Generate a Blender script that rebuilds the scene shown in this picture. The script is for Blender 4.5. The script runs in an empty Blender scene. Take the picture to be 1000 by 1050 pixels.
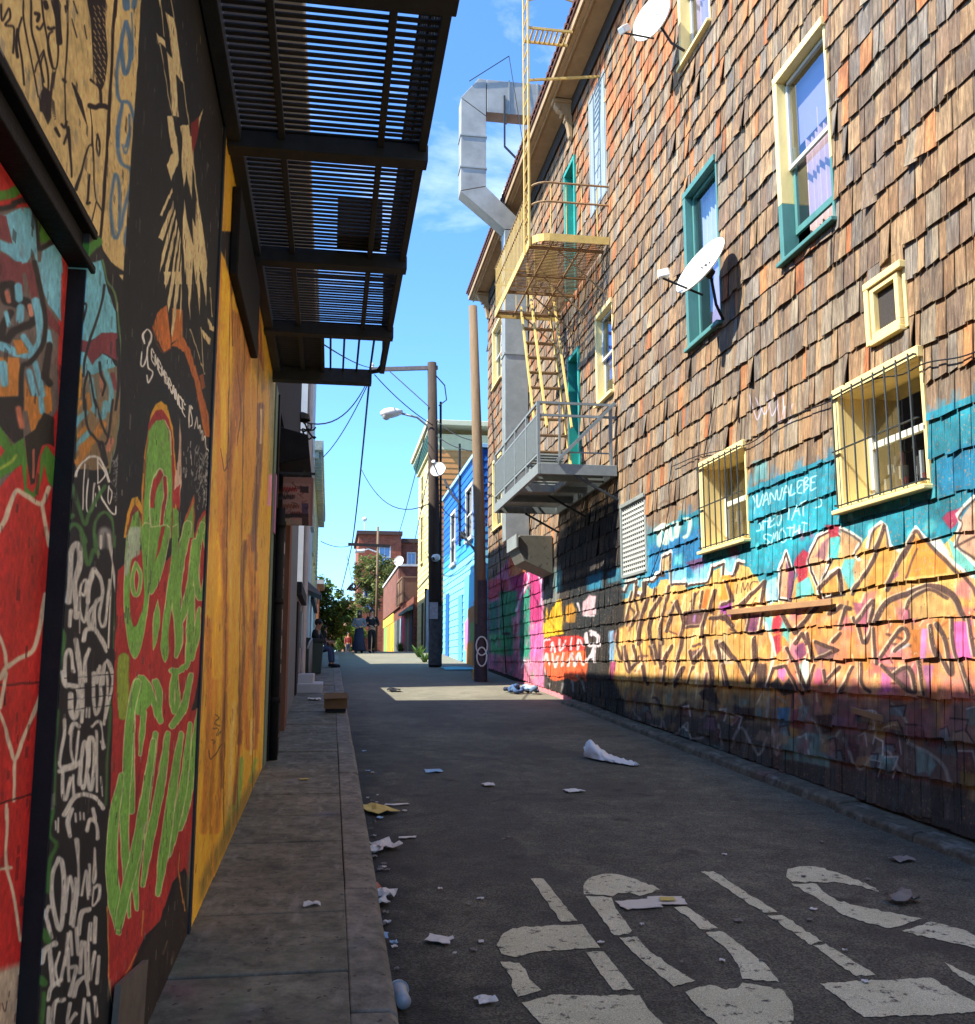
import bpy, math, random
import numpy as np
from mathutils import Vector, Matrix
random.seed(7)
RNG = np.random.default_rng(7)
SC = bpy.context.scene
COL = SC.collection
# ------------------------------------------------------------------ camera model (survey of the alley)
FPX, CX, CY = 1000.0, 500.0, 525.0          # focal length and centre, in pixels of a 1000 x 1050 picture
PITCH = math.atan(.155)
YAW = math.atan(.162 * math.cos(PITCH))
CR = np.array((math.cos(YAW), -math.sin(YAW), 0))
CF = np.array((math.sin(YAW) * math.cos(PITCH), math.cos(YAW) * math.cos(PITCH), math.sin(PITCH)))
CU = np.array((-math.sin(YAW) * math.sin(PITCH), -math.cos(YAW) * math.sin(PITCH), math.cos(PITCH)))
CAM = np.array((0, 0, 1.6))
SLOPE, CREST = 0.0506, 41.0
XL, XR = -0.61, 4.38


def ray(x, y):
    return CF + (x - CX) / FPX * CR + (CY - y) / FPX * CU


def at_x(x, y, X0):
    d = ray(x, y); return CAM + d * (X0 / d[0])


def at_y(x, y, Y0):
    d = ray(x, y); return CAM + d * (Y0 / d[1])


def at_z(x, y, Z0):
    d = ray(x, y); return CAM + d * ((Z0 - 1.6) / d[2])


def at_g(x, y, h=0.0):
    d = ray(x, y); return CAM + d * ((h - 1.6) / (d[2] - SLOPE * d[1]))


def gz(Y):
    return SLOPE * min(Y, CREST)


# ------------------------------------------------------------------ mesh builder
class MB:
    def __init__(s):
        s.v, s.f, s.c = [], [], []

    def add(s, vs, fs, col=None):
        b = len(s.v)
        s.v += [tuple(float(k) for k in p) for p in vs]
        for f in fs:
            s.f.append(tuple(i + b for i in f)); s.c.append(col)
        return s

    def box(s, x0, x1, y0, y1, z0, z1, col=None):
        v = [(x, y, z) for z in (z0, z1) for y in (y0, y1) for x in (x0, x1)]
        return s.add(v, [(0, 2, 3, 1), (4, 5, 7, 6), (0, 1, 5, 4), (2, 6, 7, 3), (0, 4, 6, 2), (1, 3, 7, 5)], col)

    def bar(s, p0, p1, w, h=None, up=(0, 0, 1), col=None):
        h = w if h is None else h
        p0, p1 = Vector(p0), Vector(p1)
        d = (p1 - p0).normalized(); u = Vector(up)
        if abs(d.dot(u)) > .98: u = Vector((0, 1, 0)) if abs(d.y) < .9 else Vector((1, 0, 0))
        a = d.cross(u).normalized() * (w / 2); b = a.cross(d).normalized() * (h / 2)
        v = [p + i * a + j * b for p in (p0, p1) for i, j in ((-1, -1), (1, -1), (1, 1), (-1, 1))]
        return s.add(v, [(3, 2, 1, 0), (4, 5, 6, 7), (0, 1, 5, 4), (1, 2, 6, 5), (2, 3, 7, 6), (3, 0, 4, 7)], col)

    def tube(s, pts, r, n=8, col=None, caps=True):
        pts = [Vector(p) for p in pts]
        rs = r if isinstance(r, (list, tuple)) else [r] * len(pts)
        vs, prev = [], None
        for i, p in enumerate(pts):
            d = (pts[min(i + 1, len(pts) - 1)] - pts[max(i - 1, 0)])
            d = d.normalized() if d.length > 1e-9 else Vector((0, 0, 1))
            if prev is None:
                u = Vector((0, 0, 1)) if abs(d.z) < .9 else Vector((1, 0, 0))
            else:
                u = prev
            a = (u - d * u.dot(d)).normalized(); prev = a; b = d.cross(a)
            for k in range(n):
                t = 2 * math.pi * k / n
                vs.append(p + rs[i] * (math.cos(t) * a + math.sin(t) * b))
        fs = []
        for i in range(len(pts) - 1):
            for k in range(n):
                k2 = (k + 1) % n
                fs.append((i * n + k, i * n + k2, (i + 1) * n + k2, (i + 1) * n + k))
        if caps:
            fs.append(tuple(range(n))[::-1]); fs.append(tuple((len(pts) - 1) * n + k for k in range(n)))
        return s.add(vs, fs, col)

    def poly(s, pts, col=None):
        return s.add(pts, [tuple(range(len(pts)))], col)

    def prism(s, pts, off, col=None):
        n = len(pts); o = Vector(off)
        v = [Vector(p) for p in pts]; v += [p + o for p in v]
        fs = [tuple(range(n))[::-1], tuple(range(n, 2 * n))] + [(i, (i + 1) % n, n + (i + 1) % n, n + i) for i in range(n)]
        return s.add(v, fs, col)

    def lathe(s, prof, origin, axis, n=20, col=None):
        o = Vector(origin); ax = Vector(axis).normalized()
        u = Vector((0, 0, 1)) if abs(ax.z) < .9 else Vector((1, 0, 0))
        a = (u - ax * u.dot(ax)).normalized(); b = ax.cross(a)
        vs = [o + ax * h + r * (math.cos(2 * math.pi * k / n) * a + math.sin(2 * math.pi * k / n) * b) for r, h in prof for k in range(n)]
        fs = [(i * n + k, i * n + (k + 1) % n, (i + 1) * n + (k + 1) % n, (i + 1) * n + k) for i in range(len(prof) - 1) for k in range(n)]
        return s.add(vs, fs, col)

    def wall(s, axis, c, u0, u1, z0, z1, holes=(), depth=0.0, col=None):
        """flat wall on plane axis=c with rectangular holes; reveals go 'depth' along the axis"""
        us = sorted({u0, u1, *[h[0] for h in holes], *[h[1] for h in holes]})
        zs = sorted({z0, z1, *[h[2] for h in holes], *[h[3] for h in holes]})
        us = [u for u in us if u0 <= u <= u1]; zs = [z for z in zs if z0 <= z <= z1]
        P = (lambda u, z, k=0: (c + k, u, z)) if axis == 'x' else (lambda u, z, k=0: (u, c + k, z))
        for i in range(len(us) - 1):
            for j in range(len(zs) - 1):
                m, n = (us[i] + us[i + 1]) / 2, (zs[j] + zs[j + 1]) / 2
                if any(h[0] < m < h[1] and h[2] < n < h[3] for h in holes): continue
                s.poly([P(us[i], zs[j]), P(us[i + 1], zs[j]), P(us[i + 1], zs[j + 1]), P(us[i], zs[j + 1])], col)
        if depth:
            for a, b, e, f in holes:
                for (p, q) in (((a, e), (a, f)), ((a, f), (b, f)), ((b, f), (b, e)), ((b, e), (a, e))):
                    s.poly([P(*p), P(*q), P(*q, depth), P(*p, depth)], col)
        return s

    def build(s, name, mat, parent=None, smooth=False, bevel=0, local=False):
        me = bpy.data.meshes.new(name)
        me.from_pydata(s.v, [], s.f)
        me.materials.append(mat)
        if smooth: me.polygons.foreach_set('use_smooth', [True] * len(me.polygons))
        if any(c is not None for c in s.c):
            at = me.color_attributes.new('tint', 'FLOAT_COLOR', 'CORNER')
            arr = np.ones((len(me.loops), 4), np.float32)
            for p, c in zip(me.polygons, s.c):
                if c is not None: arr[p.loop_start:p.loop_start + p.loop_total, :3] = c
            at.data.foreach_set('color', arr.ravel())
        me.update()
        o = bpy.data.objects.new(name, me); COL.objects.link(o)
        if parent is not None:
            o.parent = parent
            if not local:
                base = parent
                m = Matrix.Identity(4)
                while base is not None:
                    m = base.matrix_basis.copy() @ m if base.parent is None else base.matrix_parent_inverse @ base.matrix_basis @ m
                    base = base.parent
                o.matrix_parent_inverse = m.inverted()
        if bevel:
            b = o.modifiers.new('bevel', 'BEVEL'); b.width = bevel; b.segments = 2; b.limit_method = 'ANGLE'
        return o


def tag(o, label=None, cat=None, group=None, kind=None):
    if label: o['label'] = label
    if cat: o['category'] = cat
    if group: o['group'] = group
    if kind: o['kind'] = kind
    return o


def thing(name, label, cat, loc=(0, 0, 0), group=None, rz=0.0):
    o = bpy.data.objects.new(name, None); COL.objects.link(o)
    o.location = loc; o.rotation_euler = (0, 0, rz); o.empty_display_size = .1
    return tag(o, label, cat, group)


def copy_tree(o, loc, rz=None, label=None):
    c = o.copy(); COL.objects.link(c); c.location = loc
    if rz is not None: c.rotation_euler = (0, 0, rz)
    if label: c['label'] = label
    def rec(a, b):
        for ch in [k for k in bpy.data.objects if k.parent == a and k is not b]:
            d = ch.copy(); COL.objects.link(d); d.parent = b; rec(ch, d)
    rec(o, c)
    return c


# ------------------------------------------------------------------ paint: hand-painted murals, as generated bitmaps
def catmull(pts, k=6):
    P = np.array(pts, float)
    if len(P) < 3: return P
    Q = np.vstack([2 * P[0] - P[1], P, 2 * P[-1] - P[-2]])
    out = []
    for i in range(1, len(Q) - 2):
        for t in np.linspace(0, 1, k, endpoint=False):
            a, b, c, d = Q[i - 1], Q[i], Q[i + 1], Q[i + 2]
            out.append(.5 * (2 * b + (c - a) * t + (2 * a - 5 * b + 4 * c - d) * t * t + (3 * b - a - 3 * c + d) * t ** 3))
    out.append(P[-1])
    return np.array(out)


def smooth_noise(h, w, cell, amp):
    gh, gw = int(h / cell) + 3, int(w / cell) + 3
    g = RNG.normal(0, 1, (gh, gw))
    y = np.arange(h) / cell; x = np.arange(w) / cell
    yi, xi = y.astype(int), x.astype(int); fy, fx = (y - yi)[:, None], (x - xi)[None, :]
    fy, fx = fy * fy * (3 - 2 * fy), fx * fx * (3 - 2 * fx)
    a = g[np.ix_(yi, xi)]; b = g[np.ix_(yi, xi + 1)]; c = g[np.ix_(yi + 1, xi)]; d = g[np.ix_(yi + 1, xi + 1)]
    return ((a * (1 - fx) + b * fx) * (1 - fy) + (c * (1 - fx) + d * fx) * fy) * amp


class Canvas:
    """a wall (plane X = x0 or Y = y0) seen in survey pixels; paints onto its own bitmap, pinned to the wall"""
    def __init__(s, axis, c, u0, u1, z0, z1, res, base=None, wob=.35):
        s.axis, s.c, s.u0, s.u1, s.z0, s.z1, s.res = axis, c, u0, u1, z0, z1, res
        s.w, s.h = int(round((u1 - u0) / res)), int(round((z1 - z0) / res))
        U = u0 + (np.arange(s.w) + .5) / s.w * (u1 - u0); Z = z0 + (np.arange(s.h) + .5) / s.h * (z1 - z0)
        U, Z = np.meshgrid(U, Z)
        D = [np.full_like(U, c) - CAM[0], U - CAM[1], Z - CAM[2]] if axis == 'x' else [U - CAM[0], np.full_like(U, c) - CAM[1], Z - CAM[2]]
        q = sum(CF[i] * D[i] for i in range(3)); q = np.maximum(q, .05)
        s.PX = (CX + FPX * sum(CR[i] * D[i] for i in range(3)) / q).astype(np.float32)
        s.PY = (CY - FPX * sum(CU[i] * D[i] for i in range(3)) / q).astype(np.float32)
        if wob:
            s.PX += smooth_noise(s.h, s.w, 14, wob).astype(np.float32); s.PY += smooth_noise(s.h, s.w, 14, wob).astype(np.float32)
        s.a = np.zeros((s.h, s.w, 4), np.float32); s.q_rim, s.q_fill = [], []
        if base is not None: s.a[..., :3] = np.array(base) / 255; s.a[..., 3] = 1

    def texel(s, x, y):
        p = at_x(x, y, s.c) if s.axis == 'x' else at_y(x, y, s.c)
        return ((p[1] if s.axis == 'x' else p[0]) - s.u0) / s.res, (p[2] - s.z0) / s.res

    def win(s, pts, pad):
        t = []
        for x, y in pts:
            for dx, dy in ((-pad, -pad), (pad, -pad), (-pad, pad), (pad, pad)): t.append(s.texel(x + dx, y + dy))
        t = np.array(t)
        i0, i1 = int(max(0, t[:, 0].min() - 2)), int(min(s.w, t[:, 0].max() + 3))
        j0, j1 = int(max(0, t[:, 1].min() - 2)), int(min(s.h, t[:, 1].max() + 3))
        return (slice(j0, j1), slice(i0, i1)) if i1 > i0 and j1 > j0 else None

    def put(s, sl, m, col, clear=False):
        t = s.a[sl]; m = m[..., None]
        if clear: t[..., 3:] *= (1 - m); return
        al = t[..., 3:]; na = m + al * (1 - m)
        t[..., :3] = np.where(na > 1e-4, (np.array(col, np.float32) / 255 * m + t[..., :3] * al * (1 - m)) / np.maximum(na, 1e-4), t[..., :3])
        t[..., 3:] = na

    def poly(s, pts, col, alpha=1.0, soft=.5, curve=False):
        if curve: pts = [tuple(p) for p in catmull(list(pts) + [pts[0]])]
        sl = s.win(pts, soft + 1)
        if sl is None: return
        X, Y = s.PX[sl], s.PY[sl]
        ins = np.zeros(X.shape, bool); dist = np.full(X.shape, 1e9, np.float32)
        n = len(pts)
        for i in range(n):
            (x0, y0), (x1, y1) = pts[i], pts[(i + 1) % n]
            if y0 != y1: ins ^= ((y0 > Y) != (y1 > Y)) & (X < (x1 - x0) * (Y - y0) / (y1 - y0) + x0)
            dx, dy = x1 - x0, y1 - y0; L = dx * dx + dy * dy + 1e-9
            t = np.clip(((X - x0) * dx + (Y - y0) * dy) / L, 0, 1)
            dist = np.minimum(dist, (X - x0 - t * dx) ** 2 + (Y - y0 - t * dy) ** 2)
        d = np.sqrt(dist) * np.where(ins, 1, -1)
        s.put(sl, np.clip(.5 + d / (2 * soft), 0, 1) * alpha, col)

    def stroke(s, pts, w, col, alpha=1.0, soft=.5, curve=True, clear=False):
        P = catmull(pts) if curve else np.array(pts, float)
        sl = s.win([tuple(p) for p in pts], (max(w) if isinstance(w, (tuple, list)) else w) / 2 + soft + 3)
        if sl is None: return
        X, Y = s.PX[sl], s.PY[sl]
        n = len(P)
        ws = np.interp(np.linspace(0, 1, n), np.linspace(0, 1, len(w)), w) if isinstance(w, (tuple, list)) else np.full(n, w)
        best = np.full(X.shape, -1e9, np.float32)
        for i in range(n - 1):
            (x0, y0), (x1, y1) = P[i], P[i + 1]
            dx, dy = x1 - x0, y1 - y0; L = dx * dx + dy * dy + 1e-9
            t = np.clip(((X - x0) * dx + (Y - y0) * dy) / L, 0, 1)
            d = np.sqrt((X - x0 - t * dx) ** 2 + (Y - y0 - t * dy) ** 2)
            best = np.maximum(best, (ws[i] + (ws[i + 1] - ws[i]) * t) / 2 - d)
        s.put(sl, np.clip(.5 + best / (2 * soft), 0, 1) * alpha, col, clear)

    def flush(s):
        for f, a in s.q_rim: f(*a)
        for f, a in s.q_fill: f(*a)
        s.q_rim, s.q_fill = [], []

    def outlined(s, pts, w, col, rim, rw=1.2, curve=True):
        s.q_rim.append((s.stroke, (pts, [k + 2 * rw for k in w] if isinstance(w, (list, tuple)) else w + 2 * rw, rim, 1.0, .5, curve))); s.q_fill.append((s.stroke, (pts, w, col, 1.0, .5, curve))); return
        s.stroke(pts, [k + 2 * rw for k in w] if isinstance(w, (list, tuple)) else w + 2 * rw, rim, curve=curve); s.stroke(pts, w, col, curve=curve)

    def text(s, word, p0, p1, h, w, col, alpha=1.0, slant=(0, 0), jit=.08):
        """hand lettering along p0->p1; h = (dx, dy) of the cap height"""
        n = len(word); rnd = random.Random(word)
        ux, uy = (p1[0] - p0[0]) / n, (p1[1] - p0[1]) / n
        for i, ch in enumerate(word):
            for st in FONT.get(ch.upper(), ()):
                q = []
                for a, b in st:
                    a2 = a * .8 + rnd.uniform(-jit, jit) * .5; b2 = b + rnd.uniform(-jit, jit)
                    q.append((p0[0] + ux * (i + a2) + h[0] * b2, p0[1] + uy * (i + a2) + h[1] * b2))
                s.stroke(q, w, col, alpha, soft=.4)

    def drips(s, xs, y, ln, w, col, alpha=.8):
        for x in xs: s.stroke([(x, y), (x + random.uniform(-.4, .4), y + ln * random.uniform(.4, 1))], [w, w * .4], col, alpha, curve=False)

    def image(s, name):
        im = bpy.data.images.new(name, s.w, s.h, alpha=True)
        im.alpha_mode = 'CHANNEL_PACKED'
        im.pixels.foreach_set(np.clip(s.a, 0, 1).astype(np.float32).ravel()); im.update(); im.pack()
        return im


FONT = {'A': [[(0, 0), (.5, 1), (1, 0)], [(.2, .4), (.8, .4)]], 'B': [[(0, 0), (0, 1), (.8, .85), (.1, .5), (.9, .25), (0, 0)]], 'C': [[(1, .9), (.3, 1), (0, .5), (.3, 0), (1, .1)]],
        'D': [[(0, 0), (0, 1), (.8, .8), (.9, .3), (0, 0)]], 'E': [[(1, 1), (0, 1), (0, .5), (.7, .5)], [(0, .5), (0, 0), (1, 0)]], 'F': [[(1, 1), (0, 1), (0, 0)], [(0, .5), (.8, .5)]],
        'H': [[(0, 0), (0, 1)], [(0, .5), (1, .5)], [(1, 0), (1, 1)]], 'I': [[(.5, 0), (.5, 1)]], 'K': [[(0, 0), (0, 1)], [(1, 1), (0, .5), (1, 0)]], 'L': [[(0, 1), (0, 0), (.9, 0)]],
        'M': [[(0, 0), (.1, 1), (.5, .3), (.9, 1), (1, 0)]], 'N': [[(0, 0), (0, 1), (1, 0), (1, 1)]], 'O': [[(.5, 1), (0, .6), (.2, 0), (.8, 0), (1, .6), (.5, 1)]], 'P': [[(0, 0), (0, 1), (.9, .85), (.8, .5), (0, .45)]],
        'R': [[(0, 0), (0, 1), (.9, .85), (.7, .5), (0, .45), (1, 0)]], 'S': [[(1, .9), (.3, 1), (.1, .7), (.8, .4), (.8, .1), (0, 0)]], 'T': [[(0, 1), (1, 1)], [(.5, 1), (.5, 0)]], 'U': [[(0, 1), (.1, .1), (.8, .1), (1, 1)]],
        'V': [[(0, 1), (.5, 0), (1, 1)]], 'W': [[(0, 1), (.25, 0), (.5, .7), (.75, 0), (1, 1)]], 'Y': [[(0, 1), (.5, .5), (1, 1)], [(.5, .5), (.5, 0)]], 'Z': [[(0, 1), (1, 1), (0, 0), (1, 0)]],
        'G': [[(1, .9), (.3, 1), (0, .5), (.3, 0), (1, .1), (1, .5), (.6, .5)]], '?': [[(0, .8), (.5, 1), (.9, .7), (.5, .4), (.5, .25)], [(.5, .05), (.5, 0)]]}


def cr(x0, y0, s):
    return lambda *pts: [(x0 + u / s, y0 + v / s) for u, v in pts]
# ------------------------------------------------------------------ materials (all node based)
def lin(c):
    return tuple((k / 255 / 12.92) if k / 255 <= .04045 else ((k / 255 + .055) / 1.055) ** 2.4 for k in c)


class NT:
    def __init__(s, name):
        s.m = bpy.data.materials.new(name); s.m.use_nodes = True
        s.t = s.m.node_tree; s.n = s.t.nodes
        s.b = s.n['Principled BSDF']; s.x = s.n.new('ShaderNodeTexCoord')

    def new(s, typ, **kw):
        n = s.n.new(typ)
        for k, v in kw.items(): setattr(n, k, v)
        return n

    def link(s, a, b): s.t.links.new(a, b)

    def mapping(s, scale, rot=(0, 0, 0), loc=(0, 0, 0)):
        m = s.new('ShaderNodeMapping'); m.inputs['Scale'].default_value = scale; m.inputs['Rotation'].default_value = rot; m.inputs['Location'].default_value = loc
        s.link(s.x.outputs['Object'], m.inputs['Vector']); return m.outputs['Vector']

    def noise(s, scale=5, detail=6, rough=.6, vec=None, dist=0):
        n = s.new('ShaderNodeTexNoise'); n.inputs['Scale'].default_value = scale; n.inputs['Detail'].default_value = detail
        n.inputs['Roughness'].default_value = rough; n.inputs['Distortion'].default_value = dist
        s.link(vec if vec is not None else s.x.outputs['Object'], n.inputs['Vector']); return n.outputs['Fac']

    def ramp(s, fac, stops):
        r = s.new('ShaderNodeValToRGB'); e = r.color_ramp.elements
        while len(e) < len(stops): e.new(.5)
        for k, (p, c) in zip(e, stops):
            k.position = p; k.color = (*c, 1) if not isinstance(c, (int, float)) else (c, c, c, 1)
        s.link(fac, r.inputs['Fac']); return r.outputs['Color']

    def mix(s, a, b, fac, mode='MIX'):
        m = s.new('ShaderNodeMix', data_type='RGBA', blend_type=mode, clamp_factor=True)
        for v, i in ((fac, 0), (a, 6), (b, 7)):
            if isinstance(v, (int, float)): m.inputs[i].default_value = v
            elif isinstance(v, tuple): m.inputs[i].default_value = (*v, 1)
            else: s.link(v, m.inputs[i])
        return m.outputs[2]

    def math(s, op, a, b=0.0):
        m = s.new('ShaderNodeMath', operation=op)
        for v, i in ((a, 0), (b, 1)):
            if isinstance(v, (int, float)): m.inputs[i].default_value = v
            else: s.link(v, m.inputs[i])
        return m.outputs[0]

    def color(s, c):
        if isinstance(c, tuple): s.b.inputs['Base Color'].default_value = (*c, 1)
        else: s.link(c, s.b.inputs['Base Color'])

    def bump(s, h, strength=.3, dist=.01):
        b = s.new('ShaderNodeBump'); b.inputs['Strength'].default_value = strength; b.inputs['Distance'].default_value = dist
        s.link(h, b.inputs['Height']); s.link(b.outputs['Normal'], s.b.inputs['Normal'])

    def fin(s, rough=.8, metal=0, spec=.3):
        s.b.inputs['Roughness'].default_value = rough; s.b.inputs['Metallic'].default_value = metal
        s.b.inputs['Specular IOR Level'].default_value = spec
        return s.m


def M(name, rgb, rough=.8, var=.2, scale=6, bump=.15, bscale=60, metal=0, spec=.3, wear=None, wear_amt=.45, stretch=None, tint=False):
    """plain weathered surface: base colour varied by noise, optional second colour where it has worn"""
    t = NT(name); c = lin(rgb)
    vec = t.mapping(stretch) if stretch else None
    n = t.noise(scale, 8, .62, vec)
    col = t.ramp(n, [(.25, tuple(k * (1 - var) for k in c)), (.75, tuple(min(1, k * (1 + var)) for k in c))])
    if tint:
        a = t.new('ShaderNodeVertexColor', layer_name='tint'); col = t.mix(col, a.outputs['Color'], 1.0, 'MULTIPLY')
    if wear:
        w = t.noise(scale * 2.3, 10, .7, vec)
        col = t.mix(col, lin(wear), t.ramp(w, [(wear_amt + .12, 0.0), (wear_amt + .2, 1.0)]))
    t.color(col)
    if bump: t.bump(t.noise(bscale, 6, .65, vec), bump, .01)
    return t.fin(rough, metal, spec)


def M_canvas(name, cv, under=(60, 55, 50), rough=.75, grime=.25, flake=.0, bump=.25, under_col=None, var=.12, gain=1.0, board=False):
    """painted wall: canvas bitmap pinned by object position over a bare surface"""
    t = NT(name)
    sep = t.new('ShaderNodeSeparateXYZ'); t.link(t.x.outputs['Object'], sep.inputs[0])
    u = t.math('DIVIDE', t.math('SUBTRACT', sep.outputs['Y' if cv.axis == 'x' else 'X'], cv.u0), cv.u1 - cv.u0)
    v = t.math('DIVIDE', t.math('SUBTRACT', sep.outputs['Z'], cv.z0), cv.z1 - cv.z0)
    uv = t.new('ShaderNodeCombineXYZ'); t.link(u, uv.inputs[0]); t.link(v, uv.inputs[1])
    im = t.new('ShaderNodeTexImage', extension='EXTEND', interpolation='Linear'); im.image = cv.image(name)
    t.link(uv.outputs[0], im.inputs['Vector'])
    n1 = t.noise(3.2, 10, .65); n2 = t.noise(38, 8, .7); n3 = t.noise(170, 4, .6)
    base = under_col(t) if under_col else lin(under)
    alpha = im.outputs['Alpha']
    paint = t.mix(im.outputs['Color'], (gain, gain, gain), 1.0, 'MULTIPLY')
    if board:                                                  # every shingle takes the paint a little differently
        at = t.new('ShaderNodeVertexColor', layer_name='tint'); bw = t.new('ShaderNodeRGBToBW'); t.link(at.outputs['Color'], bw.inputs[0])
        gr = t.noise(22, 8, .72, t.mapping((1, 6, .4)))
        paint = t.mix(paint, t.ramp(bw.outputs[0], [(.05, .72), (.3, 1.2)]), 1.0, 'MULTIPLY'); paint = t.mix(paint, t.ramp(gr, [(.3, .55), (.5, 1.0), (.7, 1.15)]), 1.0, 'MULTIPLY')
    dk = t.ramp(n1, [(.3, 1 - var * 1.6), (.7, 1 + var * .4)])
    paint = t.mix(paint, dk, 1.0, 'MULTIPLY')
    paint = t.mix(paint, t.ramp(n3, [(.3, 1 - grime * .5), (.65, 1.0)]), 1.0, 'MULTIPLY')
    if flake:
        alpha = t.math('MULTIPLY', alpha, t.ramp(n2, [(flake, 0.0), (flake + .07, 1.0)]))
    col = t.mix(base, paint, alpha)
    if grime:
        col = t.mix(col, lin((52, 46, 38)), t.math('MULTIPLY', t.ramp(t.noise(7, 12, .75), [(.5, 0.0), (.78, 1.0)]), grime))
    t.color(col)
    t.bump(n3, bump, .004)
    return t.fin(rough, 0, .3), t, col


def M_glass(name, tint=(.75, .8, .85), dark=.0):
    t = NT(name); n = t.n; n.remove(t.b)
    out = n['Material Output']
    gl = t.new('ShaderNodeBsdfGlossy'); gl.inputs['Roughness'].default_value = .015; gl.inputs['Color'].default_value = (.95, .97, 1, 1)
    tr = t.new('ShaderNodeBsdfTransparent'); tr.inputs['Color'].default_value = (*tint, 1)
    fr = t.new('ShaderNodeFresnel'); fr.inputs['IOR'].default_value = 1.5
    k = t.math('MULTIPLY', fr.outputs[0], .3)
    mx = t.new('ShaderNodeMixShader'); t.link(k, mx.inputs[0]); t.link(tr.outputs[0], mx.inputs[1]); t.link(gl.outputs[0], mx.inputs[2])
    b = t.new('ShaderNodeBump'); b.inputs['Strength'].default_value = .04; b.inputs['Distance'].default_value = .02
    t.link(t.noise(2.0, 2, .5), b.inputs['Height']); t.link(b.outputs[0], gl.inputs['Normal'])
    t.link(mx.outputs[0], out.inputs['Surface'])
    return t.m


MT = {}
MT['black_steel'] = M('black_steel', (46, 51, 53), .6, .25, 12, .2, 80, 0, .35, wear=(72, 74, 74), wear_amt=.52)
MT['yellow_steel'] = M('yellow_steel', (196, 164, 92), .6, .18, 10, .15, 90, 0, .4, wear=(120, 74, 42), wear_amt=.5)
MT['rust_steel'] = M('rust_steel', (144, 112, 78), .7, .3, 14, .2, 90, 0, .3, wear=(196, 160, 96), wear_amt=.45)
MT['grey_steel'] = M('grey_steel', (128, 134, 132), .5, .15, 10, .1, 90, .1, .5, wear=(92, 90, 84), wear_amt=.56)
MT['galv'] = M('galvanized_sheet', (158, 154, 144), .5, .3, 2.2, .15, 6, .25, .5)
MT['galv_dull'] = M('galvanized_dull', (146, 150, 144), .55, .2, 4, .08, 8, .4, .5)
MT['yellow_paint'] = M('yellow_wood_paint', (228, 202, 136), .55, .12, 9, .2, 70, wear=(170, 140, 92), wear_amt=.55, stretch=(1, 1, .3))
MT['teal_paint'] = M('teal_wood_paint', (74, 122, 116), .55, .18, 9, .2, 70, wear=(116, 120, 104), wear_amt=.53, stretch=(1, 1, .3))
MT['teal_door'] = M('teal_door_paint', (40, 140, 128), .5, .15, 6, .1, 60)
MT['dark_wood'] = M('dark_wood', (44, 38, 34), .85, .3, 8, .3, 50, stretch=(1, 1, .2))
MT['pole_dark'] = M('creosote_pole', (62, 50, 42), .9, .35, 14, .5, 60, stretch=(1, 1, .12))
MT['pole_tan'] = M('timber_pole', (112, 92, 70), .9, .25, 14, .5, 60, stretch=(1, 1, .12))
MT['interior'] = M('dark_interior', (38, 34, 32), .9, .2, 4, 0)
MT['curtain'] = M('curtain_lilac', (172, 156, 190), .9, .1, 5, .1, 30)
MT['curtain_pink'] = M('curtain_pink', (204, 168, 160), .9, .12, 5, .1, 30)
MT['curtain_grey'] = M('blind_grey', (196, 194, 184), .9, .06, 5, .05, 30)
MT['glass'] = M_glass('window_glass')
MT['glass_blue'] = M_glass('window_glass_blue', (.35, .45, .6))
MT['white_plastic'] = M('white_enamel', (214, 212, 204), .45, .06, 5, .03, 40, spec=.5)
MT['dark_plastic'] = M('dark_bracket', (40, 36, 34), .6, .15, 8, .05, 60)
MT['wire'] = M('cable_rubber', (26, 26, 28), .7, .1, 5, 0)
MT['soffit'] = M('soffit_paint', (150, 124, 92), .8, .2, 5, .2, 50, wear=(112, 84, 56), wear_amt=.56)
MT['tile'] = M('roof_tile_clay', (86, 52, 40), .85, .35, 9, .3, 60)
MT['plaster_white'] = M('plaster_white', (190, 190, 186), .85, .12, 3, .2, 50, wear=(150, 146, 138), wear_amt=.56)
MT['paper'] = M('paper_white', (214, 212, 204), .8, .08, 20, .1, 60)
MT['cardboard'] = M('cardboard', (126, 98, 70), .9, .12, 14, .2, 60)


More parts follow.
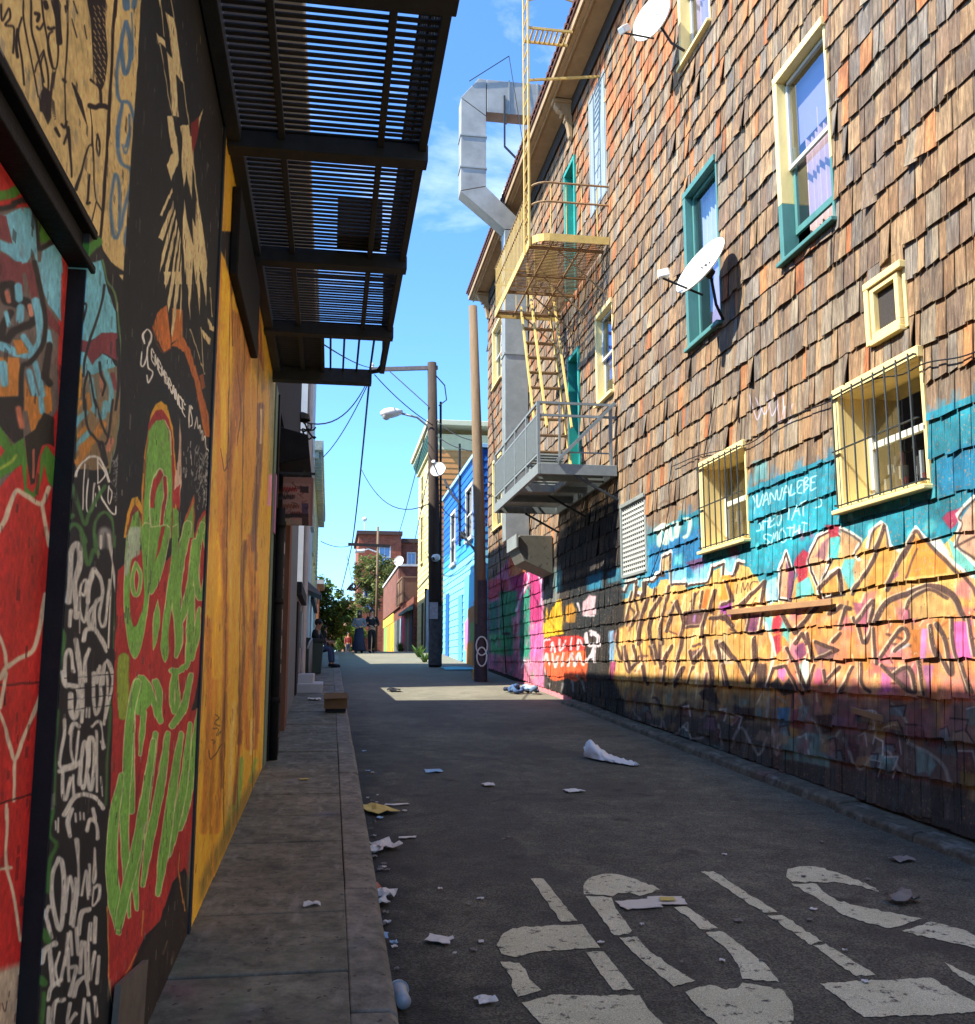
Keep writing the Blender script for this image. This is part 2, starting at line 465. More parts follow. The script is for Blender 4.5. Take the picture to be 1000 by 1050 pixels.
def M_asphalt():
    t = NT('asphalt')
    big = t.noise(.55, 6, .6); mid = t.noise(4, 10, .7); fine = t.noise(220, 4, .7)
    vor = t.new('ShaderNodeTexVoronoi', feature='F1'); vor.inputs['Scale'].default_value = 120; t.link(t.x.outputs['Object'], vor.inputs['Vector'])
    col = t.ramp(mid, [(.25, lin((60, 60, 51))), (.55, lin((90, 88, 74))), (.85, lin((124, 119, 98)))])
    col = t.mix(col, t.ramp(big, [(.3, .66), (.7, 1.25)]), 1.0, 'MULTIPLY')
    col = t.mix(col, t.ramp(vor.outputs['Color'], [(.12, .4), (.5, 1.0), (.9, 1.9)]), .9, 'MULTIPLY')
    patch = t.ramp(t.noise(.9, 3, .45, t.mapping((1, .6, 1), loc=(5, 2, 0))), [(.54, 0.0), (.58, 1.0)]); col = t.mix(col, lin((62, 60, 54)), t.math('MULTIPLY', patch, .45))
    oil = t.ramp(t.noise(2.6, 5, .6, t.mapping((1, 1, 1), loc=(9, 4, 0))), [(.60, 0.0), (.72, 1.0)]); col = t.mix(col, lin((36, 35, 32)), t.math('MULTIPLY', oil, .65))
    specks = t.ramp(t.noise(90, 3, .5), [(.70, 0.0), (.76, 1.0)])
    col = t.mix(col, lin((150, 144, 132)), t.math('MULTIPLY', specks, .5))
    # worn chips of paint and bright scuffs, scattered
    chips = t.math('MULTIPLY', t.ramp(t.noise(16, 6, .6), [(.69, 0.0), (.72, 1.0)]), t.ramp(t.noise(1.1, 3, .5), [(.48, 0.0), (.62, 1.0)]))
    col = t.mix(col, lin((176, 170, 156)), t.math('MULTIPLY', chips, .6))
    # cracks
    cv = t.new('ShaderNodeTexVoronoi', feature='DISTANCE_TO_EDGE'); cv.inputs['Scale'].default_value = .55
    mp = t.mapping((1, 1, 0)); dn = t.new('ShaderNodeTexNoise'); dn.inputs['Scale'].default_value = 3; dn.inputs['Detail'].default_value = 6
    t.link(mp, dn.inputs['Vector']); vm = t.mix(mp, dn.outputs['Color'], .25); t.link(vm, cv.inputs['Vector'])
    crack = t.ramp(cv.outputs['Distance'], [(.0, 1.0), (.012, 0.0)])
    col = t.mix(col, lin((34, 31, 29)), t.math('MULTIPLY', crack, .3))
    # damp, oil-dark gutter stain along the left kerb
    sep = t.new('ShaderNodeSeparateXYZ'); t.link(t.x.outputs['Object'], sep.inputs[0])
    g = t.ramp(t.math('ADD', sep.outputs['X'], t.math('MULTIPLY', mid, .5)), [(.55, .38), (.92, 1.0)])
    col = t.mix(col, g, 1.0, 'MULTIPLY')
    sun_lift = t.ramp(t.math('ADD', t.math('DIVIDE', sep.outputs['Y'], 40.0), t.math('MULTIPLY', big, .3)), [(.42, 0.0), (.75, 1.0)]); col = t.mix(col, lin((142, 134, 112)), t.math('MULTIPLY', sun_lift, .45))   # paler further up the alley: brightness of the sun patch mixed into the colour
    t.color(col)
    t.bump(t.math('ADD', t.math('MULTIPLY', fine, .5), vor.outputs['Distance']), .6, .006)
    return t.fin(.82, 0, .35)


def M_concrete(name, a=(92, 91, 79), b=(142, 139, 121)):
    t = NT(name)
    n = t.noise(2.4, 12, .7); m = t.noise(9, 10, .75); f = t.noise(160, 4, .7)
    col = t.ramp(n, [(.3, lin(a)), (.7, lin(b))])
    col = t.mix(col, t.ramp(m, [(.34, .42), (.6, 1.1)]), 1.0, 'MULTIPLY')
    st = t.ramp(t.noise(4.4, 8, .62, t.mapping((2.4, .7, 1))), [(.56, 0.0), (.68, 1.0)])
    col = t.mix(col, lin((168, 164, 154)), t.math('MULTIPLY', st, .35))
    gum = t.ramp(t.noise(26, 2, .4), [(.70, 0.0), (.72, 1.0)])
    col = t.mix(col, lin((42, 40, 38)), t.math('MULTIPLY', gum, .7))
    # faded splashes of spray paint further along
    sp = t.ramp(t.noise(2.1, 4, .5, t.mapping((1, .6, 1), loc=(3, 1, 0))), [(.62, 0.0), (.70, 1.0)])
    hue = t.ramp(t.noise(1.3, 2, .5), [(.35, lin((170, 90, 110))), (.5, lin((120, 150, 110))), (.65, lin((110, 120, 170)))])
    col = t.mix(col, hue, t.math('MULTIPLY', sp, .22))
    t.color(col); t.bump(t.math('ADD', f, t.math('MULTIPLY', m, 1.2)), .45, .006)
    return t.fin(.85, 0, .3)


def M_roadpaint():
    t = NT('worn_road_paint')
    w = t.noise(13, 10, .72); f = t.noise(120, 4, .7); g = t.noise(3, 5, .6)
    col = t.ramp(g, [(.3, lin((212, 208, 168))), (.7, lin((240, 236, 198)))])
    col = t.mix(col, t.ramp(f, [(.3, .72), (.6, 1.05)]), 1.0, 'MULTIPLY')
    thin = t.ramp(t.noise(240, 3, .6), [(.42, .55), (.55, 1.0)]); col = t.mix(lin((84, 80, 70)), col, thin)
    col = t.mix(lin((76, 72, 64)), col, t.ramp(w, [(.375, 0.0), (.44, 1.0)]))
    t.color(col); t.bump(f, .4, .004)
    return t.fin(.8, 0, .35)


def M_shingle_wood(t):
    a = t.new('ShaderNodeVertexColor', layer_name='tint')
    off = t.new('ShaderNodeVectorMath', operation='MULTIPLY_ADD'); t.link(a.outputs['Color'], off.inputs[0]); off.inputs[1].default_value = (90, 140, 170); t.link(t.x.outputs['Object'], off.inputs[2])
    def stretched(sc):
        m = t.new('ShaderNodeMapping'); m.inputs['Scale'].default_value = sc; t.link(off.outputs[0], m.inputs['Vector']); return m.outputs[0]
    g = t.noise(7, 10, .7, stretched((1, 5, .55))); h = t.noise(26, 8, .75, stretched((1, 5, .3))); k = t.noise(3.5, 5, .6, stretched((1, 1, 1)))
    col = t.mix(a.outputs['Color'], t.ramp(g, [(.3, .34), (.5, .95), (.7, 1.6)]), 1.0, 'MULTIPLY')
    col = t.mix(col, t.ramp(h, [(.32, .4), (.5, 1.0), (.68, 1.28)]), 1.0, 'MULTIPLY')
    col = t.mix(col, lin((74, 54, 40)), t.math('MULTIPLY', t.ramp(k, [(.52, 0.0), (.72, 1.0)]), .55))
    col = t.mix(col, lin((206, 176, 124)), t.math('MULTIPLY', t.ramp(t.noise(11, 8, .7, stretched((1, 3, .5))), [(.56, 0.0), (.72, 1.0)]), .5))
    rust = t.ramp(t.noise(1.3, 6, .65), [(.5, 0.0), (.66, 1.0)])
    return t.mix(col, t.mix(col, lin((176, 118, 66)), .5, 'MIX'), t.math('MULTIPLY', rust, .25))


def M_siding(name, rgb, pitch=.16, dark=.55, rough=.7, var=.1):
    """lapped boards: real boards are built as mesh; this is only the paint"""
    return M(name, rgb, rough, var, 5, .15, 60, wear=tuple(int(k * .75) for k in rgb), wear_amt=.58)


def M_brick(name, a=(128, 66, 48), b=(104, 54, 42), mortar=(120, 104, 92), axis='y', scale=1.0):
    t = NT(name)
    sep = t.new('ShaderNodeSeparateXYZ'); t.link(t.x.outputs['Object'], sep.inputs[0])
    cb = t.new('ShaderNodeCombineXYZ')
    t.link(t.math('ADD', sep.outputs['X'], sep.outputs['Y']), cb.inputs[0]); t.link(sep.outputs['Z'], cb.inputs[1])
    br = t.new('ShaderNodeTexBrick'); br.inputs['Scale'].default_value = 4.0 * scale
    br.inputs['Color1'].default_value = (*lin(a), 1); br.inputs['Color2'].default_value = (*lin(b), 1); br.inputs['Mortar'].default_value = (*lin(mortar), 1)
    br.inputs['Mortar Size'].default_value = .018; br.inputs['Brick Width'].default_value = .9; br.inputs['Row Height'].default_value = .3
    t.link(cb.outputs[0], br.inputs['Vector'])
    col = t.mix(br.outputs['Color'], t.ramp(t.noise(1.6, 8, .65), [(.3, .7), (.7, 1.2)]), 1.0, 'MULTIPLY')
    t.color(col); t.bump(br.outputs['Fac'], .3, .01)
    return t.fin(.9, 0, .2)


def M_leaf(name, a, b):
    t = NT(name)
    at = t.new('ShaderNodeVertexColor', layer_name='tint')
    col = t.mix(t.ramp(t.noise(.8, 4, .6), [(.3, lin(a)), (.7, lin(b))]), at.outputs['Color'], 1.0, 'MULTIPLY')
    t.color(col)
    m = t.fin(.6, 0, .3)
    t.b.inputs['Subsurface Weight'].default_value = 0
    tl = t.new('ShaderNodeBsdfTranslucent'); t.link(col, tl.inputs['Color'])
    mx = t.new('ShaderNodeMixShader'); mx.inputs[0].default_value = .3
    t.link(t.b.outputs[0], mx.inputs[1]); t.link(tl.outputs[0], mx.inputs[2]); t.link(mx.outputs[0], t.n['Material Output'].inputs['Surface'])
    return m
# ------------------------------------------------------------------ the murals, stroke by stroke
CREAM, INK, BLUE = (206, 176, 110), (36, 27, 24), (70, 106, 136)
LIME, PALE, RED, DARK = (116, 168, 70), (206, 202, 150), (166, 50, 44), (30, 32, 31)


def paint_left_mural(c):
    s = 20 / 3
    A1, A2, A3, A4, A5, A6, A7 = cr(0, 0, s), cr(0, 130, s), cr(0, 270, s), cr(0, 410, s), cr(0, 550, s), cr(0, 690, s), cr(0, 830, 4.773)
    # cream comic-like panel above the lintel
    c.poly([(-900, -900), (152, -60), (145, 0), (137, 140), (131, 290), (128, 291), (112, 266), (97, 243), (0, 47), (-900, -1600)], CREAM)
    k = INK
    for p, w in (([(160, 0), (165, 150), (215, 400), (260, 660)], 1.6), ([(150, 120), (125, 230), (150, 420), (165, 580)], 2), ([(210, 0), (215, 200), (250, 330), (300, 560)], 2.2),
                 ([(285, 0), (300, 150), (330, 300), (355, 460)], 2), ([(355, 0), (385, 150), (400, 330), (390, 450), (370, 470), (350, 440), (330, 330), (335, 240), (360, 215)], 2),
                 ([(380, -20), (392, 90), (400, 200), (408, 290)], 6), ([(300, 350), (325, 480), (330, 600), (310, 640), (290, 560), (280, 440), (300, 370)], 1.8), ([(455, 0), (460, 200), (455, 400), (440, 560), (445, 760), (455, 870), (480, 1000)], 1.7),
                 ([(10, 30), (20, 140), (60, 60), (70, 120), (40, 170), (90, 180), (95, 240), (90, 360)], 2), ([(120, 200), (110, 300), (120, 390)], 3.2), ([(240, 90), (265, 100), (255, 140)], 3.5), ([(250, 180), (270, 200), (295, 160)], 2.2), ([(310, 15), (318, 50)], 5),
                 ([(505, 10), (530, 90)], 1.4), ([(490, 130), (525, 255)], 1.2), ([(580, 170), (595, 260)], 1), ([(495, 570), (540, 690), (595, 850)], (1.5, 4.5, .8)), ([(510, 585), (535, 660)], 1), ([(445, 40), (450, 80)], 2),
                 ([(620, 545), (680, 600), (690, 700)], 2.6), ([(612, 720), (650, 735), (700, 720), (738, 735)], 5), ([(615, 720), (630, 880), (630, 1000)], 1), ([(665, 920), (680, 960), (680, 1000)], 1.8), ([(240, 490), (255, 430), (300, 345)], 1.4),
                 ([(430, 545), (445, 560)], 3), ([(420, 850), (440, 870), (455, 830)], 2.5), ([(375, 880), (405, 930)], 2.4), ([(330, 190), (345, 200), (370, 190)], 3)):
        c.stroke(A1(*p), w, k)
    c.poly(A1((265, 660), (300, 590), (340, 620), (350, 500), (385, 480), (360, 600), (350, 700), (350, 800), (330, 850), (290, 770), (270, 760)), k, soft=.6)
    for q in range(9): c.stroke(A1((330 + q * 5, 640 + q * 22), (370 + q, 700 + q * 14)), .9, k)
    c.poly(A1((590, -30), (722, -30), (722, 200), (738, 380), (716, 560), (690, 620), (660, 560), (640, 470), (630, 300), (620, 120)), k)
    for i in range(13):
        for j in range(3):
            a, b = 640 + j * 30 + (i % 2) * 8, 40 + i * 42
            c.stroke(A1((a, b), (a + 14, b + 26)), .9, CREAM)
    c.stroke(A1((790, -20), (775, 200), (765, 450), (750, 700), (735, 1000)), 3.2, k)
    for p, w in (([(860, 150), (832, 280), (842, 450), (860, 505), (885, 430), (892, 290), (862, 150)], 4.2), ([(830, 300), (803, 460), (800, 620), (820, 690), (880, 700), (915, 800), (930, 900)], 3.2), ([(900, 90), (908, 370), (890, 420)], 1.8),
                 ([(860, -10), (865, 50)], 7), ([(920, -10), (915, 45)], 5), ([(835, 715), (812, 860), (806, 1000)], 4), ([(885, 790), (880, 900), (862, 1000)], 3)):
        c.stroke(A1(*p), w, BLUE, .9, soft=.8)
    for p, w in (([(465, 0), (480, 150), (490, 340)], 2.4), ([(380, 10), (405, 60)], 2.4), ([(440, 115), (470, 20)], 2.4), ([(520, 425), (560, 300), (600, 150), (630, 120)], (4, 2, 2, 1.2)), ([(630, 0), (640, 200), (645, 400), (660, 500), (700, 580)], 1.3),
                 ([(668, 50), (660, 130), (675, 200), (685, 120), (668, 50)], 1.7), ([(610, 330), (600, 480), (592, 525), (612, 520)], 2.4), ([(660, 510), (640, 600), (625, 660)], 1.3), ([(742, 0), (722, 300), (702, 580), (685, 760)], 3)):
        c.stroke(A2(*p), w, k)
    for p, w in (([(806, 0), (806, 150), (830, 250), (890, 290), (890, 400), (850, 570), (820, 700), (790, 760), (765, 680), (760, 500), (790, 330), (815, 400), (820, 560), (815, 690)], 3.4), ([(890, 0), (880, 120), (857, 180), (840, 120)], 2), ([(865, 690), (850, 780), (872, 860)], 3)):
        c.stroke(A2(*p), w, BLUE, .85, soft=.9)
    # pillar: mixed graffiti
    TEAL, MAR, ORG = (110, 176, 180), (122, 56, 58), (194, 128, 52)
    c.poly(A2((540, 760), (680, 745), (720, 900), (880, 1010), (520, 1010)), (44, 42, 38))
    c.stroke(A2((560, 920), (610, 840), (668, 785)), 9, (70, 122, 44), soft=1)
    c.poly(A3((550, 20), (690, -20), (740, 200), (790, 330), (800, 480), (700, 475), (600, 545), (530, 505), (545, 280), (592, 285), (560, 230)), TEAL)
    c.poly(A3((535, 510), (620, 540), (690, 475), (800, 475), (812, 670), (760, 640), (700, 610), (630, 695), (580, 600), (528, 590)), MAR)
    c.poly(A3((520, 595), (585, 605), (630, 695), (700, 615), (760, 650), (806, 730), (740, 765), (590, 790), (510, 700)), TEAL)
    c.poly(A3((518, 690), (556, 690), (566, 1010), (496, 1010)), (198, 134, 48))
    c.poly(A3((560, 780), (810, 700), (832, 1010), (562, 1010)), (126, 116, 88))
    c.poly(A4((490, -10), (830, -10), (800, 250), (750, 470), (640, 480), (520, 470), (488, 300)), (136, 112, 74))
    for p, w, q in (([(620, 790), (640, 900), (650, 1000)], 5, TEAL), ([(720, 740), (760, 860), (750, 1000)], 5, TEAL), ([(690, 760), (700, 900)], 4, (186, 120, 84)), ([(600, 900), (620, 1000)], 4, ORG), ([(770, 760), (790, 850)], 5, MAR)): c.stroke(A3(*p), w, q, .9, soft=.8)
    for p, w, q in (([(500, 190), (545, 130), (590, 90)], 6, TEAL), ([(505, 340), (560, 280), (605, 220)], 6, TEAL), ([(640, 60), (700, 120), (720, 20)], 6, TEAL), ([(540, 240), (590, 190)], 5, ORG), ([(560, 330), (640, 260), (700, 170)], 8, ORG), ([(740, 340), (760, 280)], 6, (190, 124, 92)), ([(505, 100), (540, 20)], 6, ORG), ([(530, 420), (600, 330)], 7, ORG)): c.stroke(A4(*p), w, q, .9, soft=.8)
    for p, w in (([(716, 150), (700, 260), (650, 420), (610, 540), (580, 660), (570, 770)], 2.4), ([(600, 740), (575, 850), (575, 1000)], 2.2), ([(610, 750), (650, 960), (670, 1000)], 2), ([(680, 680), (690, 760), (720, 830), (700, 900)], 2.6), ([(545, 280), (590, 285), (560, 420), (540, 500)], 2), ([(800, 520), (810, 800), (790, 1000)], 2.4)): c.stroke(A3(*p), w, (40, 38, 36))
    for p, w in (([(580, 0), (600, 180), (640, 250), (680, 290)], 2.5), ([(650, 0), (700, 180), (740, 260)], 2.2), ([(770, 0), (740, 250), (720, 300)], 2.5), ([(690, 300), (720, 440)], 6), ([(520, 170), (515, 400)], 1)): c.stroke(A4(*p), w, (44, 42, 38), soft=.7)
    c.stroke(A3((700, -20), (735, 120), (790, 220), (815, 450), (835, 700), (835, 1000)), 2.4, (84, 112, 66)); c.stroke(A4((832, 0), (800, 250), (745, 500)), 1.6, (118, 130, 98))
    W = (222, 216, 196)
    for p, w in (([(515, 520), (525, 480), (560, 430), (640, 382), (700, 430), (745, 560)], 2.3), ([(580, 440), (570, 600), (565, 750)], 1.5), ([(605, 540), (590, 700), (600, 765), (630, 740), (645, 570)], 1.8), ([(655, 640), (657, 730)], 1.2), ([(668, 400), (668, 570)], 1.6),
                 ([(668, 420), (720, 500), (690, 555), (668, 570)], 1.6), ([(675, 590), (700, 680), (760, 770), (795, 780), (800, 730)], 2), ([(745, 590), (735, 680), (750, 710), (762, 640), (745, 600)], 1.3)): c.stroke(A4(*p), w, W)
    rr = random.Random(3)
    for q in range(60):
        a, b = rr.uniform(775, 860), rr.uniform(390, 730)
        c.stroke(A4((a, b), (a + rr.uniform(-25, 25), b + rr.uniform(-40, 40)), (a + rr.uniform(-20, 20), b + rr.uniform(-50, 50))), .45, (170, 168, 160), .7)
    G2 = (74, 116, 58)
    for p, w in (([(470, 540), (500, 600), (540, 740), (580, 850), (610, 780), (660, 680), (720, 590)], 4), ([(450, 1000), (460, 900), (505, 850), (550, 880), (580, 970)], 4.5), ([(648, 1000), (650, 850), (705, 770), (760, 810), (792, 1000)], 3.2), ([(470, 690), (480, 800), (500, 790)], 4)): c.stroke(A4(*p), w, G2, .9, soft=.9)
    c.stroke(A4((690, 1000), (700, 900), (735, 910), (750, 1000)), 7, (176, 174, 160), .7, soft=2)
    for p, w in (([(560, -10), (600, 190), (640, 95), (672, 120)], 4.5), ([(650, -10), (660, 80)], 3), ([(415, 610), (440, 700), (405, 900), (395, 1010)], 4.5), ([(440, 0), (455, 120)], 4), ([(800, 0), (815, 200), (800, 500), (790, 760)], 2.5)): c.stroke(A5(*p), w, G2, .9, soft=.9)
    T = (198, 192, 172)
    for p, w in (([(470, 450), (480, 250), (495, 90), (535, 55), (548, 180), (510, 320), (515, 420), (525, 550)], 6), ([(545, 380), (580, 400), (592, 300), (552, 340), (545, 500), (578, 585), (600, 440)], 3.2), ([(640, 225), (612, 330), (600, 450)], 5), ([(645, 225), (690, 300), (700, 400), (655, 460), (625, 620), (602, 540), (650, 470)], 4.5),
                 ([(700, 420), (680, 560), (715, 610), (740, 420), (750, 300)], 3.4), ([(650, 500), (652, 660)], 2), ([(740, -10), (770, 150), (788, 260), (805, 375)], 3), ([(775, 200), (760, 450), (750, 760)], 2.2), ([(572, 710), (590, 640), (650, 640), (700, 720), (730, 785)], 5), ([(485, 510), (480, 610)], 4.4), ([(690, 0), (690, 80)], 3),
                 ([(440, 1000), (450, 820), (480, 780), (500, 920)], 4), ([(520, 710), (540, 860), (552, 1010)], 5.5), ([(610, 775), (580, 860), (582, 990)], 4), ([(640, 1000), (680, 890), (660, 1000)], 4), ([(700, 1010), (712, 890), (750, 860), (785, 960), (790, 1010)], 4.5), ([(545, 560), (545, 660)], 1.2)): c.stroke(A5(*p), w, T, .95, soft=.7)
    for p, w in (([(435, 0), (450, 80), (530, 100), (545, 200), (512, 305), (485, 260), (482, 150)], 6), ([(560, 0), (565, 130), (560, 335)], 4), ([(640, 0), (640, 180), (660, 285), (690, 180), (680, 0)], 4), ([(742, 0), (742, 160), (722, 350)], 3.2), ([(788, 0), (772, 120), (732, 310)], 3.2), ([(590, 240), (590, 300)], 2.4), ([(610, 240), (610, 300)], 2.4),
                 ([(440, 320), (440, 420), (405, 620), (450, 640), (515, 615)], 4), ([(480, 410), (500, 350), (540, 365)], 5), ([(485, 400), (490, 560), (515, 610), (540, 400)], 3), ([(405, 672), (500, 645), (545, 610)], 5), ([(430, 680), (430, 830), (450, 860), (482, 720)], 4), ([(500, 700), (502, 840)], 3), ([(540, 760), (560, 560), (582, 470), (602, 560), (590, 700), (570, 790), (545, 720)], 4.2),
                 ([(602, 640), (612, 450), (642, 480), (642, 640), (620, 800), (597, 700)], 4.2), ([(660, 400), (662, 810)], 3), ([(630, 365), (690, 340), (722, 510)], 3.4), ([(690, 470), (715, 520)], 2.6), ([(700, 710), (710, 840)], 2), ([(440, 970), (500, 860), (560, 830), (640, 850), (700, 900), (716, 925)], 5)): c.stroke(A6(*p), w, T, .95, soft=.7)
    for p in ([(400, 260), (380, 500), (372, 900)], [(770, 200), (745, 600), (735, 900)]): c.stroke(A6(*p), 3, G2, .7, soft=1)
    c.stroke(A6((420, 190), (600, 170), (800, 150)), .5, (20, 20, 20)); c.stroke(A6((420, 260), (600, 240), (790, 220)), .5, (20, 20, 20)); c.stroke(A6((430, 110), (800, 90)), .5, (20, 20, 20)); c.stroke(A5((440, 970), (800, 940)), .5, (20, 20, 20))
    for p, w in (([(352, 0), (332, 60), (342, 130)], 5), ([(285, 45), (285, 110)], 2.6), ([(270, 60), (272, 100)], 2), ([(370, 20), (372, 60)], 2), ([(390, 15), (392, 50)], 2), ([(408, 20), (409, 50)], 2), ([(425, 100), (440, 52), (475, 70), (485, 140)], 5), ([(455, 0), (470, 60)], 4), ([(287, 240), (257, 320), (257, 450), (287, 585), (305, 540), (312, 360), (302, 260), (287, 240)], 5), ([(375, 150), (385, 280), (385, 420)], (5, 3, 2)),
                 ([(335, 340), (320, 500)], 4), ([(345, 330), (362, 420), (345, 560)], 4), ([(372, 340), (376, 430), (358, 570)], 4), ([(400, 420), (420, 300), (432, 440)], 3), ([(435, 270), (441, 420)], 3), ([(467, 190), (457, 350), (475, 330), (470, 200)], 3.4), ([(462, 380), (457, 470), (490, 440), (492, 370), (462, 390)], 3.2),
                 ([(240, 475), (225, 510), (235, 560), (252, 625)], 5), ([(385, 610), (400, 510), (440, 490)], 5), ([(332, 610), (320, 760)], 4), ([(345, 600), (352, 710)], 4), ([(375, 580), (382, 710)], 4), ([(440, 560), (430, 690)], 3.4), ([(475, 530), (470, 650)], 4), ([(455, 560), (452, 640)], 3),
                 ([(205, 745), (220, 690), (270, 655)], 6), ([(245, 690), (257, 860)], 5.5), ([(292, 700), (270, 780), (292, 860)], 3.4), ([(320, 720), (300, 840)], 3.4), ([(332, 680), (337, 840)], 3.4), ([(350, 770), (372, 780), (340, 910)], 4.4), ([(400, 650), (390, 800)], 4), ([(415, 650), (422, 810)], 4), ([(440, 660), (437, 840)], 4), ([(470, 700), (450, 830)], 4), ([(492, 720), (482, 850)], 4),
                 ([(235, 930), (250, 875), (300, 835)], 5), ([(360, 915), (380, 850), (420, 825), (442, 905)], 5), ([(255, 1050), (270, 950), (312, 930)], 5), ([(240, 970), (235, 1050)], 4), ([(342, 950), (330, 1050), (372, 1000)], 4), ([(415, 930), (400, 1050)], 4), ([(440, 950), (447, 1040)], 4), ([(470, 920), (482, 1010)], 4)): c.stroke(A7(*p), w, T, .92, soft=.7)
    for p, w in (([(260, 0), (240, 120), (280, 170), (245, 250), (235, 400)], 4), ([(215, 600), (235, 640)], 8), ([(200, 830), (215, 850)], 8), ([(205, 1040), (215, 900)], 5)): c.stroke(A7(*p), w, (60, 110, 46), .85, soft=1)
    # ---------------- black wall: angular cream shapes
    B1, B2, B3, B4, B5, B6, B7 = cr(130, 0, s), cr(130, 140, s), cr(130, 280, s), cr(110, 400, s), cr(100, 540, s), cr(100, 680, s), cr(90, 820, 4.565)
    c.poly([(125, 300), (118, 700), (108, 1060), (150, 1060), (212, 900), (215, 640), (220, 300), (200, 0), (146, 0)], DARK)
    K = (208, 188, 134)
    c.poly([(140, -260), (200, -260), (165, 8), (160, -20)], K)
    for P in (((272, 80), (330, 130), (345, 200), (395, 570), (345, 510), (352, 640), (365, 800), (318, 790), (310, 600), (280, 350), (318, 402), (300, 220)), ((210, 225), (270, 280), (275, 330), (235, 290), (228, 300)), ((283, 795), (325, 790), (357, 1010), (312, 1010)), ((375, 855), (430, 850), (455, 1010), (392, 1010)), ((530, 745), (495, 810), (500, 880))): c.poly(B1(*P), K)
    c.poly(B1((445, 850), (492, 800), (500, 880), (475, 1000), (450, 1080)), (124, 40, 36))
    for P in (((235, 0), (265, 250)), ((235, 300), (320, 790)), ((310, 0), (330, 130)), ((395, 560), (430, 850))): c.stroke(B1(*P), .8, K, curve=False)
    c.poly(B2((305, 0), (350, 0), (366, 160), (310, 305), (290, 230), (280, 195), (322, 110)), K)
    c.poly(B2((390, 0), (450, 0), (468, 190), (500, 470), (530, 650), (555, 860), (550, 1010), (520, 960), (505, 890), (508, 1010), (478, 1010), (458, 830), (455, 1010), (412, 1010), (385, 640), (400, 430), (420, 560), (460, 740), (455, 560), (475, 610), (485, 430), (458, 200), (450, 430), (415, 240), (400, 345), (380, 195)), K)
    for P in (((316, 350), (320, 382), (250, 548), (232, 540)), ((326, 440), (327, 492), (255, 712), (223, 690)), ((338, 490), (345, 522), (275, 800), (236, 935), (246, 800)), ((350, 560), (355, 602), (302, 860), (275, 1010), (263, 1010), (275, 880)), ((362, 620), (370, 662), (322, 1010), (304, 1010)), ((374, 680), (380, 722), (352, 1010), (334, 1010)), ((378, 800), (386, 1010), (364, 1010))): c.poly(B2(*P), K, soft=.35)
    c.poly(B3((180, 370), (220, 270), (280, 215), (292, 300), (310, 520), (262, 548), (210, 440)), (186, 104, 44)); c.poly(B3((318, 240), (390, 250), (388, 430), (310, 482)), (186, 110, 50))
    c.poly(B3((308, 500), (380, 420), (440, 520), (500, 720), (560, 960), (580, 1120), (540, 1120), (470, 740), (400, 545), (350, 505)), (178, 100, 44)); c.poly(B4((612, -20), (670, 60), (706, 300), (690, 312), (650, 100)), (170, 94, 40))
    c.stroke(B3((180, 370), (200, 440), (250, 540), (310, 520)), 1.2, (96, 50, 26)); c.poly(B3((500, 700), (530, 690), (545, 780), (520, 800)), (140, 78, 36))
    for P in (((262, -10), (312, -10), (275, 110)), ((318, -10), (346, -10), (292, 270), (284, 200)), ((350, -10), (380, -10), (322, 440), (312, 420)), ((382, 20), (384, 240), (366, 330)), ((415, -10), (455, -10), (440, 320), (428, 180)), ((475, -10), (510, -10), (505, 285)), ((517, -10), (556, -10), (550, 225)), ((510, 370), (582, 450), (577, 495), (530, 440)), ((560, 305), (602, 372), (600, 402), (568, 382))): c.poly(B3(*P), K, soft=.4)
    for P in (((440, 380), (540, 690)), ((515, 370), (530, 640)), ((575, 100), (590, 300))): c.stroke(B3(*P), .9, K, curve=False)
    # handwriting: "Remembrance is a ..."
    c.stroke(B3((165, 470), (130, 620), (105, 630), (112, 540)), 1.7, W); c.stroke(B3((132, 480), (122, 420), (150, 385), (175, 420), (165, 480), (150, 530), (155, 640), (185, 680), (158, 750), (150, 700)), 1.7, W)
    c.text('EMEMBRANCE', B3((180, 590))[0], B3((410, 985))[0], (0, -11), 1.3, W, jit=.05); c.text('IS', B4((560, 240))[0], B4((592, 250))[0], (0, -20), 1.4, W); c.stroke(B4((602, 262), (620, 185), (628, 262), (640, 240), (644, 300), (656, 280), (660, 345), (676, 318), (682, 390), (700, 420)), 1.2, W)
    for q in range(70):
        a, b = rr.uniform(605, 715), rr.uniform(410, 800)
        c.stroke(B4((a, b), (a + rr.uniform(-16, 16), b + rr.uniform(-40, 40)), (a + rr.uniform(-14, 14), b + rr.uniform(-50, 50))), .55, (190, 186, 174), .75)
    for q in range(14):
        a, b = rr.uniform(525, 590), rr.uniform(350, 590); c.stroke(B4((a, b), (a + rr.uniform(-6, 10), b + rr.uniform(20, 60))), .8, (196, 190, 176), .8)
    # ---------------- big lime letters on red
    c.poly([(122, 585), (150, 560), (172, 575), (190, 548), (214, 545), (213, 650), (209, 905), (200, 912), (190, 890), (178, 905), (165, 945), (150, 960), (139, 985), (122, 1042), (112, 1000), (114, 850), (118, 700)], RED)
    YO = (206, 152, 44)
    c.poly(B4((238, 1010), (240, 740), (258, 480), (300, 180), (340, 92), (380, 74), (422, 110), (452, 250), (472, 440), (482, 560), (482, 1010)), YO)
    c.poly(B4((250, 1010), (252, 700), (290, 230), (340, 142), (382, 130), (430, 200), (458, 360), (470, 560), (470, 1010)), (160, 50, 46))
    c.poly(B4((250, 1010), (256, 760), (288, 280), (340, 212), (390, 200), (430, 280), (447, 450), (452, 700), (442, 1010)), LIME)
    c.stroke(B4((446, 440), (436, 290), (400, 208)), 1.2, PALE)
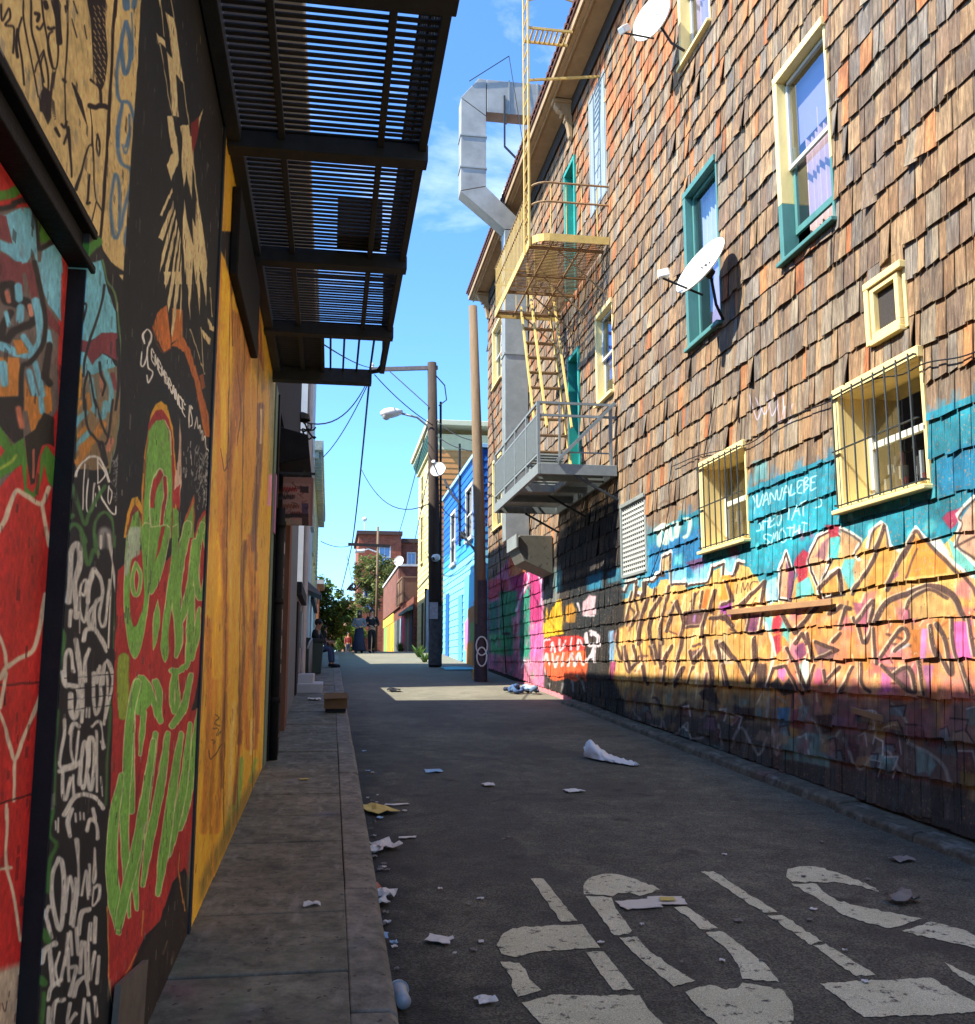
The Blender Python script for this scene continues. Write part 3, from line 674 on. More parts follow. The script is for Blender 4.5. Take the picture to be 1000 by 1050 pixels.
    c.poly(B4((300, 800), (312, 640), (370, 538), (398, 560), (375, 605), (338, 700), (326, 805)), RED); c.outlined(B4((400, 600), (405, 720), (385, 860), (370, 1000)), 3.2, RED, PALE, .8); c.flush()
    c.stroke(B4((310, 1010), (298, 790), (318, 620), (370, 535), (395, 580)), 1.3, PALE)
    c.poly(B4((120, 1010), (140, 850), (178, 740), (220, 728), (245, 800), (245, 1010)), YO); c.poly(B4((135, 1010), (162, 850), (202, 780), (245, 850), (245, 1010)), (130, 52, 42)); c.poly(B4((146, 1010), (180, 860), (220, 820), (240, 900), (240, 1010)), LIME)
    c.poly(B4((504, 195), (512, 320), (515, 640), (500, 800), (462, 730), (470, 600), (492, 480)), (206, 176, 146)); c.poly(B4((460, 690), (505, 640), (500, 830), (462, 760)), RED)
    c.poly(B4((508, 1010), (538, 870), (600, 715), (606, 860), (598, 1010)), (176, 90, 44)); c.poly(B4((520, 1010), (548, 890), (596, 770), (598, 1010)), LIME)
    c.poly(B4((600, 1010), (630, 880), (672, 815), (692, 900), (692, 1010)), (172, 60, 44)); c.poly(B4((612, 1010), (640, 910), (672, 850), (688, 1010)), LIME)
    c.poly(B4((698, 1010), (704, 920), (718, 910), (728, 1010)), (196, 110, 50)); c.poly(B4((452, 1010), (455, 800), (495, 830), (500, 1010)), LIME)

    def leaf(F, *pts):
        P = F(*pts); c.q_rim.append((c.poly, (P, PALE, 1.0, .4, True)))
        m = np.mean(P, 0); q = [tuple(m + (np.array(p) - m) * (1 - 1.0 / max(2.5, np.hypot(*(np.array(p) - m))))) for p in P]
        c.q_fill.append((c.poly, (q, LIME, 1.0, .5, True)))
    leaf(B5, (205, 60), (190, 330), (190, 560), (215, 800), (258, 905), (297, 860), (332, 700), (362, 480), (370, 250), (375, 0), (310, 0), (318, 240), (330, 480), (308, 600), (264, 690), (232, 600), (226, 420), (240, 240), (300, 130), (300, 20))
    c.flush(); c.poly(B5((215, 60), (192, 330), (214, 345), (240, 225), (300, 190), (300, 0), (235, 0)), (172, 182, 158), .85, soft=1)
    c.outlined(B5((272, 250), (248, 350), (260, 460), (290, 450), (302, 330), (272, 250)), 3, LIME, PALE, .7)
    c.flush(); leaf(B5, (365, 0), (500, 0), (480, 200), (432, 370), (372, 468), (350, 350)); c.flush(); c.poly(B5((445, 0), (402, 240), (438, 150), (472, 0)), RED)
    leaf(B5, (420, 495), (387, 640), (390, 845), (420, 760), (436, 600)); leaf(B5, (520, 0), (556, 0), (552, 250), (522, 520), (497, 700), (492, 880), (462, 925), (440, 800), (470, 500), (512, 200))
    c.outlined(B5((625, -10), (565, 280), (548, 520), (562, 650), (602, 560), (640, 380), (672, 100)), [8, 8, 8, 7, 6, 6, 5], LIME, PALE, .8); c.outlined(B5((560, 640), (562, 800), (542, 885)), [8, 7, 3], LIME, PALE, .8)
    c.outlined(B5((722, -10), (692, 150), (682, 350), (702, 485), (742, 400), (762, 200), (745, 60)), 5.5, LIME, PALE, .7); c.outlined(B5((650, 420), (642, 700), (622, 935)), [5, 8, 4], LIME, PALE, .8); c.outlined(B5((702, 560), (682, 760), (652, 905)), [3, 6, 4], LIME, PALE, .7); c.outlined(B5((742, 800), (738, 1010)), 4.5, LIME, PALE, .6)
    c.outlined(B6((188, -30), (182, 220), (178, 370)), [11, 11, 6], (142, 160, 58), (110, 130, 50), .5)
    c.outlined(B6((240, 260), (262, 150), (305, 100), (345, 140), (380, 220), (415, 340), (440, 395)), 5.5, LIME, PALE, .7); c.outlined(B6((310, 160), (315, 250), (300, 330)), [10, 19, 8], LIME, (150, 170, 90), .5); c.outlined(B6((252, 240), (238, 600), (240, 1010)), 6.5, LIME, PALE, .8); c.outlined(B6((325, 340), (312, 480), (298, 625)), [6, 4.5, 3], LIME, PALE, .7)
    c.outlined(B6((405, 130), (430, 200), (432, 310), (440, 390)), [7, 7, 4, 3], LIME, PALE, .7); c.outlined(B6((532, 80), (515, 200), (532, 335), (556, 240), (540, 80)), 4.5, LIME, PALE, .7); c.outlined(B6((645, 80), (595, 300), (520, 430)), [4, 8, 6], LIME, PALE, .7); c.outlined(B6((515, 50), (560, 55), (612, 20)), 5.5, LIME, PALE, .6)
    c.poly(B6((690, 150), (712, 0), (722, 40), (700, 300), (650, 330)), (40, 34, 30)); c.outlined(B6((738, 0), (722, 230)), 4, LIME, PALE, .5)
    c.flush(); Z6 = cr(0, 525, 2)
    def strand(pts, w):
        c.outlined(Z6(*pts), [k * 1.2 for k in w], LIME, PALE, .75); c.flush(); c.stroke([(x - 1.2, y) for x, y in Z6(*pts)], .6, (150, 190, 100), .5)
    for pts, w in (([(415, 590), (408, 620), (402, 700), (398, 745)], [6, 6, 5, 3]), ([(410, 405), (398, 500), (384, 600), (372, 650)], [3, 6, 6, 3]), ([(392, 435), (378, 560), (358, 660), (348, 705)], [3, 6.5, 6.5, 3]), ([(374, 455), (356, 570), (338, 700), (326, 785)], [4, 7, 8, 3]), ([(346, 455), (332, 560), (308, 680), (296, 765)], [4, 7, 7, 3]), ([(322, 455), (306, 560), (292, 650), (280, 740), (283, 815)], [4, 8, 8, 7, 2]),
                   ([(285, 350), (270, 420), (264, 520), (258, 640), (262, 740), (268, 830)], [6, 7, 7, 7, 6, 2]), ([(252, 540), (238, 620), (232, 720), (238, 800), (246, 862)], [4, 8, 9, 11, 4]), ([(246, 850), (258, 790), (280, 700), (296, 610), (318, 470)], [6, 8, 8, 7, 4])): strand(pts, w)
    c.flush(); c.stroke(B6((700, 1000), (712, 880), (690, 900)), 3, RED)
    c.flush(); c.stroke(B7((520, 100), (492, 260), (482, 520)), 7, (120, 118, 92), .8, soft=1.5)
    c.poly(B7((408, 480), (430, 330), (460, 380), (470, 520), (540, 420), (545, 200), (570, 400), (440, 720), (300, 1060), (130, 1060), (128, 985), (165, 905), (225, 770), (300, 640)), (46, 40, 34), .95, soft=2)
    for p, w in (([(100, 500), (108, 850), (130, 980)], 1.3), ([(130, 980), (170, 860), (230, 720)], 1.3), ([(435, 250), (430, 340), (460, 520)], 1.3), ([(265, 520), (260, 640)], 1)): c.stroke(B7(*p), w, (190, 128, 62))
    for q in range(46):
        a, b = rr.uniform(220, 470), rr.uniform(460, 760)
        if b > 1130 - 1.35 * a: c.stroke(B7((a, b), (a - rr.uniform(0, 20), b + rr.uniform(10, 70))), rr.uniform(.8, 2.4), rr.choice([(116, 102, 80), (150, 132, 98), (86, 76, 60), (34, 28, 26)]), .7, soft=1)


def brushwork(c, n, seed, cols):
    rt = random.Random(seed)
    for q in range(n):
        x, y = rt.uniform(206, 285), rt.uniform(260, 880); L = rt.uniform(20, 130); w = rt.uniform(.4, 2.6) * (1.3 - (x - 206) / 110)
        c.stroke([(x, y), (x + rt.uniform(-2, 2), y + L * .5), (x + rt.uniform(-3, 3), y + L)], [w * .3, w, w * .2], rt.choice(cols), rt.uniform(.25, .7), soft=.8)
    for x0, x1 in ((236, 229), (252, 243), (266, 258)): c.stroke([(x0, 280), (x1, 860)], .7, (70, 42, 24), .8, curve=False)


def weather(c, n, seed, cols, big=1.0):
    rt = random.Random(seed)
    for q in range(n):
        j, i = rt.randrange(c.h), rt.randrange(c.w); r_ = int(rt.uniform(1, 5) * big)
        a = c.a[max(0, j - r_ * rt.randint(1, 3)):j + r_, max(0, i - r_):i + r_, :3]
        k = rt.uniform(.15, .6); a[...] = a * (1 - k) + np.array(rt.choice(cols)) / 255 * k
    m = smooth_noise(c.h, c.w, 60, .04) + smooth_noise(c.h, c.w, 18, .03) + smooth_noise(c.h, c.w, 4, .05)
    c.a[..., :3] *= np.clip(1 + m, .55, 1.4)[..., None]


def paint_door_mural(c):
    s = 20 / 3
    A1, A2, A3, A4, A5, A6, A7 = cr(0, 0, s), cr(0, 130, s), cr(0, 270, s), cr(0, 410, s), cr(0, 550, s), cr(0, 690, s), cr(0, 830, 4.773)
    GR, DK, TL, MR, OR, CRM = (76, 126, 44), (42, 38, 36), (118, 182, 190), (122, 62, 62), (198, 126, 54), (206, 184, 148)
    c.poly([(-700, 60), (80, 240), (80, 400), (-700, 300)], (196, 60, 50))
    c.poly(A2((0, 60), (60, 130), (100, 260), (110, 390), (130, 320), (200, 380), (360, 640), (420, 720), (100, 100), (0, 0)), CRM)
    c.poly([(-700, 330), (0, 215), (30, 212), (60, 250), (60, 420), (0, 500), (-700, 620)], (110, 96, 84))
    c.stroke(A2((-900, 600), (0, 470), (100, 440), (200, 410), (238, 450), (262, 560), (275, 700), (295, 760), (340, 725), (420, 660)), 10, GR, soft=1)
    c.stroke(A2((-900, 680), (0, 560), (100, 520), (195, 505), (232, 560), (248, 720), (272, 830), (400, 760)), 5.5, DK, soft=1)
    c.poly(A2((-200, 640), (40, 600), (150, 550), (205, 560), (240, 640), (250, 800), (262, 1000), (232, 860), (180, 940), (120, 930), (80, 900), (0, 840), (0, 770), (60, 800), (70, 760)), TL)
    c.poly(A2((-60, 590), (40, 610), (82, 800), (0, 762)), MR); c.poly(A2((0, 850), (120, 940), (205, 940), (205, 1000), (0, 1000)), MR)
    c.poly(A2((285, 850), (370, 800), (420, 760), (430, 1000), (270, 1000)), TL)
    c.poly(A3((0, -10), (150, -10), (165, 200), (80, 135), (0, 135)), MR); c.poly(A3((255, -10), (420, -10), (420, 400), (330, 280), (300, 200)), TL); c.poly(A3((160, 0), (230, 0), (270, 250), (220, 240)), MR)
    for p, w in (([(20, 150), (80, 150), (100, 250), (40, 260), (10, 180)], 8), ([(100, 275), (170, 255), (205, 300), (225, 400), (100, 460), (30, 540), (15, 440), (70, 340)], 8)): c.stroke(A3(*p), w, DK, soft=1)
    for p, w, k in (([(45, 200), (60, 260)], 5, (190, 116, 90)), ([(125, 160), (130, 240)], 8, TL), ([(140, 300), (135, 380)], 8, TL), ([(205, 290), (215, 350)], 5, (206, 140, 110)), ([(245, 260), (272, 400), (272, 540), (200, 620), (100, 600), (0, 560)], 9, TL), ([(40, 340), (60, 420)], 5, TL)): c.stroke(A3(*p), w, k, soft=.8)
    c.poly(A3((90, 520), (150, 520), (192, 612), (120, 622)), OR); c.poly(A3((-300, 650), (130, 640), (140, 900), (-300, 1000)), OR); c.poly(A3((170, 770), (235, 1010), (165, 1010)), OR); c.poly(A3((290, 840), (345, 830), (360, 1010), (300, 1010)), OR)
    for p, w in (([(20, 690), (30, 820)], 8), ([(200, 740), (262, 990)], 6), ([(240, 680), (292, 900)], 6), ([(160, 500), (220, 600)], 6), ([(330, 470), (345, 560)], 6)): c.stroke(A3(*p), w, TL, soft=.8)
    c.poly(A3((310, 280), (410, 430), (410, 500), (332, 420)), MR)
    for p, w in (([(235, -10), (290, 250), (310, 400), (290, 560), (200, 680), (150, 720), (140, 1000)], 5), ([(340, 560), (310, 760), (340, 820)], 7), ([(0, 940), (140, 930)], 6)): c.stroke(A3(*p), w, DK, soft=.8)
    c.poly(A4((-300, -20), (150, -20), (162, 260), (100, 302), (0, 180), (-300, 100)), DK); c.poly(A4((168, -20), (350, -20), (340, 90), (262, 140), (222, 260), (192, 100)), OR)
    c.stroke(A4((280, -10), (290, 80)), 6, TL); c.stroke(A4((125, 60), (150, 180)), 6, (192, 112, 78), soft=1.2)
    c.poly(A4((-300, 80), (0, 175), (90, 312), (162, 258), (188, 420), (182, 600), (222, 640), (262, 560), (280, 380), (318, 305), (380, 400), (380, 620), (330, 560), (300, 440), (262, 640), (222, 682), (170, 640), (150, 440), (60, 500), (0, 540), (-300, 700)), GR)
    c.poly(A4((-300, 300), (0, 300), (35, 350), (0, 400), (-300, 420)), (184, 58, 50))
    c.poly(A4((170, 250), (240, 200), (300, 85), (370, 120), (370, 320), (330, 300), (288, 310), (262, 400), (237, 570), (207, 582), (186, 400)), (40, 36, 32)); c.stroke(A4((232, 340), (226, 530)), 2.6, (176, 98, 76)); c.stroke(A4((0, 470), (70, 430), (110, 380)), 3, (150, 170, 60), soft=1)
    for p, w in (([(-300, 1300), (0, 880), (60, 740), (110, 625), (170, 650), (282, 712), (335, 600)], 5), ([(288, 710), (312, 850), (335, 1000)], 4)): c.stroke(A4(*p), w, CRM, soft=.8)
    for p, w in (([(310, 400), (272, 620), (222, 780), (120, 840), (40, 900), (0, 970)], 5), ([(-300, 200), (0, 700), (42, 890)], 4)): c.stroke(A5(*p), w, CRM, soft=.9)
    c.stroke(A6((-900, 100), (0, 82), (150, 75), (330, 62)), 1.4, (44, 22, 20)); c.stroke(A6((30, 80), (32, 220)), 1.6, (50, 22, 20))
    for p, w in (([(-300, -300), (0, 290), (60, 470), (105, 590), (160, 440), (222, 300), (300, 80)], 4), ([(105, 590), (97, 730), (95, 880)], 3.2), ([(45, 900), (42, 1000)], 3), ([(40, 0), (0, 240)], 4)): c.stroke(A6(*p), w, CRM, soft=.7)
    c.stroke(A6((-900, 1000), (0, 890), (100, 866), (330, 790)), 1.5, (40, 20, 18), curve=False)
    for p, w in (([(35, 0), (30, 270), (62, 400), (100, 640)], 3.4), ([(-600, 330), (0, 292), (32, 285)], 3.2)): c.stroke(A7(*p), w, CRM, soft=.8)
    c.poly(A7((-900, 800), (0, 785), (95, 755), (140, 750), (140, 1300), (-900, 1300)), (176, 158, 128), soft=4)
    c.stroke(A7((10, 950), (25, 990), (35, 940)), 1, (50, 44, 40))


def paint_yellow_mural(c):
    C1, C2 = cr(200, 260, 3.5), cr(200, 550, 3.5)
    BR, DB, LY, GRN = (164, 104, 40), (108, 68, 34), (222, 172, 40), (116, 156, 66)
    c.poly(C1((95, 0), (60, 0), (85, 1060), (110, 1060)), (196, 134, 40))
    c.poly(C1((100, 40), (128, 90), (134, 300), (128, 560), (108, 780), (92, 720), (88, 300)), LY, soft=1)
    c.poly(C1((130, 200), (190, 230), (210, 300), (200, 420), (165, 560), (142, 700), (120, 1060), (95, 1060), (110, 780), (134, 560), (140, 360)), BR, .9, soft=2)
    c.poly(C1((190, 400), (230, 520), (222, 700), (215, 900), (150, 1060), (140, 900), (160, 600)), (198, 142, 36), soft=2)
    c.poly(C1((185, 200), (240, 330), (255, 480), (240, 500), (205, 390)), (150, 118, 62), .9, soft=2)
    c.stroke(C1((236, 545), (232, 700), (222, 860), (208, 1060)), 6, (112, 80, 60), .95, soft=1.2); c.stroke(C1((238, 560), (236, 680)), 2, (204, 182, 140), soft=.8)
    c.stroke(C1((172, 820), (160, 960), (150, 1060)), 5, (206, 156, 40), soft=1.5); c.stroke(C1((130, 110), (134, 330)), 1.6, DB)
    c.stroke(C1((150, 400), (165, 560), (150, 690)), 1.2, DB, .8); c.stroke(C1((92, 700), (106, 780), (130, 720)), 1, DB)
    c.poly(C1((180, 120), (225, 110), (240, 300), (245, 420), (205, 300)), (122, 60, 30), .95, soft=1)
    c.poly(C1((262, 420), (300, 470), (330, 640), (300, 600), (285, 830), (262, 900), (268, 500)), (128, 124, 78), .9, soft=2)
    c.stroke(C1((272, 800), (266, 900)), 4, (206, 136, 180), .9, soft=1)
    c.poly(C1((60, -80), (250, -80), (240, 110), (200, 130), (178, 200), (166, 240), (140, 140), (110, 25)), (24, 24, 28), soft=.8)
    for p, w, k in (([(78, -10), (88, 120), (78, 300), (62, 500)], 4, (240, 176, 36)), ([(100, 0), (108, 180), (110, 420), (100, 700), (80, 1060)], 5, BR), ([(45, 300), (50, 600), (30, 1060)], 6, (176, 112, 40)), ([(180, 20), (172, 160), (178, 320), (165, 560), (158, 740)], 4.5, DB), ([(195, 0), (205, 300), (180, 560), (190, 760)], 5, (176, 108, 38)),
                    ([(215, 0), (222, 240), (212, 460), (225, 700)], 4, (134, 92, 66)), ([(222, 130), (212, 260)], 3, (240, 170, 44)), ([(232, 400), (225, 640), (215, 760)], 4, (170, 104, 52)), ([(206, 660), (202, 780)], 2.4, (228, 196, 130)), ([(140, 600), (125, 860), (118, 1000)], 4, (196, 168, 92)), ([(70, 520), (62, 900), (60, 1060)], 5, (176, 112, 34)), ([(110, 560), (96, 760), (98, 900)], 2, DB),
                    ([(165, 800), (162, 880), (150, 980)], 5, GRN), ([(150, 900), (130, 1000), (110, 1060)], 6, (142, 140, 60)), ([(218, 800), (200, 880)], 3, GRN), ([(165, 700), (150, 850), (140, 960)], 2.5, (130, 60, 40))): c.stroke(C2(*p), w, k, .9, soft=1.5)
    for p in ([(72, 640), (85, 650), (70, 670), (88, 680)], [(65, 690), (84, 690), (80, 715), (92, 700)], [(60, 730), (72, 735), (66, 745)], [(50, 770), (55, 800), (75, 780), (95, 745)]): c.stroke(C2(*p), .8, (44, 32, 24))
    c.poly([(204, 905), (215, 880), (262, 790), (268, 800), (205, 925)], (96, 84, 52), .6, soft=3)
def paint_right_mural(c):
    R1, R2, R3, R4, R5, R6, R7, R8, R9 = cr(630, 480, 7.692), cr(750, 430, 7.692), cr(870, 400, 6.56), cr(620, 590, 7.692), cr(740, 540, 5.83), cr(860, 500, 4.77), cr(620, 690, 5.263), cr(790, 690, 4.762), cr(500, 570, 7)
    TEAL, CYAN, BLU, WHT, BRN, AMB, ORA, PNK, CRI, PUR, BLK = (24, 132, 150), (110, 208, 206), (22, 112, 168), (226, 218, 204), (62, 40, 32), (216, 166, 92), (216, 126, 48), (214, 120, 130), (178, 40, 62), (112, 52, 92), (22, 21, 22)
    rr = random.Random(11)
    # lower boards: smoky dark paint
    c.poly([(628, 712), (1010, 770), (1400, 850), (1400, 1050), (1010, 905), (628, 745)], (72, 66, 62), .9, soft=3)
    # teal field
    c.poly([(586, 604), (640, 572), (664, 548), (722, 519), (768, 500), (866, 462), (945, 426), (1000, 403), (1400, 230), (1400, 640), (586, 650)], TEAL, .96)
    c.poly([(664, 560), (722, 538), (724, 580), (664, 610)], BLU, .8, soft=4); c.poly([(768, 545), (862, 505), (865, 540), (770, 585)], (30, 150, 164), .7, soft=3); c.poly([(958, 470), (1002, 450), (1002, 500), (958, 510)], (26, 124, 168), .7, soft=4)
    c.poly(R2((170, 330), (270, 320), (285, 470), (170, 500)), (96, 156, 158), .8, soft=2); c.poly([(640, 575), (664, 565), (664, 610), (640, 615)], (90, 150, 170), .7, soft=2)
    for q in range(46):
        x = rr.uniform(690, 1000); y = 640 - (x - 690) * .28 - rr.uniform(5, 60); a = rr.uniform(2, 7)
        c.poly([(x + a * math.cos(t) * .8, y + a * 1.3 * math.sin(t)) for t in np.linspace(0, 6.28, 10)[:-1]], rr.choice([CYAN, CYAN, (150, 200, 220), (30, 100, 150), (170, 70, 100)]), .6, soft=2)
    for q in range(60):                                        # ragged sprayed top edge
        x = rr.uniform(660, 1000); y0 = np.interp(x, [664, 722, 768, 866, 945, 1000], [548, 519, 500, 462, 426, 403]); c.stroke([(x, y0 + 6), (x + rr.uniform(-2, 2), y0 - rr.uniform(1, 13))], [5, rr.uniform(1, 4)], rr.choice([TEAL, (40, 140, 160), (30, 120, 150)]), rr.uniform(.4, .9), soft=2, curve=False)
    # amber letter field
    c.poly([(618, 640), (632, 618), (646, 612), (652, 604), (662, 600), (672, 606), (676, 594), (684, 594), (688, 602), (702, 592), (704, 605), (722, 600), (724, 588), (742, 580), (748, 590), (756, 578), (768, 582), (782, 604), (792, 600), (806, 566), (812, 598), (828, 566), (846, 546), (868, 556), (880, 562), (898, 536), (908, 556), (920, 566), (936, 542), (958, 566), (984, 540), (1000, 520), (1400, 380), (1400, 800), (1010, 745), (618, 712)], AMB)
    c.poly([(780, 640), (1000, 625), (1400, 600), (1400, 800), (1010, 760), (780, 716)], (220, 132, 84), .75, soft=8)
    c.poly([(790, 690), (1010, 690), (1010, 748), (790, 722)], (208, 116, 120), .55, soft=8)
    c.poly(R8((0, 110), (1000, 150), (1000, 590), (880, 570), (560, 505), (200, 440), (0, 400)), (126, 98, 86), .85, soft=3); c.poly(R7((0, 70), (880, 125), (900, 290), (380, 230), (0, 190)), (138, 116, 88), .85, soft=3)  # duller overlay: shade below the shadow line painted into the mural
    # pale boards at the left letters
    for q in range(60):
        x = rr.uniform(622, 790); y = rr.uniform(612, 700)
        c.stroke([(x, y), (x + rr.uniform(-3, 3), y + rr.uniform(12, 40))], rr.uniform(2, 5), rr.choice([(226, 170, 88), (206, 140, 60), (216, 180, 120), (214, 132, 52), (190, 120, 60)]), .6, soft=2)
    for q in range(70):
        x = rr.uniform(790, 1010); y = rr.uniform(600, 735)
        c.stroke([(x, y), (x + rr.uniform(-6, 6), y + rr.uniform(10, 40))], rr.uniform(3, 8), rr.choice([(226, 166, 74), (218, 126, 64), (216, 120, 116), (214, 176, 110), (206, 130, 60), (196, 110, 140)]), .5, soft=3)
    FILL = [(230, 178, 96), (210, 136, 52), (222, 190, 134), (214, 126, 44), (196, 120, 62), (228, 160, 70), (206, 150, 110)]
    for q in range(230):
        x = rr.uniform(626, 1010); y = rr.uniform(606, 716) - max(0, x - 800) * .12; w_ = 5 + (x - 620) * .028; h_ = rr.uniform(8, 26); sl_ = rr.uniform(-6, 6)
        P = [(x, y), (x + w_ * rr.uniform(.6, 1.4), y + rr.uniform(-5, 3)), (x + w_ * rr.uniform(.5, 1.2) + sl_, y + h_), (x + sl_ - w_ * .2, y + h_ * rr.uniform(.7, 1.1))]
        c.poly(P, rr.choice(FILL if x < 800 or rr.random() < .6 else [(222, 126, 120), (214, 110, 150), (224, 150, 110), (196, 96, 120)]), .45, soft=2)
        if rr.random() < .12: c.stroke(P[1:3], rr.uniform(1.3, 3), rr.choice([(84, 52, 42), (110, 62, 40), (96, 50, 70)]), .85, soft=.7, curve=False)
        if rr.random() < .4: c.stroke([P[0], P[3]], rr.uniform(.8, 1.8), (236, 214, 170), .8, soft=.7, curve=False)
        if rr.random() < .08: c.stroke([P[3], P[2]], rr.uniform(1.5, 3), (92, 56, 44), .8, soft=.7, curve=False)
    # castle-top outline (white over brown) on the left
    top = R1((-10, 960), (80, 960), (100, 890), (160, 880), (160, 985), (230, 990), (235, 880), (300, 880), (330, 830), (370, 830), (372, 690), (430, 660), (436, 900), (560, 895), (560, 915), (740, 880), (760, 770), (850, 740), (850, 850), (940, 830), (960, 730), (1010, 740))
    c.stroke(top, 4.4, WHT, curve=False); c.stroke([(x + .6, y + 2.2) for x, y in top], 2.4, BRN, curve=False)
    c.poly(R1((375, 720), (425, 690), (430, 800), (375, 810)), (206, 170, 120)); c.poly(R1((560, 745), (700, 700), (690, 800), (650, 860), (600, 800)), PUR, .8, soft=1); c.poly(R1((470, 690), (530, 670), (540, 760), (470, 770)), CYAN, .8, soft=2); c.poly(R1((440, 800), (560, 780), (562, 880), (445, 900)), (150, 206, 226), .8, soft=2); c.poly(R1((610, 800), (740, 750), (735, 870), (620, 900)), (140, 204, 226), .8, soft=2); c.poly(R1((870, 720), (950, 700), (930, 810), (870, 830)), (150, 206, 226), .8, soft=2)
    # white ghost letters on the teal by the small windows
    for p, w in (([(350, 600), (345, 520), (370, 460), (400, 470), (400, 590)], 6), ([(430, 450), (440, 560), (465, 540), (470, 430)], 3), ([(500, 430), (490, 540)], 4), ([(560, 400), (585, 420), (580, 520), (545, 545)], 4)): c.stroke(R1(*p), w, (214, 220, 196), .9, soft=.8)
    c.stroke(R1((350, 290), (400, 260), (440, 270), (430, 330), (380, 400)), 3, (110, 80, 60), .7, soft=1); c.stroke(R1((470, 270), (540, 300), (540, 350)), 3, (150, 130, 110), .7, soft=1)
    # hand lettering between the barred windows
    L = (196, 224, 224)
    for w, a, b in (('VANVALEBE', (190, 700), (670, 530)), ('SHEO', (190, 880), (390, 820)), ('TAT', (410, 800), (600, 740)), ('SMOTHT', (250, 1000), (610, 900))):
        c.text(w, R2(a)[0], R2(b)[0], (0, -12), 1.25, L, .9, jit=.14)
    for p in (((150, 590), (185, 680), (190, 740)), ((640, 640), (680, 620), (690, 680), (650, 700))): c.stroke(R2(*p), 1.3, L)
    for q in range(5): c.stroke([(768 + q * 8 + rr.uniform(-2, 2), 405 + rr.uniform(-3, 3)), (775 + q * 8, 425 + rr.uniform(0, 14)), (780 + q * 8, 410 + rr.uniform(0, 8))], 1.1, (206, 190, 206), .7)
    # spiky letters: white keyline over brown, then fills
    def spike(F, pts, fill, w=2.6):
        P = F(*pts); c.poly(P, fill, .95, soft=.8); c.stroke(P + [P[0]], w + 2.2, WHT, curve=False); c.stroke([(x + .8, y + 1.2) for x, y in P + [P[0]]], w * .8, BRN, curve=False)
        c.poly([(np.mean([p[0] for p in P]) + (x - np.mean([p[0] for p in P])) * .72, np.mean([p[1] for p in P]) + (y - np.mean([p[1] for p in P])) * .72) for x, y in P], tuple(min(255, k + 14) for k in fill), .6, soft=2)
    spike(R5, ((340, 270), (378, 150), (420, 270), (400, 440), (330, 430)), (206, 150, 110)); c.poly(R5((385, 200), (425, 290), (405, 440), (385, 430)), PUR, .9)
    spike(R5, ((510, 190), (560, 60), (640, 20), (700, 60), (650, 180), (600, 300), (580, 370), (520, 260)), (216, 166, 120)); c.poly(R5((590, 100), (640, 60), (620, 200), (560, 180)), (150, 96, 110), .8, soft=1)
    spike(R5, ((640, 280), (690, 250), (720, 400), (600, 420), (580, 380)), (214, 148, 66)); c.poly(R5((620, -10), (690, -10), (690, 60), (640, 70)), CRI, .9, soft=1); c.poly(R5((640, 70), (700, 60), (690, 200), (640, 180)), (70, 186, 186), .9, soft=1)
    c.poly(R5((445, 180), (480, 135), (512, 160), (500, 230), (500, 310), (450, 340), (430, 230)), CRI, .95, soft=1); c.poly(R5((440, 340), (510, 300), (560, 400), (440, 430)), (96, 200, 196), .9, soft=1); c.poly(R5((250, 330), (320, 300), (330, 440), (270, 470)), (150, 206, 226), .9, soft=1)
    for F, P, k in ((R5, ((300, 550), (345, 520), (370, 570), (330, 640), (300, 640)), CRI), (R5, ((290, 660), (340, 640), (350, 740), (320, 770)), CRI), (R5, ((360, 560), (400, 600), (390, 700), (350, 650)), (100, 190, 180)), (R5, ((250, 540), (300, 540), (300, 630), (260, 630)), CYAN), (R5, ((450, 700), (490, 690), (505, 760), (460, 800), (430, 740)), PUR), (R5, ((540, 700), (690, 740), (660, 800), (580, 790)), (120, 84, 90)), (R5, ((440, 840), (500, 770), (520, 900), (500, 980)), (190, 216, 200)),
                    (R5, ((140, 540), (230, 520), (210, 630), (160, 640)), PUR), (R5, ((0, 450), (60, 440), (50, 540), (0, 540)), (140, 60, 130)), (R5, ((700, 620), (760, 610), (760, 820), (700, 830)), (226, 130, 90)), (R5, ((330, 840), (380, 840), (370, 930), (330, 900)), (216, 110, 170)), (R5, ((560, 850), (600, 850), (590, 950), (540, 940)), (214, 96, 130)), (R5, ((200, 820), (260, 820), (270, 980), (200, 960)), (70, 48, 44)), (R5, ((280, 950), (330, 900), (360, 960), (400, 900), (440, 990), (360, 1010)), (56, 48, 46))): c.poly(F(*P), k, .9, soft=1)
    for p, w in (([(0, 710), (80, 800), (160, 920), (200, 800), (190, 660)], 2.6), ([(0, 540), (80, 630)], 2.4), ([(90, 470), (150, 450), (240, 330)], 2), ([(360, 540), (430, 630), (520, 540)], 2.2), ([(380, 740), (440, 830), (500, 960)], 2.2), ([(280, 960), (300, 850), (380, 830)], 1.8), ([(500, 640), (540, 790)], 2.2), ([(550, 690), (700, 740)], 2)): c.stroke(R5(*p), w, BRN, .9, soft=.7)
    for p, w in (([(245, 545), (300, 740), (265, 950)], 2.4), ([(345, 525), (440, 640)], 1.8), ([(290, 650), (320, 770)], 2), ([(430, 820), (500, 980), (530, 840)], 2)): c.stroke(R5(*p), w, WHT, .9, soft=.7)
    c.text('IMC', R5((60, 400))[0], R5((215, 375))[0], (0, -9), .9, BRN, .9)
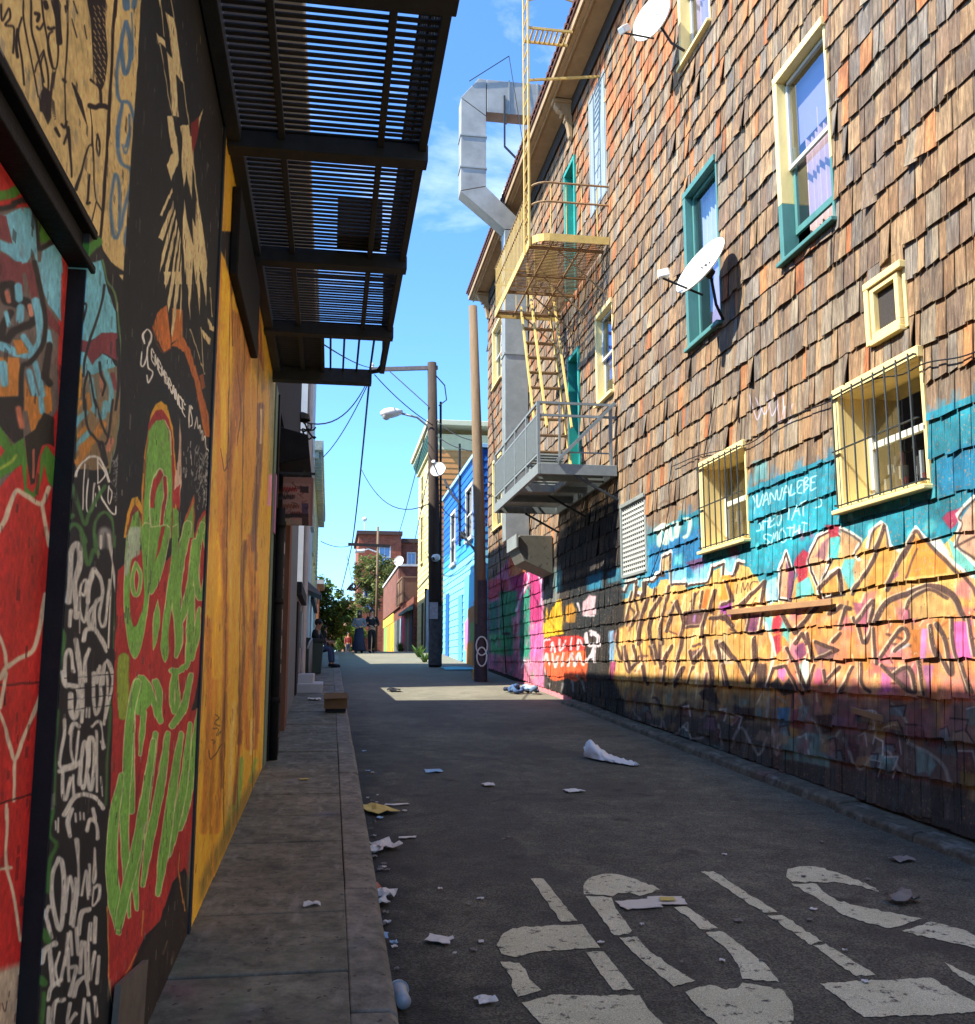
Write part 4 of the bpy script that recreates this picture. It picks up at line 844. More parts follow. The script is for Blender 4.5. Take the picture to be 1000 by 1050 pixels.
    for F, P, k in ((R6, ((0, 205), (100, 265), (80, 330), (0, 340)), (214, 158, 110)), (R6, ((20, 350), (70, 345), (90, 440), (60, 520), (0, 410)), (100, 196, 196)), (R6, ((70, 350), (165, 350), (130, 420), (80, 480), (60, 400)), (214, 160, 110)), (R6, ((150, 260), (180, 175), (225, 200), (250, 300), (150, 310)), AMB), (R6, ((180, 310), (260, 290), (230, 480), (140, 480)), (214, 150, 66)), (R6, ((255, 420), (275, 370), (290, 430), (245, 470)), (190, 90, 150)),
                    (R6, ((320, 440), (330, 330), (375, 240), (430, 280), (520, 360), (530, 420)), (208, 130, 50)), (R6, ((520, 250), (600, 300), (668, 380), (668, 460), (560, 360)), (110, 200, 190)), (R6, ((560, 270), (590, 160), (668, 30), (800, 0), (800, 330), (640, 330)), (222, 170, 140)), (R6, ((340, 560), (400, 490), (500, 500), (590, 600), (520, 640), (350, 640)), (206, 160, 96)), (R6, ((540, 660), (640, 650), (650, 840), (550, 840)), (214, 92, 160)), (R6, ((345, 690), (395, 690), (395, 850), (350, 845)), (190, 110, 46)), (R6, ((395, 690), (430, 690), (430, 840), (400, 850)), (206, 130, 190)), (R6, ((60, 560), (160, 570), (130, 750), (100, 660)), (170, 90, 110)),
                    (R6, ((210, 870), (330, 890), (350, 1000), (290, 950)), (120, 76, 84)), (R6, ((400, 870), (450, 870), (440, 1000)), (214, 130, 180)), (R6, ((200, 900), (250, 920), (260, 1000), (210, 1000)), (214, 110, 160)), (R6, ((520, 120), (600, 90), (570, 180), (540, 210), (500, 150)), (180, 52, 84)), (R6, ((430, 260), (480, 240), (540, 330), (490, 300)), WHT)): c.poly(F(*P), k, .92, soft=1)
    for p, w in (([(0, 195), (105, 255), (70, 330), (90, 350)], 4), ([(140, 290), (150, 215), (195, 168), (225, 190), (250, 280), (300, 320), (370, 195), (440, 260), (560, 370), (640, 430)], 4), ([(668, 20), (570, 130), (590, 175), (560, 280), (668, 375)], 4), ([(330, 500), (420, 470), (520, 500), (600, 600)], 2.4)): c.stroke(R6(*p), w, WHT, .95, curve=False)
    for p, w in (([(0, 205), (100, 265), (75, 330)], 2), ([(150, 300), (160, 220), (195, 182), (220, 200), (245, 290)], 2.2), ([(310, 340), (370, 215), (430, 275), (550, 390), (640, 480), (668, 530)], 4), ([(668, 40), (580, 140), (600, 180), (570, 280), (668, 350)], 2.2), ([(560, 290), (668, 230)], 2.4), ([(60, 520), (150, 380), (210, 180)], 3), ([(180, 660), (230, 560), (330, 520), (440, 490), (540, 530), (600, 640)], 4.4), ([(90, 650), (160, 560), (130, 760)], 2.4), ([(200, 830), (290, 690)], 2.2), ([(200, 870), (360, 1000)], 2), ([(440, 690), (470, 800), (540, 900)], 4), ([(540, 640), (545, 760), (620, 1000)], 2.4), ([(470, 660), (530, 800)], 3), ([(230, 500), (300, 330)], 3), ([(330, 440), (370, 300)], 2.4), ([(380, 860), (410, 1000)], 2.4), ([(160, 690), (170, 860)], 2.4), ([(340, 600), (350, 690)], 2)): c.stroke(R6(*p), w, (84, 60, 52), .9, soft=.7)
    c.stroke(R6((265, 800), (330, 770)), 4, (190, 190, 190), .9, soft=1)
    # brown letter bars, left
    for p, w in (([(190, 240), (230, 300), (210, 400)], 2), ([(290, 290), (250, 400), (280, 520)], 3), ([(380, 280), (350, 420), (370, 560)], 3), ([(505, 300), (555, 225), (620, 380)], 2.6), ([(620, 310), (640, 400), (640, 410)], 3), ([(440, 380), (430, 520), (440, 730), (480, 640)], 4), ([(600, 400), (580, 560), (545, 850)], 2.4), ([(690, 560), (780, 560), (860, 800)], 3), ([(890, 540), (920, 700), (970, 850)], 2.4), ([(900, 540), (1000, 640)], 2.4), ([(270, 560), (300, 700), (330, 850)], 2.2), ([(130, 560), (160, 720), (190, 760), (240, 680)], 2.4), ([(220, 700), (270, 640)], 2), ([(350, 560), (390, 700)], 3), ([(830, 770), (840, 860)], 4), ([(560, 850), (600, 740)], 3)): c.stroke(R4(*p), w, (86, 56, 48), .9, soft=.7)
    for P, k in (((630, 300), (800, 280), (790, 400), (640, 410)), (92, 54, 60)), (((900, 230), (990, 220), (985, 280), (900, 300)), (150, 60, 150)), (((665, 600), (775, 570), (690, 680)), (106, 72, 70)), (((790, 110), (830, 110), (800, 270), (760, 260)), (222, 110, 40)), (((920, 0), (1000, 0), (1000, 180), (900, 200)), (222, 140, 44)), (((640, 20), (800, 20), (800, 40), (640, 60)), (150, 206, 226)), (((20, 470), (70, 470), (70, 640), (30, 680)), (130, 190, 220)), (((40, 690), (75, 690), (60, 830), (35, 820)), (170, 70, 110)), (((30, 440), (110, 430), (90, 520), (40, 500)), (160, 70, 90)), (((870, 510), (900, 500), (1000, 700), (900, 700), (850, 600)), (206, 180, 150)), (((690, 300), (705, 300), (700, 370), (690, 370)), (170, 120, 190)): c.poly(R4(*P), k, .9, soft=1)
    # columns of the left letters: brown gaps with pale edges, read off board by board
    BR2 = (70, 42, 34)
    for p, w in (([(215, 130), (190, 250), (165, 400)], 2.4), ([(250, 90), (235, 200), (262, 290), (205, 400)], 3), ([(300, 60), (310, 130), (285, 200)], 3.4), ([(330, 190), (300, 300), (272, 420), (262, 540)], 4), ([(400, 110), (380, 200)], 3), ([(430, 180), (370, 290), (345, 430), (380, 560)], 4.4), ([(500, 90), (470, 240), (430, 420), (450, 540)], 3.4), ([(560, 210), (515, 320), (480, 440)], 4), ([(560, 215), (620, 370), (600, 520), (570, 700), (550, 860)], 4), ([(700, 150), (690, 280)], 3), ([(760, 130), (750, 280)], 3), ([(640, 300), (800, 285)], 5), ([(650, 405), (770, 400)], 3), ([(800, 280), (770, 410), (775, 560)], 4),
                 ([(860, 120), (830, 290)], 4), ([(940, 330), (1000, 400)], 5), ([(830, 340), (900, 330), (930, 350)], 4), ([(665, 600), (690, 690), (780, 570), (830, 760), (850, 870)], 4), ([(870, 520), (900, 620), (940, 860)], 4), ([(905, 540), (1010, 660)], 4.4), ([(220, 560), (260, 680), (190, 740), (150, 560)], 3.4), ([(290, 720), (330, 860)], 3.4), ([(380, 560), (440, 720), (520, 560)], 4), ([(470, 720), (470, 860)], 3), ([(610, 730), (545, 870)], 4.4), ([(690, 720), (650, 850)], 2.4), ([(100, 440), (90, 560), (130, 660)], 3)):
        c.stroke([(x - 1.5, y - .8) for x, y in R4(*p)], w * .8, (240, 214, 168), .7, soft=.7, curve=False); c.stroke(R4(*p), w, BR2, .92, soft=.6, curve=False)
    for p, w in (([(20, 330), (60, 440), (0, 470)], 3.4), ([(100, 480), (250, 330), (240, 460)], 4), ([(160, 530), (150, 640), (230, 640), (240, 520)], 3), ([(0, 700), (90, 810), (160, 930), (200, 800), (185, 670)], 4.4), ([(360, 530), (430, 635), (560, 480)], 4.6), ([(500, 640), (545, 800), (690, 740), (550, 690)], 4), ([(380, 730), (440, 830), (505, 980), (540, 830)], 3.6), ([(600, 860), (620, 930), (690, 840)], 3.6), ([(660, 690), (700, 640)], 4), ([(640, 520), (700, 480), (758, 490)], 5), ([(430, 700), (470, 640), (500, 700)], 4), ([(270, 960), (300, 850), (370, 830), (470, 1000)], 3.4), ([(0, 830), (40, 960)], 4), ([(580, 370), (690, 260), (720, 400)], 4)):
        c.stroke([(x - 1.6, y - 1) for x, y in R5(*p)], w * .8, (238, 214, 176), .75, soft=.7, curve=False); c.stroke(R5(*p), w, BR2, .92, soft=.6, curve=False)
    for p, w in (([(60, 520), (160, 360), (215, 190)], 4.4), ([(180, 660), (230, 560), (330, 520), (440, 480), (540, 520), (610, 640)], 6), ([(330, 590), (350, 540), (430, 500), (520, 540)], 3.6), ([(230, 500), (310, 320), (360, 240)], 5), ([(90, 660), (165, 555), (125, 760), (70, 640)], 4), ([(200, 830), (300, 690), (330, 740), (270, 800)], 4), ([(200, 870), (360, 1005), (330, 880), (260, 920)], 4), ([(440, 680), (475, 800), (545, 910), (520, 760), (470, 670)], 5), ([(540, 640), (560, 780), (640, 1000)], 4), ([(380, 850), (410, 1010)], 4.4), ([(160, 690), (175, 860)], 3.6), ([(30, 590), (0, 690)], 4), ([(100, 860), (110, 960), (150, 1000)], 3.4), ([(620, 640), (660, 820)], 4), ([(0, 1000), (60, 880)], 3.4)):
        c.stroke([(x - 2, y - 1.2) for x, y in R6(*p)], w * .8, (240, 212, 170), .8, soft=.7); c.stroke(R6(*p), w, (78, 54, 48), .92, soft=.6)
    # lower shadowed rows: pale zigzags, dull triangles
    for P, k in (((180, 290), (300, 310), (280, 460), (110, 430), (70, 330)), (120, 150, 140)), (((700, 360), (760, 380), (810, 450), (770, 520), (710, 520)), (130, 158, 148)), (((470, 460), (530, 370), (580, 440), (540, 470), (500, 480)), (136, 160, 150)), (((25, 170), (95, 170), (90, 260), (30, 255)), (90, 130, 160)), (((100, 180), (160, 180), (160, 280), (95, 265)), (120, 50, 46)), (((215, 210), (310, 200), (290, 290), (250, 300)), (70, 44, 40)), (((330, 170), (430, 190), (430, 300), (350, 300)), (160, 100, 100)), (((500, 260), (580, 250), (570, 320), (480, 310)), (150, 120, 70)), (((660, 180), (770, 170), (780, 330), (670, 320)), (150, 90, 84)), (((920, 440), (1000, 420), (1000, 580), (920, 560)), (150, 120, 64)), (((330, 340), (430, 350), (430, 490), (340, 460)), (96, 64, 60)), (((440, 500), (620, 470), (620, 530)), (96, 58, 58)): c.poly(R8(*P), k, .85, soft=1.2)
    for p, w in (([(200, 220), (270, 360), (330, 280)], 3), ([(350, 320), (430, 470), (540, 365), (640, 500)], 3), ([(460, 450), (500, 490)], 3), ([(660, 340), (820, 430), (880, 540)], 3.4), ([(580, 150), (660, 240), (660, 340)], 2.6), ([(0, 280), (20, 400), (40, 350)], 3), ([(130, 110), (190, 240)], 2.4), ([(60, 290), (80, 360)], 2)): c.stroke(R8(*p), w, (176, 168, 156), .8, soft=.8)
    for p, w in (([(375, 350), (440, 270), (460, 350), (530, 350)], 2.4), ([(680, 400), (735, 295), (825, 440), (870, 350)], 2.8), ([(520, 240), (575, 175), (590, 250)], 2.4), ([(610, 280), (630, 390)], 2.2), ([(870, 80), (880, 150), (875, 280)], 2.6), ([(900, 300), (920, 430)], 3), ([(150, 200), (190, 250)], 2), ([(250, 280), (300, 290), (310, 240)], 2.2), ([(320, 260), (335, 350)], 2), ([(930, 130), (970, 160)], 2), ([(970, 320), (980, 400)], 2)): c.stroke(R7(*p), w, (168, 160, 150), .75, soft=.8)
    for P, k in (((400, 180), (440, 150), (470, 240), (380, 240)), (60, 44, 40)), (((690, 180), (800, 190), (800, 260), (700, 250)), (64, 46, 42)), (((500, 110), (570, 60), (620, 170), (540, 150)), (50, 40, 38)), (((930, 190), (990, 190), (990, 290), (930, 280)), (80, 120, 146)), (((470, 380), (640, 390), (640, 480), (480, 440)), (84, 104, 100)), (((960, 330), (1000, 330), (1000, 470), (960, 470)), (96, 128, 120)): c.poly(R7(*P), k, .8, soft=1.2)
    for q in range(70):
        x = rr.uniform(650, 1010); f = (x - 640) / 360; y = rr.uniform(706 + 20 * f, 735 + 70 * f); w_ = 5 + 12 * f; h_ = rr.uniform(8, 12 + 22 * f)
        P = [(x, y), (x + w_ * rr.uniform(.4, 1.2), y + rr.uniform(-4, 4)), (x + w_ * rr.uniform(.2, 1.4), y + h_), (x - w_ * rr.uniform(0, .4), y + h_ * .8)]
        c.poly(P, rr.choice([(160, 110, 110), (120, 160, 156), (176, 136, 90), (110, 60, 64), (70, 56, 58), (150, 100, 130), (168, 140, 116), (96, 130, 136)]), .55, soft=1)
        if rr.random() < .5: c.stroke(P[:3], rr.uniform(1, 2.2), rr.choice([(206, 200, 190), (60, 44, 42), (70, 40, 44)]), .85, soft=.7, curve=False)
    for q in range(90):
        x = rr.uniform(640, 1000); y = 720 + (x - 640) * .17 + rr.uniform(-14, 60); c.stroke([(x, y), (x + rr.uniform(-2, 2), y + rr.uniform(6, 22))], rr.uniform(1, 3.4), rr.choice([(84, 78, 74), (120, 110, 100), (66, 60, 60), (134, 104, 96), (104, 120, 116)]), .4, soft=1.5)
    # black painted bay
    c.poly([(556, 745), (556, 640), (557, 600), (566, 566), (574, 548), (592, 530), (612, 520), (628, 514), (637, 520), (637, 600), (640, 612), (640, 640), (628, 650), (624, 690), (640, 720), (640, 745)], BLK, .93, soft=2)
    for q in range(26): c.stroke([(rr.uniform(575, 640), rr.uniform(500, 560)), (rr.uniform(575, 640), rr.uniform(545, 640))], rr.uniform(1.5, 4), rr.choice([BLK, (60, 56, 56), (40, 40, 42)]), .6, soft=2)  # dark stain plus the balcony's shadow, brushed onto the upper shingles
    for P, k in (((430, 100), (525, 60), (525, 330), (390, 350), (400, 250)), (116, 116, 108)), (((480, 110), (525, 90), (525, 240), (480, 260)), (80, 140, 144)), (((700, 150), (820, 100), (825, 230), (710, 250)), (30, 130, 160)), (((850, 120), (960, 70), (950, 180), (860, 200)), (40, 110, 130)), (((375, 140), (410, 150), (390, 220)), (150, 120, 190)): c.poly(R9(*P), k, .85, soft=1.5)
    c.poly(R9((355, 60), (430, 20), (440, 200), (400, 240), (390, 160)), BLK, .95, soft=1.5)
    c.poly(R9((375, 560), (380, 470), (410, 480), (420, 370), (440, 440), (460, 370), (500, 320), (525, 310), (535, 420), (540, 560), (390, 590)), (236, 172, 22), .97, soft=.8)
    c.poly(R9((550, 480), (560, 360), (600, 330), (630, 380), (620, 480)), (190, 128, 30), .9, soft=1); c.poly(R9((670, 430), (680, 330), (720, 280), (770, 290), (775, 420)), (222, 178, 180), .95, soft=1)
    c.poly(R9((385, 700), (390, 600), (470, 580), (640, 570), (690, 590), (690, 670), (640, 690)), (214, 46, 38), .97, soft=.8)
    c.poly(R9((385, 700), (690, 675), (710, 760), (700, 910), (670, 870), (640, 900), (600, 900), (570, 880), (530, 890), (470, 900), (420, 860), (390, 780)), (232, 92, 44), .97, soft=.8)
    for p, w in (([(400, 660), (400, 610), (440, 600)], 2.4), ([(450, 680), (460, 620), (480, 690)], 2.4), ([(510, 600), (515, 680), (560, 610)], 2.2), ([(590, 670), (600, 590)], 2.4), ([(640, 670), (650, 600), (680, 640)], 2.4), ([(400, 760), (420, 700), (440, 780)], 2.4), ([(460, 700), (480, 800), (500, 720)], 2.4), ([(540, 700), (530, 790)], 2.4), ([(570, 790), (600, 700), (620, 790), (650, 700), (680, 780)], 2.6), ([(700, 560), (720, 640), (760, 640), (740, 720)], 4), ([(740, 560), (790, 580), (790, 640)], 4), ([(760, 680), (760, 760)], 3), ([(700, 760), (760, 690)], 3), ([(690, 430), (760, 430)], 2), ([(640, 340), (660, 400)], 2), ([(730, 540), (770, 550)], 3)): c.stroke(R9(*p), w, (226, 206, 204), .9, soft=.7)
    for p in ([(400, 810), (430, 870)], [(540, 920), (530, 980)], [(600, 900), (615, 970)], [(670, 900), (700, 975)], [(440, 920), (445, 940)], [(640, 860), (660, 900)]): c.stroke(R9(*p), (3, 1), (160, 156, 150), .8, soft=.8)
    c.drips([582, 590, 604, 612, 622], 700, 30, 2.2, BLK, .8); c.poly(R9((865, 540), (900, 540), (905, 760), (870, 760)), (150, 190, 220), .9, soft=1); c.poly(R9((875, 760), (910, 760), (900, 890), (880, 890)), (170, 70, 110), .9, soft=1)
    # pink figure panel at the far end
    c.poly([(502, 600), (520, 575), (540, 560), (556, 575), (558, 745), (500, 720)], (214, 118, 150), .95, soft=1)
    c.poly(R9((0, 180), (60, 160), (150, 180), (150, 280), (60, 300), (0, 330)), (206, 64, 80), .9, soft=1.5); c.poly(R9((160, 160), (290, 110), (340, 100), (380, 180), (385, 470), (300, 500), (300, 300), (220, 340), (200, 280), (180, 260)), (186, 40, 104), .95, soft=.8)
    c.poly(R9((300, 500), (390, 480), (390, 1040), (300, 1000)), (218, 100, 160), .95, soft=1.5); c.poly(R9((230, 340), (300, 200), (300, 740), (230, 790)), (24, 140, 104), .95, soft=.8); c.poly(R9((80, 260), (210, 250), (200, 420), (230, 560), (170, 720), (80, 680)), (60, 158, 104), .95, soft=1.5); c.poly(R9((10, 340), (70, 320), (70, 560), (15, 560)), (40, 130, 100), .9, soft=1.5)
    c.poly(R9((10, 560), (140, 560), (150, 720), (20, 700)), (80, 190, 110), .9, soft=2); c.poly(R9((20, 740), (390, 740), (390, 1050), (20, 1000)), (212, 120, 140), .8, soft=4); c.poly(R9((170, 440), (220, 430), (225, 720), (180, 690)), (216, 140, 150), .9, soft=1)
    c.poly(R9((150, 150), (150, 20), (200, -60), (250, -110), (290, -60), (300, 90), (240, 130)), (222, 96, 46), .95, soft=1); c.poly(R9((170, 80), (290, 40), (295, 100), (180, 140)), (222, 140, 80), .8, soft=1.5); c.stroke(R9((200, -40), (230, -60), (250, -20), (220, 10)), 1.4, (120, 30, 70))
    for p, w, k in (([(280, 110), (290, 180), (240, 280), (200, 400)], 2, (236, 220, 220)), ([(370, 150), (385, 250), (380, 350)], 2, (230, 200, 220)), ([(240, 800), (260, 760), (300, 760)], 2, (236, 220, 220)), ([(250, 330), (260, 500), (250, 700)], 1.4, (16, 90, 76)), ([(280, 300), (270, 480), (285, 640)], 1.4, (16, 90, 76)), ([(30, 600), (45, 620), (65, 590)], 1.2, (30, 80, 50)), ([(70, 720), (100, 740), (120, 820)], 3, (222, 150, 140)), ([(110, 560), (150, 560)], 3, (60, 40, 46)), ([(200, 480), (190, 600)], 2, (160, 50, 70))): c.stroke(R9(*p), w, k, .9, soft=.8)
    for q in range(40):
        x = rr.uniform(503, 552); y = rr.uniform(600, 710); c.stroke([(x, y), (x + rr.uniform(-1.5, 1.5), y + rr.uniform(3, 12))], rr.uniform(1, 2.6), rr.choice([(226, 150, 170), (90, 180, 120), (206, 70, 110), (40, 120, 96)]), .45, soft=1)
    m = smooth_noise(c.h, c.w, 50, .07) + smooth_noise(c.h, c.w, 9, .07)
    c.a[..., :3] *= np.clip(1 + m, .6, 1.35)[..., None]
# ------------------------------------------------------------------ camera, light, sky
cam = bpy.data.cameras.new('camera'); co = bpy.data.objects.new('camera', cam); COL.objects.link(co)
cam.sensor_fit = 'HORIZONTAL'; cam.sensor_width = 36; cam.lens = 36 * FPX / 1000; cam.clip_start = .05; cam.clip_end = 3000
co.matrix_world = Matrix(((CR[0], CU[0], -CF[0], CAM[0]), (CR[1], CU[1], -CF[1], CAM[1]), (CR[2], CU[2], -CF[2], CAM[2]), (0, 0, 0, 1)))
SC.camera = co
SUNV = Vector((.833, .165, -1.0)).normalized()          # the way sunlight travels
sl = bpy.data.lights.new('sun', 'SUN'); sl.energy = 3.7; sl.angle = math.radians(.5); sl.color = (1, .97, .87)
so = bpy.data.objects.new('sun', sl); COL.objects.link(so); so.rotation_euler = SUNV.to_track_quat('-Z', 'Y').to_euler()
W = bpy.data.worlds.new('World'); SC.world = W; W.use_nodes = True
wn, wl = W.node_tree.nodes, W.node_tree.links
bg = wn['Background']; sky = wn.new('ShaderNodeTexSky'); sky.sky_type = 'NISHITA'; sky.sun_disc = False
sky.sun_elevation = math.asin(-SUNV.z); sky.sun_rotation = math.atan2(-SUNV.x, -SUNV.y)
sky.air_density = 1.0; sky.dust_density = .6; sky.ozone_density = 2.0
tc = wn.new('ShaderNodeTexCoord'); mp = wn.new('ShaderNodeMapping'); mp.inputs['Scale'].default_value = (1.0, 1.0, 2.6); mp.inputs['Location'].default_value = (.37, .2, .1)
wl.new(tc.outputs['Generated'], mp.inputs['Vector'])
cn = wn.new('ShaderNodeTexNoise'); cn.inputs['Scale'].default_value = 2.1; cn.inputs['Detail'].default_value = 9; cn.inputs['Roughness'].default_value = .58; cn.inputs['Distortion'].default_value = .35
wl.new(mp.outputs[0], cn.inputs['Vector'])
crp = wn.new('ShaderNodeValToRGB'); crp.color_ramp.elements[0].position = .57; crp.color_ramp.elements[1].position = .84
crp.color_ramp.elements[0].color = (0, 0, 0, 1); crp.color_ramp.elements[1].color = (.75, .75, .75, 1)
wl.new(cn.outputs['Fac'], crp.inputs['Fac'])
mx = wn.new('ShaderNodeMix'); mx.data_type = 'RGBA'; mx.inputs[7].default_value = (5.2, 5.5, 6.0, 1)
tn = wn.new('ShaderNodeMix'); tn.data_type = 'RGBA'; tn.blend_type = 'MULTIPLY'; tn.inputs[0].default_value = 1; tn.inputs[7].default_value = (.37, .595, .87, 1); wl.new(sky.outputs['Color'], tn.inputs[6])
wl.new(crp.outputs['Color'], mx.inputs[0]); wl.new(tn.outputs[2], mx.inputs[6]); wl.new(mx.outputs[2], bg.inputs['Color'])
bg.inputs['Strength'].default_value = .14
SC.view_settings.view_transform = 'Standard'; SC.view_settings.look = 'None'; SC.view_settings.gamma = 1; SC.view_settings.exposure = 1.84
SC.cycles.max_bounces = 8; SC.cycles.diffuse_bounces = 5; SC.cycles.use_denoising = True
SC.cycles.transparent_max_bounces = 12

# ------------------------------------------------------------------ ground, road, pavement
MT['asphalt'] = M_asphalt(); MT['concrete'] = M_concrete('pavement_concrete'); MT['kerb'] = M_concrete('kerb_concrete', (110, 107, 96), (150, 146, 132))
MT['earth'] = M('bare_ground', (112, 102, 88), .95, .2, 1, .2, 20)
g = MB()
ys = [-40, -6, 41, 60, 200, 700]
for a, b in zip(ys[:-1], ys[1:]):
    g.poly([(-300, a, gz(a) - .06), (300, a, gz(a) - .06), (300, b, gz(b) - .06), (-300, b, gz(b) - .06)])
tag(g.build('ground', MT['earth']), kind='structure')
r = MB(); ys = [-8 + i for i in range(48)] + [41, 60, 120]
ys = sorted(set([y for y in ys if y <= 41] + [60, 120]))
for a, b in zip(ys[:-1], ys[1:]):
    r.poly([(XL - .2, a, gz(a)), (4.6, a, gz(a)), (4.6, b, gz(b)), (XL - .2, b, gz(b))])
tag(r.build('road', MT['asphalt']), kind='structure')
sw = MB()
joints = [-5.2, -4.2, -3.2, -2.2, -1.2, -.2, .9, 1.9, 2.75, 3.52, 4.33, 5.14, 5.88, 6.69, 7.53, 8.38, 9.2, 10.0, 10.85, 11.7, 12.55, 13.4, 14.25, 15.1, 16, 16.9, 17.8, 18.7, 19.6, 20.5, 21.4, 22.3, 23.2, 24.1, 25, 26, 27, 28, 29, 30, 31.2, 32.4, 33.6, 35, 37, 39, 41]
for k, (a, b) in enumerate(zip(joints[:-1], joints[1:])):
    j = random.uniform(-.006, .006)
    x1 = .107; a2, b2 = a + .011 + random.uniform(-.004, .004), b - .011
    top = [(XL - .1, a2), (x1, a2), (x1, b2), (XL - .1, b2)]
    sw.prism([(x, y, gz(y) - .02) for x, y in top], (0, 0, .14 + j))
for a, b in zip(joints[:-1], joints[1:]):
    sw.prism([(x, y, gz(y) - .02) for x, y in ((XL - .1, a), (.109, a), (.109, b), (XL - .1, b))], (0, 0, .115))
tag(sw.build('sidewalk', MT['concrete'], bevel=.006), kind='structure')
kb = MB(); y = -5.0
while y < 33:
    L = random.uniform(1.3, 2.1); a, b = y + .006, y + L - .006; dx = random.uniform(-.006, .006); dz = random.uniform(-.006, .006)
    pr = [(.1095, -.03), (.1095, .122), (.262, .118), (.288, .095), (.292, -.03)]
    kb.add([(x + dx, yy, gz(yy) + z + dz) for yy in (a, b) for x, z in pr],
           [(4, 3, 2, 1, 0), (5, 6, 7, 8, 9)] + [(i, (i + 1) % 5, 5 + (i + 1) % 5, 5 + i) for i in range(5)])
    y += L
tag(kb.build('kerb', MT['kerb'], bevel=.008), kind='structure')
rk = MB(); y = -5.0
while y < 17.4:
    L = random.uniform(.9, 1.7); a, b = y + .006, min(y + L, 17.45) - .006; dx = random.uniform(-.025, .025); dz = random.uniform(-.015, .012)
    pr = [(4.14, -.03), (4.16, .055), (4.19, .07), (4.40, .085), (4.40, -.03)]
    rk.add([(x + dx * (i < 3), yy, gz(yy) + z + dz) for yy in (a, b) for i, (x, z) in enumerate(pr)],
           [(0, 1, 2, 3, 4), (9, 8, 7, 6, 5)] + [((i + 1) % 5, i, 5 + i, 5 + (i + 1) % 5) for i in range(5)])
    y += L
tag(rk.build('stone_kerb', M_concrete('stone_kerb', (78, 70, 56), (112, 102, 84)), bevel=.012), kind='structure')
# painted STOP legend, read by traffic coming the other way
st = MB(); c1, c2 = cr(500, 870, 3.846), cr(700, 870, 3.333)
LET = [c1((170, 122), (220, 122), (290, 208), (355, 288), (290, 292), (228, 205)),
       c1((100, 318), (230, 308), (375, 302), (410, 350), (445, 395), (330, 402), (210, 408), (110, 432), (55, 420), (35, 385), (60, 340)),
       c1((388, 412), (458, 410), (520, 488), (580, 560), (495, 562), (440, 487)),
       c1((50, 450), (125, 455), (150, 480), (165, 520), (212, 562), (118, 590), (95, 545), (98, 520)),
       c1((135, 612), (260, 580), (430, 584), (600, 582), (635, 640), (690, 692), (745, 760), (500, 770), (290, 765), (205, 690)),
       c1((380, 185), (378, 150), (400, 120), (450, 104), (510, 104), (580, 122), (680, 165), (620, 185), (600, 190), (560, 176), (515, 178), (495, 192), (440, 186)),
       c1((385, 190), (490, 197), (505, 240), (570, 327), (555, 342), (500, 345), (440, 265)),
       c1((520, 355), (590, 352), (640, 410), (725, 468), (820, 525), (735, 550), (640, 470), (570, 410)),
       c1((735, 235), (785, 232), (850, 275), (910, 318), (840, 322), (795, 275)),
       c2((80, 290), (140, 288), (230, 355), (290, 405), (330, 460), (205, 450), (190, 400), (150, 345)),
       c2((10, 495), (60, 475), (100, 470), (150, 487), (190, 480), (205, 462), (340, 485), (375, 530), (380, 590), (340, 660), (250, 680), (130, 610), (60, 555)),
       c2((62, 82), (105, 80), (215, 150), (325, 220), (278, 222), (170, 153)),
       c2((290, 232), (340, 230), (480, 322), (440, 333), (360, 280)),
       c2((447, 335), (490, 328), (575, 382), (660, 435), (595, 440), (520, 388)),
       c2((470, 465), (660, 454), (850, 445), (930, 492), (1030, 540), (1040, 560), (830, 572), (620, 580), (545, 522)),
       c2((355, 100), (360, 72), (400, 63), (470, 68), (560, 95), (640, 130), (672, 150), (600, 130), (530, 118), (450, 117), (375, 116)),
       c2((372, 122), (458, 124), (480, 150), (540, 185), (640, 208), (820, 242), (710, 275), (630, 258), (560, 232), (470, 180)),
       c2((750, 285), (850, 253), (960, 280), (1020, 310), (1060, 345), (1040, 352), (900, 320)),
       c2((895, 392), (950, 420), (1000, 440), (1100, 470), (1180, 560), (1000, 474), (945, 440))]
for L in LET:
    n = len(L); q = []
    for i in range(n):                                      # ragged, slightly worn edges
        p, e = np.array(L[i]), np.array(L[(i + 1) % n])
        k = max(1, int(np.hypot(*(e - p)) / 4))
        for t in np.arange(k) / k:
            w = p + (e - p) * t + RNG.normal(0, .5, 2) * (t > 0)
            v = at_g(w[0], w[1]); q.append((v[0], v[1], v[2] + .004))
    st.poly(q[::-1])
tag(st.build('road_lettering', M_roadpaint()), kind='structure')

# ------------------------------------------------------------------ LEFT: the painted building
cvA = Canvas('x', XL, .55, 4.87, .1, 4.95, .003, (34, 33, 31))
paint_left_mural(cvA); weather(cvA, 3000, 1, [(30, 28, 26), (90, 84, 74), (150, 140, 120), (60, 54, 48)])
cvD = Canvas('x', XL - .042, .5, 2.5, 0, 2.6, .003, (184, 44, 38))
paint_door_mural(cvD); weather(cvD, 900, 2, [(60, 24, 20), (150, 60, 50), (40, 34, 32)])
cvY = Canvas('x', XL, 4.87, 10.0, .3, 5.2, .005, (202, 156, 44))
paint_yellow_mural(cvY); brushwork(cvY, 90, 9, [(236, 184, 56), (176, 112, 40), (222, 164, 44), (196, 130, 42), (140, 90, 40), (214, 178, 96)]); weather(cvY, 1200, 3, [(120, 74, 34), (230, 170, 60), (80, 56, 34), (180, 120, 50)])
MT['mural_left'], _, _ = M_canvas('mural_left', cvA, (58, 54, 50), .7, .3, .22, .3, gain=1.9)
